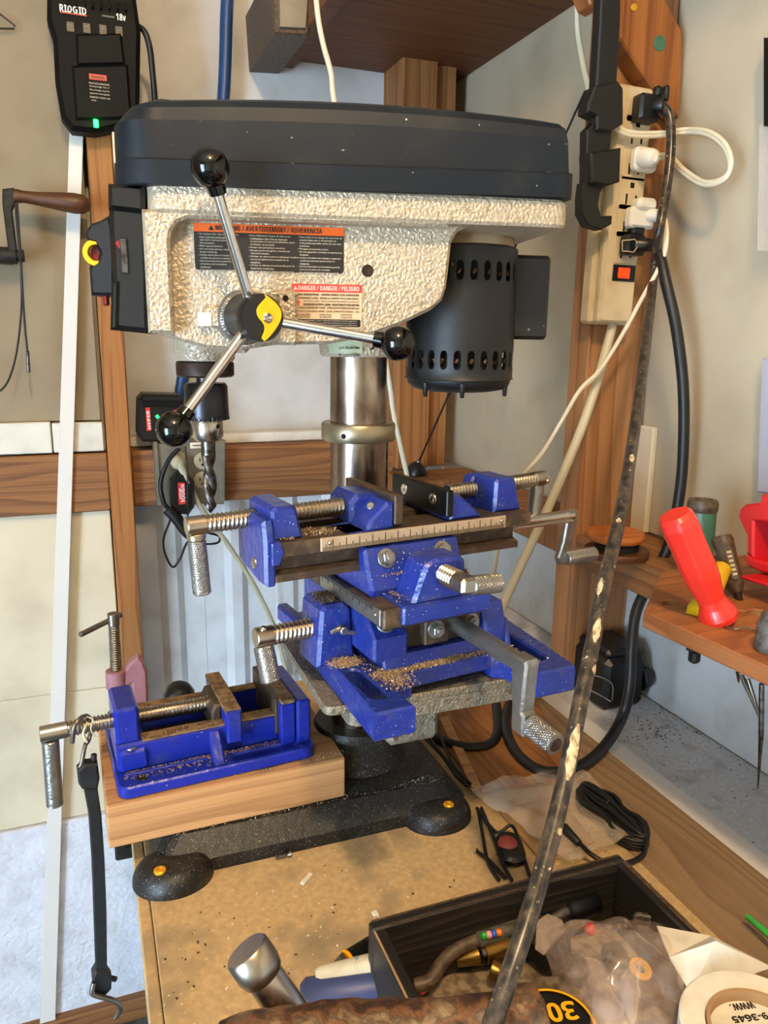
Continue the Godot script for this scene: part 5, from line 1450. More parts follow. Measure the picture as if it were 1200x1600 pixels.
# a thin skin of paint on a cord, between two places along it
func paint_patch(path: Array, s0: float, s1: float, mid: float, half: float, r: float) -> MB:
	var nz := FastNoiseLite.new()
	nz.seed = int(s0 * 1000.0)
	nz.frequency = 0.35
	var g := []
	for i in 15:
		var t := i / 14.0
		var f := lerpf(s0, s1, t) * (path.size() - 1)
		var k := mini(int(f), path.size() - 2)
		var c: Vector3 = (path[k] as Vector3).lerp(path[k + 1], f - k)
		var d: Vector3 = (path[k + 1] - path[k]).normalized()
		var x := Vector3(-0.25, 0.35, 0.9)
		x = (x - d * x.dot(d)).normalized()
		var z := d.cross(x)
		var w := half * pow(sin(PI * clampf(t, 0.02, 0.98)), 0.6)
		var row := []
		for j in 9:
			var e := nz.get_noise_2d(i * 0.9, 3.0 if j < 4 else 40.0) * 0.35
			var a := mid + w * (j / 4.0 - 1.0) * (0.85 + e)
			row.append(c + (x * cos(a) + z * sin(a)) * (r + 0.00025))
		g.append(row)
	return MB.new().grid(g, Vector3(-0.3, 0.3, 0.9), 0.0)


func right_wall_things() -> void:
	# power strip screwed to the stud
	var top := Vector3(0.3467, 0.6981, -0.098)
	var bot := Vector3(0.342, 0.4496, -0.098)
	var up := (top - bot).normalized()
	var fx := Vector3(up.y, -up.x, 0)
	var B := Basis(fx, up, Vector3(0, 0, 1))
	var L := top.distance_to(bot)
	var ps := thing("power_strip", "long cream power strip with lit red switch screwed to the stud", "power strip", bot + Vector3(0, 0, -0.03))
	var X := Transform3D(B, bot)
	var body := MB.new()
	body.prism(rrect(-0.029, 0.0, 0.029, L, 0.005), -0.0305, -0.012, 0.003, X)
	body.prism(rrect(-0.0235, 0.001, 0.0235, L - 0.001, 0.005), -0.013, 0.0, 0.0035, X)
	part(ps, "housing", body, M.plastic_cream)
	for s in [0.335, 0.295, 0.25, 0.205, 0.163, 0.122]:
		var q: Vector3 = X * Vector3(0.004, s * L / 0.365, 0.0)
		var rc := part(ps, "socket", MB.new().prism(rrect(-0.0155, -0.017, 0.0155, 0.017, 0.002), -0.001, 0.0010, 0.0004, Transform3D(B, q)), M.plastic_cream)
		for t in [[-0.0062, -0.006, 0.0022, 0.011], [0.0062, -0.006, 0.0022, 0.009], [0.0, 0.0085, 0.0052, 0.0055]]:
			part(rc, "slot", MB.new().box(q + B * Vector3(t[0], t[1], 0.0008), Vector3(t[2], t[3], 0.001), 0, B), M.hole_dark)
	var sw: Vector3 = X * Vector3(0.004, 0.056, 0.0)
	part(ps, "switch_frame", MB.new().box(sw + Vector3(0, 0, 0.0008), Vector3(0.030, 0.0175, 0.002), 0.0005, B), M.black_plastic)
	part(ps, "switch_light", MB.new().box(sw + B * Vector3(-0.001, 0, 0.002), Vector3(0.015, 0.011, 0.0025), 0.001, B), M.led_red, 0, "glowing red switch")
	part(ps, "lead", MB.new().tube(MB.smooth([Vector3(0.349, 0.4491, -0.113), Vector3(0.3424, 0.4295, -0.11), Vector3(0.3254, 0.3901, -0.1), Vector3(0.3026, 0.3404, -0.09), Vector3(0.2854, 0.2969, -0.09), Vector3(0.27, 0.2433, -0.1), Vector3(0.2575, 0.1848, -0.12), Vector3(0.2459, 0.1271, -0.14), Vector3(0.2374, 0.0702, -0.16), Vector3(0.2392, -0.0138, -0.2)]), 0.0054, 10), M.cord_cream)
	# flat cream cord with plug and loop
	var w1 := thing("cream_loop_cord", "cream flat cord with white plug making a wide loop off the power strip", "cord", Vector3(0.3509, 0.6223, -0.09))
	part(w1, "plug", MB.new().prism(rrect(-0.0150, -0.0125, 0.0150, 0.0125, 0.006), 0.0, 0.012, 0.003, Transform3D(B, Vector3(0.3565, 0.6227, -0.097))).cyl(Vector3(0.3517, 0.6232, -0.088), Vector3(0.3516, 0.6203, -0.066), 0.0105, 0.0085, 18, 0.003), M.plastic_white)
	for k in 2:
		var o := Vector3(0, 0.0028 * (k - 0.5), 0.001 * k)
		part(w1, "conductor", MB.new().tube(MB.smooth([Vector3(0.3499, 0.6198, -0.064) + o, Vector3(0.395, 0.63, -0.0975) + o, Vector3(0.39, 0.6096, -0.066) + o, Vector3(0.385, 0.5909, -0.028) + o, Vector3(0.383, 0.5904, 0.0004) + o, Vector3(0.383, 0.6021, 0.0078) + o, Vector3(0.385, 0.6223, -0.0047) + o, Vector3(0.388, 0.6405, -0.0339) + o, Vector3(0.39, 0.6503, -0.0698) + o, Vector3(0.3693, 0.6484, -0.085) + o, Vector3(0.3384, 0.6461, -0.088) + o, Vector3(0.3198, 0.6498, -0.09) + o, Vector3(0.3088, 0.6647, -0.1) + o, Vector3(0.3057, 0.6923, -0.125) + o, Vector3(0.3145, 0.7412, -0.16) + o, Vector3(0.3124, 0.7791, -0.17) + o, Vector3(0.3113, 0.823, -0.17) + o]), 0.0025, 8), M.cord_white)
	# white plug below with its cord to the left
	var w2 := thing("white_plug_cord", "white cord whose white plug sits just above the lower black plug", "cord", Vector3(0.3571, 0.564, -0.09))
	part(w2, "plug", MB.new().prism(rrect(-0.0165, -0.0115, 0.0165, 0.0105, 0.004), 0.0, 0.014, 0.003, Transform3D(B, Vector3(0.3567, 0.5635, -0.097))).prism(rrect(-0.012, 0.002, 0.014, 0.016, 0.006), 0.0, 0.018, 0.004, Transform3D(B, Vector3(0.358, 0.5676, -0.097))).cyl(Vector3(0.3638, 0.5657, -0.09), Vector3(0.3679, 0.565, -0.072), 0.0075, 0.0065, 16, 0.002), M.plastic_white)
	for k in 2:
		var o := Vector3(0.0009 * k, 0.0030 * (k - 0.5), 0.001 * k)
		part(w2, "conductor", MB.new().tube(MB.smooth([Vector3(0.3655, 0.5646, -0.07) + o, Vector3(0.3659, 0.5543, -0.06) + o, Vector3(0.3647, 0.5277, -0.055) + o, Vector3(0.3564, 0.5044, -0.055) + o, Vector3(0.3426, 0.4743, -0.06) + o, Vector3(0.3288, 0.4369, -0.07) + o, Vector3(0.3101, 0.3983, -0.08) + o, Vector3(0.29, 0.3771, -0.085) + o, Vector3(0.2732, 0.3448, -0.09) + o, Vector3(0.257, 0.3078, -0.1) + o, Vector3(0.2432, 0.2753, -0.12) + o, Vector3(0.2412, 0.2346, -0.15) + o, Vector3(0.2676, 0.1213, -0.22) + o]), 0.0024, 8), M.cord_white)
	# black cord from the lower plug down to the bench
	var k2 := thing("black_power_cord", "thick smooth black power cord from the lower plug sagging onto the bench", "cord", Vector3(0.3471, 0.5367, -0.09))
	part(k2, "plug", MB.new().prism(rrect(-0.0155, -0.0115, 0.0105, 0.0105, 0.004), 0.0, 0.016, 0.003, Transform3D(B, Vector3(0.3519, 0.535, -0.097))).prism(rrect(-0.008, 0.004, 0.010, 0.019, 0.006), 0.0, 0.012, 0.003, Transform3D(B, Vector3(0.3532, 0.5391, -0.097))).cyl(Vector3(0.3517, 0.5348, -0.088), Vector3(0.3628, 0.534, -0.074), 0.009, 0.0068, 16, 0.001), M.black_plastic)
	part(k2, "plug_rim", MB.new().tube([Vector3(0.3282, 0.5374, -0.08), Vector3(0.3449, 0.5396, -0.08), Vector3(0.3498, 0.5332, -0.08), Vector3(0.3446, 0.5263, -0.08), Vector3(0.3293, 0.5269, -0.08), Vector3(0.3282, 0.5374, -0.08)], 0.0007, 5), M.cord_cream)
	part(k2, "cable", MB.new().tube(MB.smooth([Vector3(0.3611, 0.5339, -0.074), Vector3(0.3627, 0.5228, -0.06), Vector3(0.3619, 0.4941, -0.045), Vector3(0.3681, 0.4476, -0.03), Vector3(0.3762, 0.3873, -0.02), Vector3(0.3803, 0.3255, -0.015), Vector3(0.3794, 0.2691, -0.012), Vector3(0.3714, 0.2112, -0.012), Vector3(0.3521, 0.1721, -0.012), Vector3(0.3332, 0.1371, -0.01), Vector3(0.323, 0.1004, 0), Vector3(0.3151, 0.0609, 0.012), Vector3(0.3063, 0.025, 0.0147), Vector3(0.2649, 0.012, 0.0412), Vector3(0.2201, 0.007, 0.0601), Vector3(0.1832, 0.007, 0.0582), Vector3(0.1725, 0.007, 0.0328), Vector3(0.1776, 0.007, -0.0062), Vector3(0.1969, 0.008, -0.05), Vector3(0.23, 0.01, -0.0931)]), 0.0060, 10), M.cord_grey)
	single("black_cable", MB.new().tube(MB.smooth([Vector3(0.0978, 0.006, -0.097), Vector3(0.1024, 0.006, -0.0671), Vector3(0.1101, 0.006, -0.0363), Vector3(0.1297, 0.006, -0.0138), Vector3(0.1556, 0.006, -0.0116), Vector3(0.1797, 0.006, -0.0367), Vector3(0.2077, 0.006, -0.0918)]), 0.0056, 10), M.cord_black, "short black cable bend on the bench under the front crank", "cable")
	# dirty extension cord coming towards the viewer
	var k1 := thing("extension_cord", "paint-splattered dirty black extension cord stretched across the foreground from the top plug", "cord", Vector3(0.3701, 0.678, -0.09))
	part(k1, "plug", MB.new().prism(rrect(-0.015, -0.015, 0.011, 0.012, 0.004), 0.0, 0.018, 0.003, Transform3D(B, Vector3(0.3535, 0.6736, -0.097))).cyl(Vector3(0.3562, 0.6742, -0.088), Vector3(0.3671, 0.6747, -0.08), 0.0105, 0.0125, 18, 0.002).box(Vector3(0.3616, 0.6865, -0.085), Vector3(0.007, 0.016, 0.010), 0.002, B).box(Vector3(0.3723, 0.6883, -0.085), Vector3(0.006, 0.016, 0.010), 0.002, B), M.black_plastic)
	var path := MB.smooth([Vector3(0.3637, 0.6745, -0.078), Vector3(0.3684, 0.6625, -0.07), Vector3(0.3702, 0.632, -0.066), Vector3(0.3647, 0.5927, -0.06), Vector3(0.3517, 0.5459, -0.05), Vector3(0.3611, 0.5018, -0.0644), Vector3(0.2773, 0.4161, 0.0346), Vector3(0.2104, 0.3541, 0.1122), Vector3(0.1448, 0.3076, 0.1865), Vector3(0.1067, 0.2726, 0.2244), Vector3(0.0734, 0.2382, 0.2587), Vector3(0.0443, 0.2075, 0.2881), Vector3(0.0197, 0.1794, 0.313), Vector3(-0.0054, 0.1557, 0.3367), Vector3(-0.031, 0.1365, 0.3592), Vector3(-0.0492, 0.1196, 0.3729), Vector3(-0.0637, 0.1019, 0.3826), Vector3(-0.0755, 0.0778, 0.3895)])
	part(k1, "cable", MB.new().tube(path, 0.0051, 14), M.cord_splattered)
	for pt in [[0.655, 0.702, 0.1, 0.8], [0.535, 0.550, 0.9, 0.45], [0.568, 0.588, 0.2, 0.6], [0.604, 0.612, -0.6, 0.5], [0.43, 0.436, 0.2, 0.5], [0.74, 0.746, -0.4, 0.5], [0.48, 0.484, 0.5, 0.4]]:
		part(k1, "dried_paint", paint_patch(path, pt[0], pt[1], pt[2], pt[3], 0.0051), M.dried_paint)
	# black hooked bar hanging in front of the stud
	var hk := thing("hooked_bar", "flat dark steel bar ending in a hook hanging beside the power strip", "bar", Vector3(0.2958, 0.5531, -0.085))
	part(hk, "bar", MB.new().prism(xy([Vector3(0.2794, 0.7977, -0.085), Vector3(0.3012, 0.8012, -0.085), Vector3(0.306, 0.7445, -0.085), Vector3(0.307, 0.6925, -0.085), Vector3(0.3054, 0.6851, -0.085), Vector3(0.305, 0.6299, -0.085), Vector3(0.302, 0.592, -0.085), Vector3(0.278, 0.5902, -0.085), Vector3(0.2744, 0.6425, -0.085), Vector3(0.281, 0.6486, -0.085), Vector3(0.2849, 0.6575, -0.085), Vector3(0.2819, 0.6825, -0.085), Vector3(0.2814, 0.7412, -0.085)]), -0.0945, -0.080, 0.0015), M.hook_black)
	part(hk, "sleeve", MB.new().prism(xy([Vector3(0.2775, 0.6831, -0.08), Vector3(0.305, 0.691, -0.08), Vector3(0.312, 0.6846, -0.08), Vector3(0.3153, 0.6515, -0.08), Vector3(0.3001, 0.6427, -0.08), Vector3(0.2827, 0.6422, -0.08), Vector3(0.2816, 0.6548, -0.08), Vector3(0.2704, 0.6579, -0.08), Vector3(0.2705, 0.6663, -0.08)]), -0.0950, -0.075, 0.002), M.hook_black)
	part(hk, "pad", MB.new().prism(xy([Vector3(0.2752, 0.6201, -0.08), Vector3(0.2978, 0.6246, -0.08), Vector3(0.3127, 0.6278, -0.08), Vector3(0.3143, 0.5946, -0.08), Vector3(0.2994, 0.5897, -0.08), Vector3(0.2792, 0.5908, -0.08)]), -0.0950, -0.072, 0.002), M.hook_black)
	part(hk, "hook", MB.new().prism(xy([Vector3(0.2747, 0.5925, -0.085), Vector3(0.3027, 0.5933, -0.085), Vector3(0.2963, 0.584, -0.085), Vector3(0.295, 0.5711, -0.085), Vector3(0.2999, 0.5611, -0.085), Vector3(0.3138, 0.562, -0.085), Vector3(0.3138, 0.5536, -0.085), Vector3(0.3012, 0.547, -0.085), Vector3(0.2839, 0.5499, -0.085), Vector3(0.2748, 0.5615, -0.085), Vector3(0.2735, 0.5773, -0.085)]), -0.0945, -0.080, 0.0015), M.hook_black)
	# diagonal brace
	var gs := thing("wood_brace", "orange-brown angled wooden brace board with a dark green knot", "brace", Vector3(0.4036, 0.6823, -0.12))
	part(gs, "board", MB.new().prism(xy([Vector3(0.3124, 0.8106, -0.105), Vector3(0.3503, 0.8167, -0.105), Vector3(0.4041, 0.7594, -0.105), Vector3(0.4088, 0.7147, -0.105), Vector3(0.4104, 0.6736, -0.105), Vector3(0.3964, 0.6799, -0.105), Vector3(0.3641, 0.7057, -0.105), Vector3(0.3222, 0.7424, -0.105)]), -0.1298, -0.105, 0.002), M.wood_gusset)
	part(gs, "knot", MB.new().cyl(Vector3(0.3753, 0.7433, -0.1052), Vector3(0.3753, 0.7433, -0.1052) + Vector3(0, 0, 0.0012), 0.0078, -1, 18, 0.0003), M.handle_green)
	part(gs, "screw_head", MB.new().cyl(Vector3(0.3389, 0.7724, -0.1052), Vector3(0.3389, 0.7724, -0.1052) + Vector3(0, 0, 0.0015), 0.0038, -1, 14), M.brass_yellow)
	var gs2 := thing("wood_cleat", "rounded end of an orange wooden cleat left of the hooked bar", "cleat", Vector3(0.2975, 0.7727, -0.12))
	part(gs2, "board", MB.new().prism(xy([Vector3(0.2728, 0.8062, -0.11), Vector3(0.3027, 0.811, -0.11), Vector3(0.3048, 0.7703, -0.11), Vector3(0.295, 0.7648, -0.11), Vector3(0.2853, 0.7675, -0.11), Vector3(0.2764, 0.7808, -0.11)]), -0.1298, -0.105, 0.002), M.wood_gusset)
	# things hung on the wall at the right edge
	var pk := thing("clear_package", "clear plastic package with a printed card hung at the right edge", "package", Vector3(0.417, 0.5287, 0.0292))
	part(pk, "card", MB.new().along_x(zy([Vector3(0.405, 0.638, 0.0176), Vector3(0.405, 0.629, 0.0583), Vector3(0.405, 0.5352, 0.0731), Vector3(0.405, 0.5397, 0.0326)]), 0.408, 0.4175, 0.001), M.grey_plastic)
	part(pk, "blister", MB.new().along_x(zy([Vector3(0.4, 0.6379, 0.0208), Vector3(0.4, 0.6269, 0.0701), Vector3(0.4, 0.5154, 0.0878), Vector3(0.4, 0.5199, 0.0365)]), 0.400, 0.4075, 0.001), M.clear_film)
	part(pk, "dark_insert", MB.new().along_x(zy([Vector3(0.405, 0.7152, 0.0142), Vector3(0.405, 0.703, 0.0536), Vector3(0.405, 0.6251, 0.066), Vector3(0.405, 0.6337, 0.0267)]), 0.400, 0.4175, 0.001), M.black_plastic)
	single("grey_sheet", MB.new().along_x(zy([Vector3(0.41, 0.4169, 0.0538), Vector3(0.41, 0.4182, 0.0943), Vector3(0.41, 0.289, 0.1148), Vector3(0.41, 0.2842, 0.0678)]), 0.405, 0.4175, 0.001), M.grey_plastic, "pale grey plastic sheet on the wall above the red holder", "sheet")
	# wooden wheel on the blocking
	var d := Vector3(0.3161, 0.1975, -0.0316)
	var wd := thing("wooden_spool", "orange-brown wooden spool lying flat on the wall ledge", "spool", d)
	part(wd, "lower_disc", MB.new().turned([Vector2(0, 0), Vector2(0.0345, 0), Vector2(0.0355, 0.0015), Vector2(0.0355, 0.0065), Vector2(0.0345, 0.008), Vector2(0, 0.008)], d + Vector3(0, 0.0003, 0), d + Vector3.UP, 40), M.wood_handle)
	part(wd, "hub", MB.new().cyl(d + Vector3(0, 0.007, 0), d + Vector3(0, 0.0185, 0), 0.024, -1, 32), M.hole_dark)
	part(wd, "upper_disc", MB.new().turned([Vector2(0, 0), Vector2(0.029, 0), Vector2(0.0315, 0.002), Vector2(0.0322, 0.006), Vector2(0.0300, 0.0095), Vector2(0, 0.0102)], d + Vector3(-0.001, 0.018, -0.002), d + Vector3(-0.001, 1, -0.002), 40), M.wood_disc)
	# black box on the sill
	var bx := thing("black_box", "squat black plastic box with thin silver outline on the white sill", "box", Vector3(0.375, -0.012, -0.085))
	part(bx, "case", MB.new().span(Vector3(0.338, -0.0118, -0.1285), Vector3(0.398, 0.056, -0.058), 0.006), M.black_plastic)
	part(bx, "top_cap", MB.new().span(Vector3(0.342, 0.054, -0.125), Vector3(0.394, 0.066, -0.064), 0.008), M.black_plastic)
	part(bx, "side_knob", MB.new().cyl(Vector3(0.396, 0.02, -0.07), Vector3(0.410, 0.02, -0.07), 0.016, 0.013), M.black_plastic)
	part(bx, "silver_outline", MB.new().tube(MB.smooth([Vector3(0.2977, 0.0503, -0.0572), Vector3(0.3164, 0.0425, -0.0572), Vector3(0.3384, 0.0325, -0.0572), Vector3(0.3477, 0.0226, -0.0572), Vector3(0.3486, 0.0039, -0.0572)]), 0.0009, 6).tube(MB.smooth([Vector3(0.2993, 0.0304, -0.0572), Vector3(0.3231, 0.0182, -0.0572), Vector3(0.3469, 0.0025, -0.0572)]), 0.0009, 6), M.steel_bright)


func tool_shelf() -> void:
	var s := thing("tool_shelf", "red-brown wooden tool rack board with drilled holes on the right wall", "shelf", Vector3(0.418, 0.1976, 0.20))
	var plan := xz([Vector3(0.1996, 0.212, 0.1577), Vector3(0.2084, 0.212, 0.2783), Vector3(0.215, 0.17, 0.46), Vector3(0.4178, 0.17, 0.46), Vector3(0.4178, 0.17, 0.050), Vector3(0.2898, 0.212, 0.0711)])
	var h1 := Vector3(0.2364, 0.212, 0.1468)
	var h2 := Vector3(0.2893, 0.212, 0.1916)
	plan = keyhole(plan, capsule(Vector2(h1.x - 0.001, h1.z), Vector2(h1.x + 0.001, h1.z), 0.0074))
	plan = keyhole(plan, capsule(Vector2(h2.x - 0.001, h2.z), Vector2(h2.x + 0.001, h2.z), 0.0080))
	part(s, "board", MB.new().slab(plan, 0.1976, 0.2120, 0.0014), M.wood_tool_shelf)
	for h in [h1, h2]:
		part(s, "hole_lining", MB.new().lathe([Vector2(0.0078, 0.2105), Vector2(0.0078, 0.1985)], 24, Transform3D(Basis(), Vector3(h.x, 0, h.z))), M.wood_block)
	# big red handle
	var b := Vector3(0.2435, 0.2125, 0.1976)
	var t := Vector3(0.1971, 0.302, 0.185)
	var rd := thing("red_handled_tool", "screwdriver with a big bright red handle leaning in the tool rack", "screwdriver", b)
	var l := b.distance_to(t)
	var pr := []
	for q in [[0.0, 0.0], [0.0115, 0.0], [0.0150, 0.0025], [0.0156, 0.007], [0.0142, 0.011], [0.0118, 0.016], [0.0110, 0.022], [0.0122, 0.030], [0.0142, 0.041], [0.0149, 0.052], [0.0148, l * 0.75], [0.0153, l - 0.010], [0.0142, l - 0.003], [0.0115, l], [0.0, l]]:
		pr.append(Vector2(q[0], q[1]))
	var rm := MB.new()
	# fluted: six broad flats
	var u := MB.up(t - b)
	var seg := 36
	var pt := func(i: int, j: int) -> Vector3:
		var a := TAU * j / seg
		var k := smoothstep(0.016, 0.03, pr[i].y)
		var r: float = pr[i].x * (1.0 - 0.07 * k * pow(absf(sin(a * 3.0)), 2.0))
		return b + u.y * pr[i].y + (u.x * cos(a) + u.z * sin(a)) * r
	var g := []
	for i in pr.size():
		var row := []
		for j in seg + 1:
			row.append(pt.call(i, j))
		g.append(row)
	for i in pr.size() - 1:
		for j in seg:
			var o: Vector3 = g[i][j] - (b + u.y * pr[i].y)
			if i == 0:
				o = -u.y
			if i == pr.size() - 2:
				o = u.y
			var n0 := o.normalized()
			var n1: Vector3 = (g[i][j + 1] - (b + u.y * pr[i].y)).normalized() if i > 0 and i < pr.size() - 2 else n0
			var gq: Vector3 = (g[i][j + 1] - g[i][j]).cross(g[i + 1][j] - g[i][j])
			if gq.length() < 1e-10:
				gq = (g[i][j] - g[i + 1][j]).cross(g[i + 1][j + 1] - g[i + 1][j])
			gq = gq.normalized()
			if gq.dot(o) < 0:
				gq = -gq
			rm.quad(g[i][j], g[i][j + 1], g[i + 1][j + 1], g[i + 1][j], o)
	part(rd, "handle", rm, M.screw_red)
	part(rd, "shaft", MB.new().cyl(b - u.y * 0.008 + Vector3(0.002, 0, 0), b + u.y * 0.004, 0.0040), M.brass)
	# green handle behind it
	var gt := Vector3(0.325, 0.2854, 0.0801)
	var gb := Vector3(gt.x, 0.2123, gt.z + 0.003)
	var gr := thing("green_handled_tool", "upright tool with a dusty green handle and brown cap in the rack", "screwdriver", gb)
	part(gr, "handle", MB.new().cyl(gb, gt - Vector3(0, 0.012, 0), 0.0132, 0.0134, 28), M.handle_green)
	part(gr, "cap", MB.new().turned([Vector2(0.0132, 0), Vector2(0.0143, 0.002), Vector2(0.0145, 0.008), Vector2(0.0132, 0.0118), Vector2(0.0092, 0.0122), Vector2(0.008, 0.0105), Vector2(0, 0.0105)], gt - Vector3(0, 0.0135, 0), gt, 28), M.handle_brown)
	# brown handle with raised letters
	var bt := Vector3(0.3, 0.2623, 0.1324)
	var bb := Vector3(0.3, 0.2171, 0.1571)
	var br := thing("brown_handled_tool", "short tool with a worn brown handle and oval maker's panel in the rack", "screwdriver", bb)
	part(br, "handle", MB.new().turned([Vector2(0, 0), Vector2(0.005, 0), Vector2(0.0080, 0.006), Vector2(0.0085, 0.03), Vector2(0.0091, bb.distance_to(bt) - 0.008), Vector2(0.0097, bb.distance_to(bt) - 0.004), Vector2(0.0082, bb.distance_to(bt)), Vector2(0.0065, bb.distance_to(bt) - 0.001), Vector2(0, bb.distance_to(bt) - 0.003)], bb, bt, 10), M.handle_brown)
	var bd := (bt - bb).normalized()
	var bn := (Vector3(-0.45, 0.1, 0.9) - bd * bd.dot(Vector3(-0.45, 0.1, 0.9))).normalized()
	var bf := Basis(bd.cross(bn).normalized(), bd, bn)
	part(br, "oval_panel", MB.new().prism(capsule(Vector2(0, 0.014), Vector2(0, 0.038), 0.0036), 0.0, 0.0012, 0.0004, Transform3D(bf, bb + bn * 0.0080)), M.handle_brown)
	for i in 6:
		part(br, "raised_mark", MB.new().box(bb + bd * (0.0155 + 0.0040 * i) + bn * 0.0093, Vector3(0.0038, 0.0022, 0.0008), 0.0002, bf), M.cord_cream)
	part(br, "blade", MB.new().cyl(bb + bd * 0.002, Vector3(0.3, 0.2083, 0.1628), 0.0038, 0.0030, 10), M.rust_brown)
	# yellow handle
	var yb := Vector3(0.2348, 0.2122, 0.1815)
	var yt := Vector3(0.285, 0.2395, 0.152)
	var ye := thing("yellow_handled_tool", "tool with a yellow handle half hidden behind the red handle", "screwdriver", yb)
	part(ye, "handle", MB.new().turned([Vector2(0, 0), Vector2(0.0095, 0), Vector2(0.0105, 0.003), Vector2(0.0100, 0.010), Vector2(0.008, 0.017), Vector2(0.0092, 0.04), Vector2(0.0078, yb.distance_to(yt)), Vector2(0, yb.distance_to(yt))], yb, yt, 20), M.handle_yellow)
	# grey stub at the edge
	var sb := Vector3(0.2326, 0.2123, 0.2566)
	var sg := thing("grey_stub", "dull grey bullet-shaped tool handle at the right edge of the rack", "tool", sb)
	part(sg, "handle", MB.new().turned([Vector2(0, 0), Vector2(0.0105, 0), Vector2(0.0110, 0.002), Vector2(0.0108, 0.020), Vector2(0.0085, 0.028), Vector2(0.004, 0.0315), Vector2(0, 0.032)], sb, sb + Vector3.UP, 24), M.grey_tool)
	single("wire_clip", MB.new().tube(MB.smooth([Vector3(0.2348, 0.2135, 0.2092), Vector3(0.2372, 0.2145, 0.2199), Vector3(0.2455, 0.2155, 0.2212), Vector3(0.2529, 0.2135, 0.2269)]), 0.0009, 6), M.wire_steel, "short bright wire lying on the tool rack beside red handle", "wire")
	# red holder
	var rc := thing("red_holder", "red plastic holder with a dark window at the right edge of the rack", "holder", Vector3(0.345, 0.213, 0.16))
	var z0 := 0.362
	part(rc, "shell", MB.new().along_x(keyhole(zy([Vector3(0.33, 0.2767, 0.1271), Vector3(0.33, 0.2846, 0.1274), Vector3(0.33, 0.2905, 0.1332), Vector3(0.33, 0.2949, 0.1483), Vector3(0.33, 0.3027, 0.1499), Vector3(0.33, 0.3058, 0.1597), Vector3(0.33, 0.2979, 0.163), Vector3(0.33, 0.3034, 0.1894), Vector3(0.33, 0.2395, 0.1996), Vector3(0.33, 0.2346, 0.1604), Vector3(0.33, 0.2353, 0.1445), Vector3(0.33, 0.2399, 0.1394), Vector3(0.33, 0.2477, 0.1412), Vector3(0.33, 0.2627, 0.1389), Vector3(0.33, 0.2686, 0.1336)]), zy([Vector3(0.33, 0.2773, 0.1453), Vector3(0.33, 0.2845, 0.1861), Vector3(0.33, 0.2457, 0.1922), Vector3(0.33, 0.244, 0.1497)])), 0.322, 0.346, 0.002), M.red_case)
	part(rc, "back", MB.new().along_x(zy([Vector3(0.343, 0.2769, 0.1271), Vector3(0.343, 0.2887, 0.1791), Vector3(0.343, 0.2395, 0.1869), Vector3(0.343, 0.2334, 0.1337)]), 0.340, 0.3465, 0.0005), M.dark_red)
	part(rc, "foot", MB.new().along_x(zy([Vector3(0.31, 0.2287, 0.1519), Vector3(0.31, 0.2318, 0.1544), Vector3(0.31, 0.2353, 0.2146), Vector3(0.31, 0.2321, 0.2151)]), 0.305, 0.355, 0.001), M.red_case)
	# steel points under the rack
	var aw := thing("hanging_awl", "long thin steel awl blade pointing down under the tool rack", "awl", Vector3(0.3, 0.1436, 0.1959))
	part(aw, "blade", MB.new().cyl(Vector3(0.3, 0.1475, 0.1953), Vector3(0.3, 0.1012, 0.2017), 0.0023, 0.0022, 10).cyl(Vector3(0.3, 0.1012, 0.2017), Vector3(0.3, 0.0529, 0.2056), 0.0022, 0.0005, 10), M.steel_dark)
	var vw := thing("wire_prongs", "bent steel prongs sticking out below the tool rack", "prongs", Vector3(0.3, 0.1446, 0.1781))
	part(vw, "prong", MB.new().cyl(Vector3(0.3, 0.1454, 0.1729), Vector3(0.3, 0.1186, 0.1976), 0.0022, 0.0016, 8), M.wire_steel)
	part(vw, "prong", MB.new().cyl(Vector3(0.3, 0.1455, 0.1802), Vector3(0.3, 0.1175, 0.1978), 0.0020, 0.0014, 8), M.wire_steel)
	part(vw, "prong", MB.new().cyl(Vector3(0.31, 0.1409, 0.1592), Vector3(0.3, 0.1378, 0.1712), 0.0018, 0.0008, 8), M.wire_steel)
	single("square_bolt", MB.new().box(Vector3(0.25, 0.1684, 0.1673), Vector3(0.009, 0.012, 0.009), 0.002).cyl(Vector3(0.25, 0.1729, 0.1652), Vector3(0.25, 0.1818, 0.1639), 0.006, -1, 12), M.cast_grey, "black square bolt end under the left corner of tool rack", "bolt")


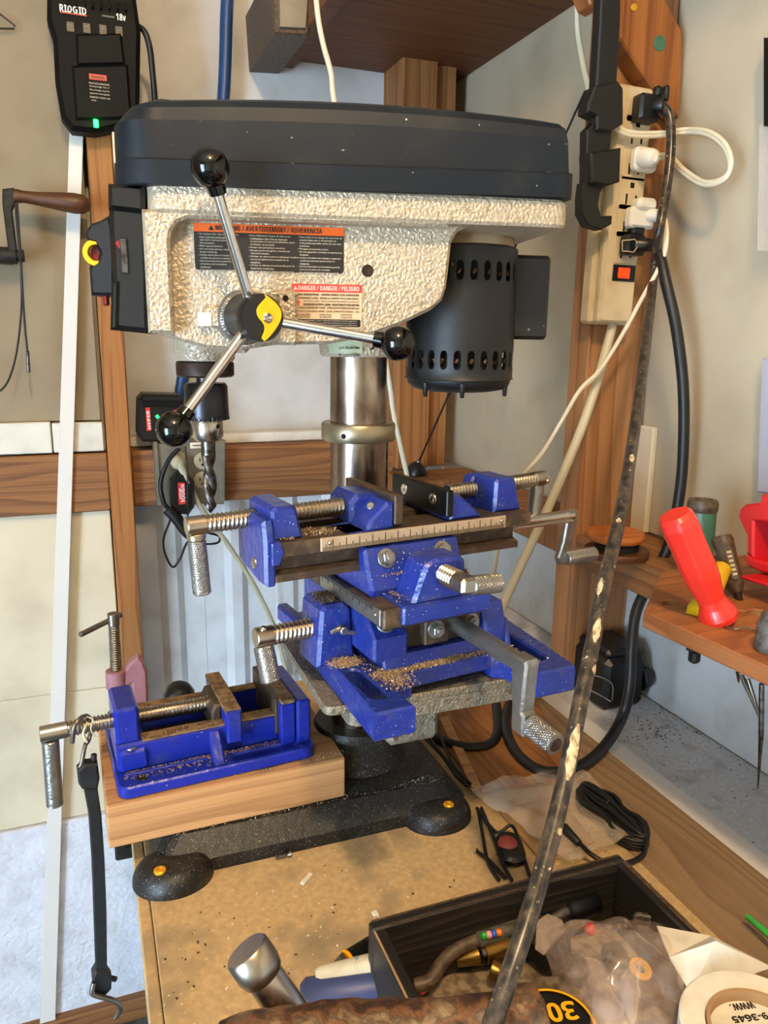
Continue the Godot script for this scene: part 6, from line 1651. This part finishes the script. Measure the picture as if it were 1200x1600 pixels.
func bench_things() -> void:
	var b := thing("workbench", "worn particle-board workbench with a plank along the wall side", "workbench", Vector3(0, -0.80, 0.2))
	part(b, "top", MB.new().span(Vector3(-0.2050, -0.022, -0.245), Vector3(0.1895, 0.0, 0.80), 0.001), M.bench_board)
	part(b, "edge_strip", MB.new().span(Vector3(-0.2145, -0.030, -0.245), Vector3(-0.2056, -0.0006, 0.80), 0.001), M.bench_board)
	var pl := part(b, "plank", MB.new().span(Vector3(-0.80, -0.038, 0.190), Vector3(0.245, 0.001, 0.2760), 0.002), M.wood_plank)
	pl.rotation_degrees.y = 90
	pl.position = Vector3(0, 0.80, 0.2) * -1.0 + Vector3(0, 1.6, 0)
	pl.position = -b.get_meta("from")
	part(b, "apron", MB.new().span(Vector3(-0.200, -0.11, -0.240), Vector3(0.27, -0.0225, -0.205), 0.002), M.wood_plank)
	for p in [[-0.20, -0.20], [0.20, -0.20], [-0.20, 0.70], [0.20, 0.70]]:
		part(b, "leg", MB.new().span(Vector3(p[0], -0.80, p[1]), Vector3(p[0] + 0.06, -0.0225, p[1] + 0.06), 0.002), M.wood_post)
	# bracket end poking out beside the bench
	single("bench_bolt", MB.new().box(Vector3(-0.2168, -0.0903, -0.1), Vector3(0.026, 0.016, 0.014), 0.002), M.cast_grey, "small dark bolt end sticking out of the bench edge under block", "bolt")
	# scrap boards at the back
	var sb := thing("scrap_board", "flat brown scrap board lying on the bench under the vise crank", "board", Vector3(0.1932, 0, -0.0284))
	part(sb, "plank", MB.new().slab(xz([Vector3(0.1117, 0, -0.1009), Vector3(0.1622, 0, -0.1292), Vector3(0.267, 0, -0.1014), Vector3(0.2277, 0, 0.0058), Vector3(0.2107, 0, 0.0744), Vector3(0.1085, 0, 0.059)]), 0.0003, 0.0045, 0.001), M.wood_post)
	var sl := thing("wood_lath", "narrow wood slat lying on the scrap board behind press base", "slat", Vector3(0.1108, 0.005, -0.0059))
	part(sl, "strip", MB.new().slab(xz([Vector3(0.1277, 0.0048, -0.0808), Vector3(0.1394, 0.0048, -0.0815), Vector3(0.1089, 0.0048, 0.0578), Vector3(0.0977, 0.0048, 0.0606)]), 0.0048, 0.008, 0.0008), M.wood_block)
	# clear bag laid flat
	var film := MB.new()
	var nz := FastNoiseLite.new()
	nz.seed = 5
	nz.frequency = 22.0
	var c := [Vector3(0.0944, 0.002, 0.0606), Vector3(0.2217, 0.002, 0.0583), Vector3(0.1978, 0.002, 0.1745), Vector3(0.1229, 0.002, 0.1828)]
	var g := []
	for i in 15:
		var row := []
		for j in 15:
			var s := i / 14.0
			var t := j / 14.0
			var p: Vector3 = (c[0] as Vector3).lerp(c[1], t).lerp((c[3] as Vector3).lerp(c[2], t), s)
			row.append(p + Vector3(0, 0.0085 + 0.008 * nz.get_noise_2d(p.x, p.z), 0))
		g.append(row)
	film.grid(g, Vector3.UP, 0.0)
	single("flat_plastic_bag", film, M.clear_film, "flat crumpled clear plastic bag on the bench beside the coiled cord", "plastic bag")
	single("cardboard_insert", MB.new().slab(xz([Vector3(0.1098, 0.005, 0.0917), Vector3(0.176, 0.005, 0.0868), Vector3(0.1674, 0.005, 0.1604), Vector3(0.1086, 0.005, 0.1707)]), 0.0005, 0.0025, 0.0003), M.cardboard, "tan card inside the flat plastic bag", "card")
	# coiled thin black lead
	var co := thing("coiled_lead", "bundle of thin black cord folded into a long coil on the bench", "cord", Vector3(0.2059, 0.003, 0.1367))
	var A := Vector3(0.1984, 0.01, 0.0984)
	var Z := Vector3(0.2003, 0.01, 0.1814)
	var dir := (Z - A).normalized()
	var side := dir.cross(Vector3.UP)
	for k in 26:
		var w := 0.0022 + 0.0019 * (k % 6)
		var y := 0.0030 + 0.0030 * (k / 6)
		var pts := []
		for i in 29:
			var a := TAU * i / 28
			var s := cos(a) * (0.5 + 0.012 * (k % 3))
			var pinch := 0.55 + 0.45 * smoothstep(0.0, 0.28, absf(s - 0.05 * (k % 2)))
			pts.append(A.lerp(Z, 0.5 + s) * Vector3(1, 0, 1) + side * sin(a) * w * pinch * 1.7 + Vector3(0, y + 0.002 * sin(a * 2.0 + k), 0))
		part(co, "loop", MB.new().tube(pts, 0.0019, 7), M.cord_black)
	part(co, "tie", MB.new().tube([A.lerp(Z, 0.42) + side * 0.009 + Vector3(0, -0.004, 0), A.lerp(Z, 0.45) + Vector3(0, 0.011, 0), A.lerp(Z, 0.47) - side * 0.009 + Vector3(0, -0.004, 0)], 0.0016, 6), M.cord_black)
	part(co, "tail", MB.new().tube(MB.smooth([Vector3(0.2034, 0.006, 0.1823), Vector3(0.1942, 0.004, 0.1915), Vector3(0.1774, 0.004, 0.1959), Vector3(0.157, 0.008, 0.1966), Vector3(0.1457, 0.012, 0.1879), Vector3(0.1436, 0.013, 0.1745), Vector3(0.1434, 0.013, 0.1653)]), 0.0022, 8), M.cord_black)
	part(co, "plug_tip", MB.new().cyl(Vector3(0.1409, 0.015, 0.1495), Vector3(0.1422, 0.014, 0.1718), 0.0048, 0.0032, 12), M.cord_black)
	# wires and red bulb behind the tray
	var rw := thing("red_indicator", "small dusty red oval lamp lens with black rim among loose wires", "indicator", Vector3(0.0915, 0, 0.1442))
	part(rw, "rim", MB.new().prism(capsule(Vector2(-0.008, 0), Vector2(0.010, 0), 0.0115), 0.0, 0.009, 0.003, Transform3D(Basis(Vector3(-0.35, 0, 0.94).normalized(), Vector3(0.94, 0, 0.35).normalized(), Vector3(0, 1, 0)), Vector3(0.0899, 0.001, 0.1469))), M.black_plastic)
	part(rw, "lens", MB.new().ball(Vector3(0.088, 0.009, 0.145), 0.0088, 20, 0.6), M.dusty_red)
	part(rw, "screw", MB.new().cyl(Vector3(0.08, 0.0085, 0.1635), Vector3(0.0786, 0.0105, 0.1658), 0.0022), M.steel_dark)
	var lw := thing("loose_wires", "tangle of thin dark wires on the bench between press base and tray", "wire", Vector3(0.0805, 0, 0.1217))
	for q in [[Vector3(0.0928, 0.008, -0.0488), Vector3(0.0944, 0.01, -0.0028), Vector3(0.0916, 0.01, 0.0403), Vector3(0.0997, 0.006, 0.0565)], [Vector3(0.0959, 0.012, -0.0474), Vector3(0.0938, 0.012, 0.0136), Vector3(0.0944, 0.008, 0.0533)], [Vector3(0.0908, 0.004, 0.0833), Vector3(0.0886, 0.006, 0.124), Vector3(0.102, 0.012, 0.1282), Vector3(0.0965, 0.006, 0.1546), Vector3(0.0867, 0.004, 0.1864)], [Vector3(0.0895, 0.003, 0.0897), Vector3(0.0757, 0.003, 0.1244), Vector3(0.0652, 0.003, 0.1522), Vector3(0.0628, 0.003, 0.1764)], [Vector3(0.0947, 0.004, 0.0847), Vector3(0.0833, 0.005, 0.1301), Vector3(0.0734, 0.006, 0.1636), Vector3(0.0716, 0.004, 0.1817)], [Vector3(0.0623, 0.003, 0.138), Vector3(0.0661, 0.004, 0.1539), Vector3(0.0689, 0.003, 0.1761)], [Vector3(0.1272, 0.012, -0.0909), Vector3(0.1035, 0.014, -0.0194), Vector3(0.096, 0.012, 0.027), Vector3(0.1001, 0.008, 0.053)]]:
		part(lw, "wire", MB.new().tube(MB.smooth(q), 0.0016, 6), M.cord_black)
	# stray screw and splinters
	var sc := thing("loose_screw", "single loose grey screw lying in front of the press base", "screw", Vector3(-0.0935, 0, 0.0846))
	part(sc, "thread", MB.new().screw(Vector3(-0.1019, 0.003, 0.0875), Vector3(-0.0924, 0.003, 0.0874), 0.0017, 0.0011, 0.0005, 10).cyl(Vector3(-0.0924, 0.003, 0.0874), Vector3(-0.0884, 0.003, 0.0871), 0.0014, 0.0030, 10), M.wire_steel)
	single("long_chip", MB.new().box(Vector3(-0.0837, 0.0012, 0.1193), Vector3(0.014, 0.0022, 0.004), 0.0005, Basis(Vector3.UP, 0.75)), M.paper, "long pale wood splinter on the open bench top", "splinter")
	single("square_chip", MB.new().box(Vector3(-0.0444, 0.0012, 0.1746), Vector3(0.0042, 0.002, 0.005), 0.0004, Basis(Vector3.UP, 0.1)), M.paper, "tiny square white chip on the bench near tray corner", "chip")
	# black wooden tray
	var tr := thing("black_tray", "open black-painted wooden tray holding odds and ends", "tray", Vector3(0.025, 0, 0.35))
	var x0 := -0.0755
	var x1 := 0.1235
	var z0 := 0.2440
	var z1 := 0.47
	part(tr, "floor", MB.new().span(Vector3(x0 + 0.004, 0.001, z0 + 0.004), Vector3(x1 - 0.004, 0.007, z1 - 0.004), 0.0005), M.tray_floor)
	part(tr, "back_wall", MB.new().span(Vector3(x0, 0.0005, z0), Vector3(x1, 0.0600, z0 + 0.0085), 0.0012), M.tray_black)
	part(tr, "front_wall", MB.new().span(Vector3(x0, 0.0005, z1 - 0.0085), Vector3(x1, 0.0600, z1), 0.0012), M.tray_black)
	for x in [x0, x1 - 0.0085]:
		var sw := part(tr, "side_wall", MB.new().span(Vector3(-z1 + 0.009, 0.0005, x), Vector3(-z0 - 0.009, 0.0600, x + 0.0085), 0.0012), M.tray_black)
		sw.rotation_degrees.y = 90
	part(tr, "worn_edge", MB.new().span(Vector3(x0 + 0.0004, 0.0597, z0 + 0.010), Vector3(x0 + 0.0016, 0.0603, z1 - 0.02), 0), M.cardboard)
	part(tr, "worn_edge", MB.new().span(Vector3(x0 + 0.002, 0.0597, z0 + 0.0004), Vector3(x1 - 0.002, 0.0603, z0 + 0.0020), 0), M.handle_brown)
	part(tr, "worn_edge", MB.new().span(Vector3(x0 + 0.010, 0.0597, z0 + 0.0072), Vector3(x1 - 0.010, 0.0603, z0 + 0.0082), 0), M.handle_brown)
	part(tr, "worn_edge", MB.new().span(Vector3(x1 - 0.0040, 0.0597, z0 + 0.009), Vector3(x1 - 0.0004, 0.0603, z1 - 0.02), 0), M.handle_brown)
	# things in the tray
	var br := thing("brass_torch", "brass and black pen torch lying in the black tray", "torch", Vector3(0.0039, 0.01, 0.2445))
	part(br, "barrel", MB.new().cyl(Vector3(0.0037, 0.022, 0.2583), Vector3(0.0421, 0.024, 0.2574), 0.0072, 0.0078, 20), M.brass)
	part(br, "collar", MB.new().cyl(Vector3(0.0003, 0.022, 0.2582), Vector3(0.0048, 0.022, 0.2581), 0.0066, 0.0066, 18), M.steel_dark)
	part(br, "nose", MB.new().cyl(Vector3(0.0003, 0.022, 0.2582), Vector3(-0.016, 0.02, 0.2559), 0.0062, 0.0038, 18), M.brass)
	var cb := thing("grimy_cable", "grimy grey cable bend reaching into the black tray", "cable", Vector3(-0.0203, 0.01, 0.2536))
	part(cb, "cable", MB.new().tube(MB.smooth([Vector3(-0.0493, 0.018, 0.263), Vector3(-0.039, 0.02, 0.2645), Vector3(-0.0276, 0.024, 0.2579), Vector3(-0.0139, 0.028, 0.254), Vector3(0.001, 0.03, 0.2533)]), 0.0048, 10), M.handle_brown)
	var bd := thing("bead_tube", "clear-ended dark tube with a row of coloured beads in the tray", "tube", Vector3(0.0238, 0.02, 0.2447))
	part(bd, "tube", MB.new().cyl(Vector3(-0.0008, 0.03, 0.2539), Vector3(0.0432, 0.032, 0.2547), 0.0058, 0.0058, 16, 0.002), M.grey_tool)
	for i in 4:
		part(bd, "bead", MB.new().ball(Vector3(0.0035, 0.0365, 0.2582).lerp(Vector3(0.0141, 0.037, 0.2596), i / 3.0), 0.0026, 12), [M.bead_green, M.bead_pink, M.bead_blue, M.bead_orange][i])
	single("red_scrap", MB.new().box(Vector3(-0.0405, 0.012, 0.2461), Vector3(0.011, 0.004, 0.008), 0.0008, Basis(Vector3.UP, 0.4)), M.screw_red, "smaller red plastic scrap behind the grimy cable end in tray", "scrap", "red scraps in the tray")
	single("red_scrap", MB.new().box(Vector3(-0.0425, 0.016, 0.2622), Vector3(0.012, 0.004, 0.009), 0.0008, Basis(Vector3.UP, 0.4)), M.screw_red, "larger red plastic scrap in front of the grimy cable end in tray", "scrap", "red scraps in the tray")
	var sk := thing("black_socket", "black cylindrical fitting against the back wall of the tray", "fitting", Vector3(0.1, 0.01, 0.2331))
	part(sk, "body", MB.new().cyl(Vector3(0.0738, 0.03, 0.2521), Vector3(0.1007, 0.032, 0.2528), 0.0095, 0.0085, 20, 0.002), M.black_plastic)
	part(sk, "stub", MB.new().cyl(Vector3(0.0605, 0.028, 0.2528), Vector3(0.075, 0.03, 0.2519), 0.0065, 0.0065, 16), M.steel_dark)
	single("corroded_plug", MB.new().box(Vector3(0.0472, 0.022, 0.2619), Vector3(0.026, 0.030, 0.045), 0.011, Basis(Vector3.UP, 0.3)), M.cast_grey, "dark corroded plug lying in the middle of the tray", "plug")
	single("wire_brush", MB.new().cyl(Vector3(0.0106, 0.02, 0.2788), Vector3(0.0044, 0.02, 0.2708), 0.006, 0.0075, 14), M.brass, "short brass wire brush end in the tray", "brush")
	single("rag_tuft", MB.new().ball(Vector3(0.1223, 0.012, 0.2423), 0.013, 14, 0.5), M.handle_brown, "tan dusty tuft in the far corner of the tray", "tuft")
	single("pointed_blade", MB.new().prism(capsule(Vector2(0, 0), Vector2(0.022, 0), 0.0055), 0, 0.004, 0.001, Transform3D(Basis(Vector3(0.75, 0.1, 0.66).normalized(), Vector3(-0.05, 1, 0).normalized(), Vector3(0.66, 0, -0.75).normalized()), Vector3(0.1099, 0.04, 0.2874))), M.grey_tool, "rounded steel blade tip standing at the right wall of tray", "blade")


func crumple(c: Array, n: int, lift: float, rough: float, seed_: int, freq: float) -> Array:
	var nz := FastNoiseLite.new()
	nz.seed = seed_
	nz.frequency = freq
	nz.fractal_octaves = 3
	var g := []
	for i in n + 1:
		var row := []
		for j in n + 1:
			var s := float(i) / n
			var t := float(j) / n
			var p: Vector3 = (c[0] as Vector3).lerp(c[1], t).lerp((c[3] as Vector3).lerp(c[2], t), s)
			var dome := pow(4.0 * s * (1.0 - s), 0.5) * pow(4.0 * t * (1.0 - t), 0.5)
			var k := nz.get_noise_2d(p.x, p.z)
			row.append(p + Vector3(0.006 * nz.get_noise_2d(p.z + 9.0, p.x), lift * dome + rough * (absf(k) * 2.0 - 0.5) * (0.3 + 0.7 * dome), 0.006 * nz.get_noise_2d(p.x + 5.0, p.z)))
		g.append(row)
	return g


func foreground_things() -> void:
	# clear bag bulging out of the tray with dark contents
	var bag := thing("clear_bag", "crumpled clear plastic bag of small parts piled in the tray", "plastic bag", Vector3(0.0872, 0.01, 0.2929))
	part(bag, "film", MB.new().grid(crumple([Vector3(0.0381, 0.04, 0.2689), Vector3(0.1223, 0.045, 0.2981), Vector3(0.0683, 0.05, 0.3866), Vector3(0.0083, 0.05, 0.3728)], 30, 0.028, 0.012, 31, 13.0), Vector3.UP), M.clear_bag)
	part(bag, "fold", MB.new().grid(crumple([Vector3(0.0335, 0.074, 0.3263), Vector3(0.0439, 0.07, 0.3333), Vector3(0.0212, 0.075, 0.3854), Vector3(-0.004, 0.08, 0.389)], 14, 0.010, 0.008, 35, 14.0), Vector3.UP), M.clear_bag)
	part(bag, "fold", MB.new().grid(crumple([Vector3(0.029, 0.08, 0.361), Vector3(0.0545, 0.086, 0.3503), Vector3(0.0356, 0.086, 0.3765), Vector3(0.0187, 0.086, 0.3873)], 8, 0.006, 0.006, 36, 14.0), Vector3.UP), M.clear_bag)
	for q in [[Vector3(0.0574, 0.022, 0.2896), 0.010], [Vector3(0.0873, 0.024, 0.291), 0.009], [Vector3(0.0917, 0.022, 0.3189), 0.011], [Vector3(0.056, 0.026, 0.3258), 0.010]]:
		part(bag, "contents", MB.new().ball(q[0], q[1], 14, 0.5), M.handle_brown)
	part(bag, "red_cap", MB.new().ball(Vector3(0.0594, 0.058, 0.2983), 0.004, 10), M.screw_red)
	part(bag, "washer", MB.new().turned([Vector2(0.003, 0), Vector2(0.0068, 0), Vector2(0.0068, 0.0015), Vector2(0.003, 0.0015)], Vector3(0.0638, 0.064, 0.3416), Vector3(0.0638, 0.064, 0.3416) + Vector3(0.1, 1, 0.3), 18), M.brass_yellow)
	# clear lid left of it
	single("plastic_tab", MB.new().slab(xz([Vector3(0.0386, 0.045, 0.2676), Vector3(0.0495, 0.045, 0.264), Vector3(0.0558, 0.045, 0.2726), Vector3(0.0536, 0.045, 0.2805), Vector3(0.0282, 0.045, 0.2936), Vector3(0.0256, 0.045, 0.287)]), 0.043, 0.046, 0.0005), M.clear_bag, "flat clear plastic tab with a rivet at the bag's left", "plastic tab")
	# torn white paper bag
	var pb := thing("paper_packet", "torn white paper packet leaning on the tray's right wall", "packet", Vector3(0.1143, 0.05, 0.3363))
	var P := [Vector3(0.0994, 0.062, 0.3141), Vector3(0.123, 0.066, 0.3369), Vector3(0.1447, 0.06, 0.3641), Vector3(0.0839, 0.06, 0.3629), Vector3(0.0858, 0.066, 0.3414), Vector3(0.1072, 0.082, 0.3545)]
	var pm := MB.new()
	for t in [[0, 1, 4], [1, 2, 5], [1, 5, 4], [5, 2, 3], [4, 5, 3]]:
		pm.flat(P[t[0]], P[t[1]], P[t[2]], Vector3.UP)
		pm.flat(P[t[0]] - Vector3(0, 0.001, 0), P[t[1]] - Vector3(0, 0.001, 0), P[t[2]] - Vector3(0, 0.001, 0), Vector3.DOWN)
	part(pb, "sheet", pm, M.paper)
	part(pb, "torn_edge", MB.new().grid(crumple([Vector3(0.0952, 0.06, 0.3242), Vector3(0.0893, 0.064, 0.3388), Vector3(0.086, 0.06, 0.3618), Vector3(0.0887, 0.048, 0.3484)], 8, 0.002, 0.004, 44, 40.0), Vector3.UP, 0.0006), M.cardboard)
	# roll of white tape
	var tc := Vector3(0.089, 0.0755, 0.4075)
	var tp := thing("tape_roll", "roll of white tape lying flat at the bottom right corner", "tape roll", tc - Vector3(0, 0.014, 0))
	part(tp, "tape", MB.new().lathe([Vector2(0.027, -0.014), Vector2(0.0410, -0.014), Vector2(0.0415, -0.013), Vector2(0.0415, -0.001), Vector2(0.0405, 0.0), Vector2(0.0285, 0.0), Vector2(0.0275, -0.002), Vector2(0.027, -0.014)], 64, Transform3D(Basis(), tc)), M.paper)
	part(tp, "core", MB.new().lathe([Vector2(0.0255, -0.014), Vector2(0.0272, -0.014), Vector2(0.0275, 0.0010), Vector2(0.0255, 0.0010), Vector2(0.0255, -0.014)], 56, Transform3D(Basis(), tc)), M.cardboard)
	var fc := part(tp, "label_disc", MB.new().lathe([Vector2(0.0256, -0.006), Vector2(0, -0.006)], 48, Transform3D(Basis(), tc)).lathe([Vector2(0, -0.008), Vector2(0.0256, -0.008)], 48, Transform3D(Basis(), tc)), M.paper)
	var fl := Basis(Vector3(-0.97, 0, -0.22), Vector3(-0.22, 0, 0.97), Vector3(0, 1, 0))
	letters(fc, "WWW.", Vector3(0.0969, 0.0698, 0.3873), 0.0042, 0.014, M.ink_black, fl)
	letters(fc, "9-3645", Vector3(0.095, 0.0698, 0.3946), 0.0042, 0.021, M.ink_black, fl)
	# yellow and black tape measure
	var mc := Vector3(-0.0031, 0.06, 0.3522)
	var tm := thing("tape_measure", "round black and yellow tape measure marked 30 at the bottom edge", "tape measure", mc - Vector3(0, 0.04, 0))
	part(tm, "case", MB.new().lathe([Vector2(0, -0.035), Vector2(0.0235, -0.035), Vector2(0.0245, -0.033), Vector2(0.0245, -0.002), Vector2(0.0232, 0.0), Vector2(0.0218, 0.0)], 48, Transform3D(Basis(), mc)), M.yellow)
	var dsc := part(tm, "face", MB.new().lathe([Vector2(0.022, -0.001), Vector2(0, -0.001)], 48, Transform3D(Basis(), mc)), M.black_plastic)
	letters(dsc, "30", Vector3(0.0056, 0.0594, 0.3468), 0.0125, 0.0170, M.yellow, fl)
	# rusty bench vise jaw across the bottom edge
	var rv := thing("rusty_bar", "thick rusty scaled metal bar across the bottom edge", "bar", Vector3(-0.0859, 0.05, 0.3215))
	var nz := FastNoiseLite.new()
	nz.seed = 77
	nz.frequency = 30.0
	var A := Vector3(-0.19, 0.085, 0.3358)
	var B := Vector3(-0.0222, 0.086, 0.369)
	var g := []
	var u := MB.up(B - A)
	for i in 41:
		var row := []
		for j in 25:
			var a := TAU * j / 24
			var c := A.lerp(B, i / 40.0)
			var d := u.x * cos(a) + u.z * sin(a)
			var r := 0.0185 + 0.0035 * nz.get_noise_3dv(c + d * 0.02) + 0.0035 * sin(i * 0.16)
			if i < 1 or i > 39:
				r *= 0.55
			row.append(c + d * r)
		g.append(row)
	var rm := MB.new()
	for i in 40:
		for j in 24:
			var c := A.lerp(B, i / 40.0)
			rm.tri(g[i][j], g[i][j + 1], g[i + 1][j + 1], (g[i][j] - c).normalized(), (g[i][j + 1] - c).normalized(), (g[i + 1][j + 1] - A.lerp(B, (i + 1) / 40.0)).normalized())
			rm.tri(g[i][j], g[i + 1][j + 1], g[i + 1][j], (g[i][j] - c).normalized(), (g[i + 1][j + 1] - A.lerp(B, (i + 1) / 40.0)).normalized(), (g[i + 1][j] - A.lerp(B, (i + 1) / 40.0)).normalized())
	for e in [0, 40]:
		var c := A.lerp(B, e / 40.0)
		for j in 24:
			rm.flat(c, g[e][j], g[e][j + 1], (A - B) if e == 0 else (B - A))
	part(rv, "bar", rm, M.rust)
	# steel handle with cap
	var st := thing("steel_bar_handle", "polished steel bar with a thick round end at bottom left", "bar", Vector3(-0.1438, 0.05, 0.2869))
	var ca := Vector3(-0.166, 0.118, 0.3039)
	var cb := Vector3(-0.1322, 0.06, 0.3266)
	var dd := (cb - ca).normalized()
	part(st, "rod", MB.new().cyl(ca + dd * 0.012, cb, 0.0098, 0.0104, 28), M.steel)
	part(st, "end_cap", MB.new().turned([Vector2(0, 0), Vector2(0.0112, 0), Vector2(0.0122, 0.0012), Vector2(0.0124, 0.012), Vector2(0.0112, 0.0165), Vector2(0.0098, 0.018)], ca, cb, 32), M.steel_thread)
	var ri := MB.new()
	var ic := Vector3(-0.1508, 0.03, 0.2743)
	var rp := []
	for i in 25:
		var a := TAU * i / 24
		rp.append(ic + Vector3(cos(a) * 0.017, 0.010 * sin(a), sin(a) * 0.014))
	single("steel_ring", ri.tube(rp, 0.0035, 10), M.steel_bright, "bright steel ring at the bottom edge beside the steel bar", "ring")
	# handles left of the tray
	var bh := thing("blue_chisel", "dull blue round tool handle lying left of the tray", "handle", Vector3(-0.0928, 0, 0.236))
	part(bh, "grip", MB.new().turned([Vector2(0, 0), Vector2(0.009, 0.0), Vector2(0.0125, 0.004), Vector2(0.0128, 0.05), Vector2(0.0115, 0.062), Vector2(0.008, 0.066), Vector2(0, 0.066)], Vector3(-0.1212, 0.013, 0.2431), Vector3(-0.0713, 0.013, 0.2522), 24), M.handle_blue)
	var mk := thing("white_marker", "grubby white marker pen lying against the tray's left wall", "marker", Vector3(-0.0821, 0, 0.217))
	part(mk, "cap", MB.new().turned([Vector2(0, 0), Vector2(0.0045, 0.0), Vector2(0.0062, 0.003), Vector2(0.0072, 0.038)], Vector3(-0.1098, 0.022, 0.2381), Vector3(-0.0814, 0.024, 0.2423), 18), M.marker_white)
	part(mk, "barrel", MB.new().cyl(Vector3(-0.0835, 0.0238, 0.2418), Vector3(-0.064, 0.025, 0.2446), 0.0070, 0.0070, 18), M.marker_grey)
	var hw := thing("black_rasp", "ribbed black tool end with a thin yellow ring beside the tray", "tool", Vector3(-0.068, 0, 0.2037))
	part(hw, "shaft", MB.new().screw(Vector3(-0.0805, 0.0085, 0.2193), Vector3(-0.0503, 0.0085, 0.2092), 0.0078, 0.0022, 0.0012, 12), M.jaw_black)
	part(hw, "ring", MB.new().cyl(Vector3(-0.0825, 0.0085, 0.2198), Vector3(-0.0799, 0.0085, 0.2189), 0.0080), M.yellow)
	part(hw, "nose", MB.new().cyl(Vector3(-0.0825, 0.0085, 0.2198), Vector3(-0.0901, 0.007, 0.2201), 0.0072, 0.0045), M.grey_tool)
	# green sliver
	single("green_straw", MB.new().cyl(Vector3(0.2131, 0.012, 0.2845), Vector3(0.2125, 0.014, 0.319), 0.0022, 0.0030, 8), M.green_line, "thin green plastic sliver on the plank at right edge", "straw")


func flake(sx: float, sz: float) -> ArrayMesh:
	var mb := MB.new()
	mb.grid([[Vector3(-sx, 0, -sz), Vector3(sx, 0.0002, -sz)], [Vector3(-sx, 0.0006, 0), Vector3(sx, 0.0008, 0)], [Vector3(-sx * 0.7, 0, sz), Vector3(sx * 0.6, 0.0001, sz)]], Vector3.UP)
	return mb.mesh()


func scatter(called: String, spots: Array, mesh: Mesh, m: Material, label: String, category: String) -> void:
	var mm := MultiMesh.new()
	mm.transform_format = MultiMesh.TRANSFORM_3D
	mm.mesh = mesh
	mm.instance_count = spots.size()
	for i in spots.size():
		var b := Basis(Vector3.UP, rng.randf() * TAU) * Basis(Vector3(1, 0, 0), rng.randf_range(-0.5, 0.5))
		mm.set_instance_transform(i, Transform3D(b.scaled(Vector3.ONE * rng.randf_range(0.4, 1.5)), spots[i]))
	var o := MultiMeshInstance3D.new()
	o.name = fresh(called)
	o.multimesh = mm
	o.material_override = m
	add_child(o)
	tag(o, label, category, "", "stuff")


func shavings() -> void:
	var V := Basis(Vector3.UP, deg_to_rad(VISE_TURN))
	var S := Basis(Vector3.UP, deg_to_rad(SMALL_TURN))
	var dust := []
	var metal := []
	# drifts on the vise: [x0, x1, z0, z1, y, count]
	for a in [[-0.092, -0.07, 0.132, 0.15, 0.2008, 420], [-0.075, 0.03, 0.166, 0.1765, 0.2008, 700], [-0.078, -0.050, 0.15, 0.2, 0.2008, 260], [0.02, 0.065, 0.14, 0.21, 0.2008, 120], [-0.095, -0.074, 0.100, 0.128, 0.2438, 160], [-0.062, -0.0, 0.158, 0.188, 0.2585, 200], [-0.132, -0.118, 0.125, 0.148, 0.3006, 140], [-0.06, -0.02, 0.157, 0.163, 0.270, 140], [-0.115, -0.085, 0.125, 0.148, 0.3006, 40]]:
		for i in a[5] * 4:
			var cx: float = (a[0] + a[1]) / 2 + rng.randfn(0, 0.24) * (a[1] - a[0]) * (1.0 + 0.5 * sin(i * 0.37))
			var cz: float = (a[2] + a[3]) / 2 + rng.randfn(0, 0.24) * (a[3] - a[2])
			if cx < a[0] - 0.004 or cx > a[1] + 0.004 or cz < a[2] - 0.002 or cz > a[3]:
				continue
			var p := Vector3(cx, a[4] + absf(rng.randfn(0, 0.0006)), cz)
			if a[4] < 0.21 and absf(p.x + 0.0838) < 0.0068 and p.z > 0.152 and p.z < 0.202:
				continue
			if a[4] < 0.21 and absf(p.x - 0.054) < 0.0072 and p.z > 0.144 and p.z < 0.202:
				continue
			(metal if i % 5 == 0 else dust).append(V * p)
	for i in 900:
		var p := Vector3(rng.randf_range(-0.220, -0.066), 0.0792, 0.0245 + absf(rng.randfn(0, 0.007)))
		if absf(p.z - 0.0365) < 0.006 and p.x > -0.133 and p.x < -0.072:
			continue
		dust.append(S * p)
	for i in 160:
		dust.append(S * Vector3(rng.randf_range(-0.2, -0.088), 0.1047, rng.randf_range(0.011, 0.021)))
	for i in 260:
		metal.append(Vector3(rng.randf_range(-0.20, -0.03), 0.0684, rng.randf_range(0.048, 0.058)))
	for i in 420:
		metal.append(Vector3(rng.randf_range(-0.18, 0.06), 0.0290, rng.randf_range(0.055, 0.066)))
	scatter("wood_dust", dust, flake(0.00035, 0.00045), M.shaving, "tan wood dust and crumbs drifted on the blue vises", "sawdust")
	scatter("metal_chips", metal, flake(0.0003, 0.0005), M.chip_metal, "tiny bright metal chips sprinkled over vises and press base", "metal chips")
	var crumbs := []
	var pale := []
	for i in 260:
		var p := Vector3(rng.randf_range(-0.2, 0.18), 0.0004, rng.randf_range(0.115, 0.24))
		(crumbs if i % 3 == 0 else pale).append(p)
	for i in 150:
		crumbs.append(Vector3(clampf(rng.randfn(0.375, 0.02), 0.31, 0.415), -0.0118, rng.randfn(-0.01, 0.025)))
	for i in 60:
		crumbs.append(Vector3(rng.randf_range(0.315, 0.415), -0.0118, rng.randf_range(0.0, 0.3)))
	for i in 60:
		crumbs.append(Vector3(rng.randf_range(0.405, 0.417), -0.0116, rng.randf_range(-0.05, 0.2)))
	scatter("dark_crumbs", crumbs, flake(0.0005, 0.0008), M.crumb_dark, "dark crumbs of dirt on the bench and white sill", "dirt")
	scatter("pale_chips", pale, flake(0.0004, 0.0009), M.paper, "pale wood chips sprinkled over the bench top", "wood chips")
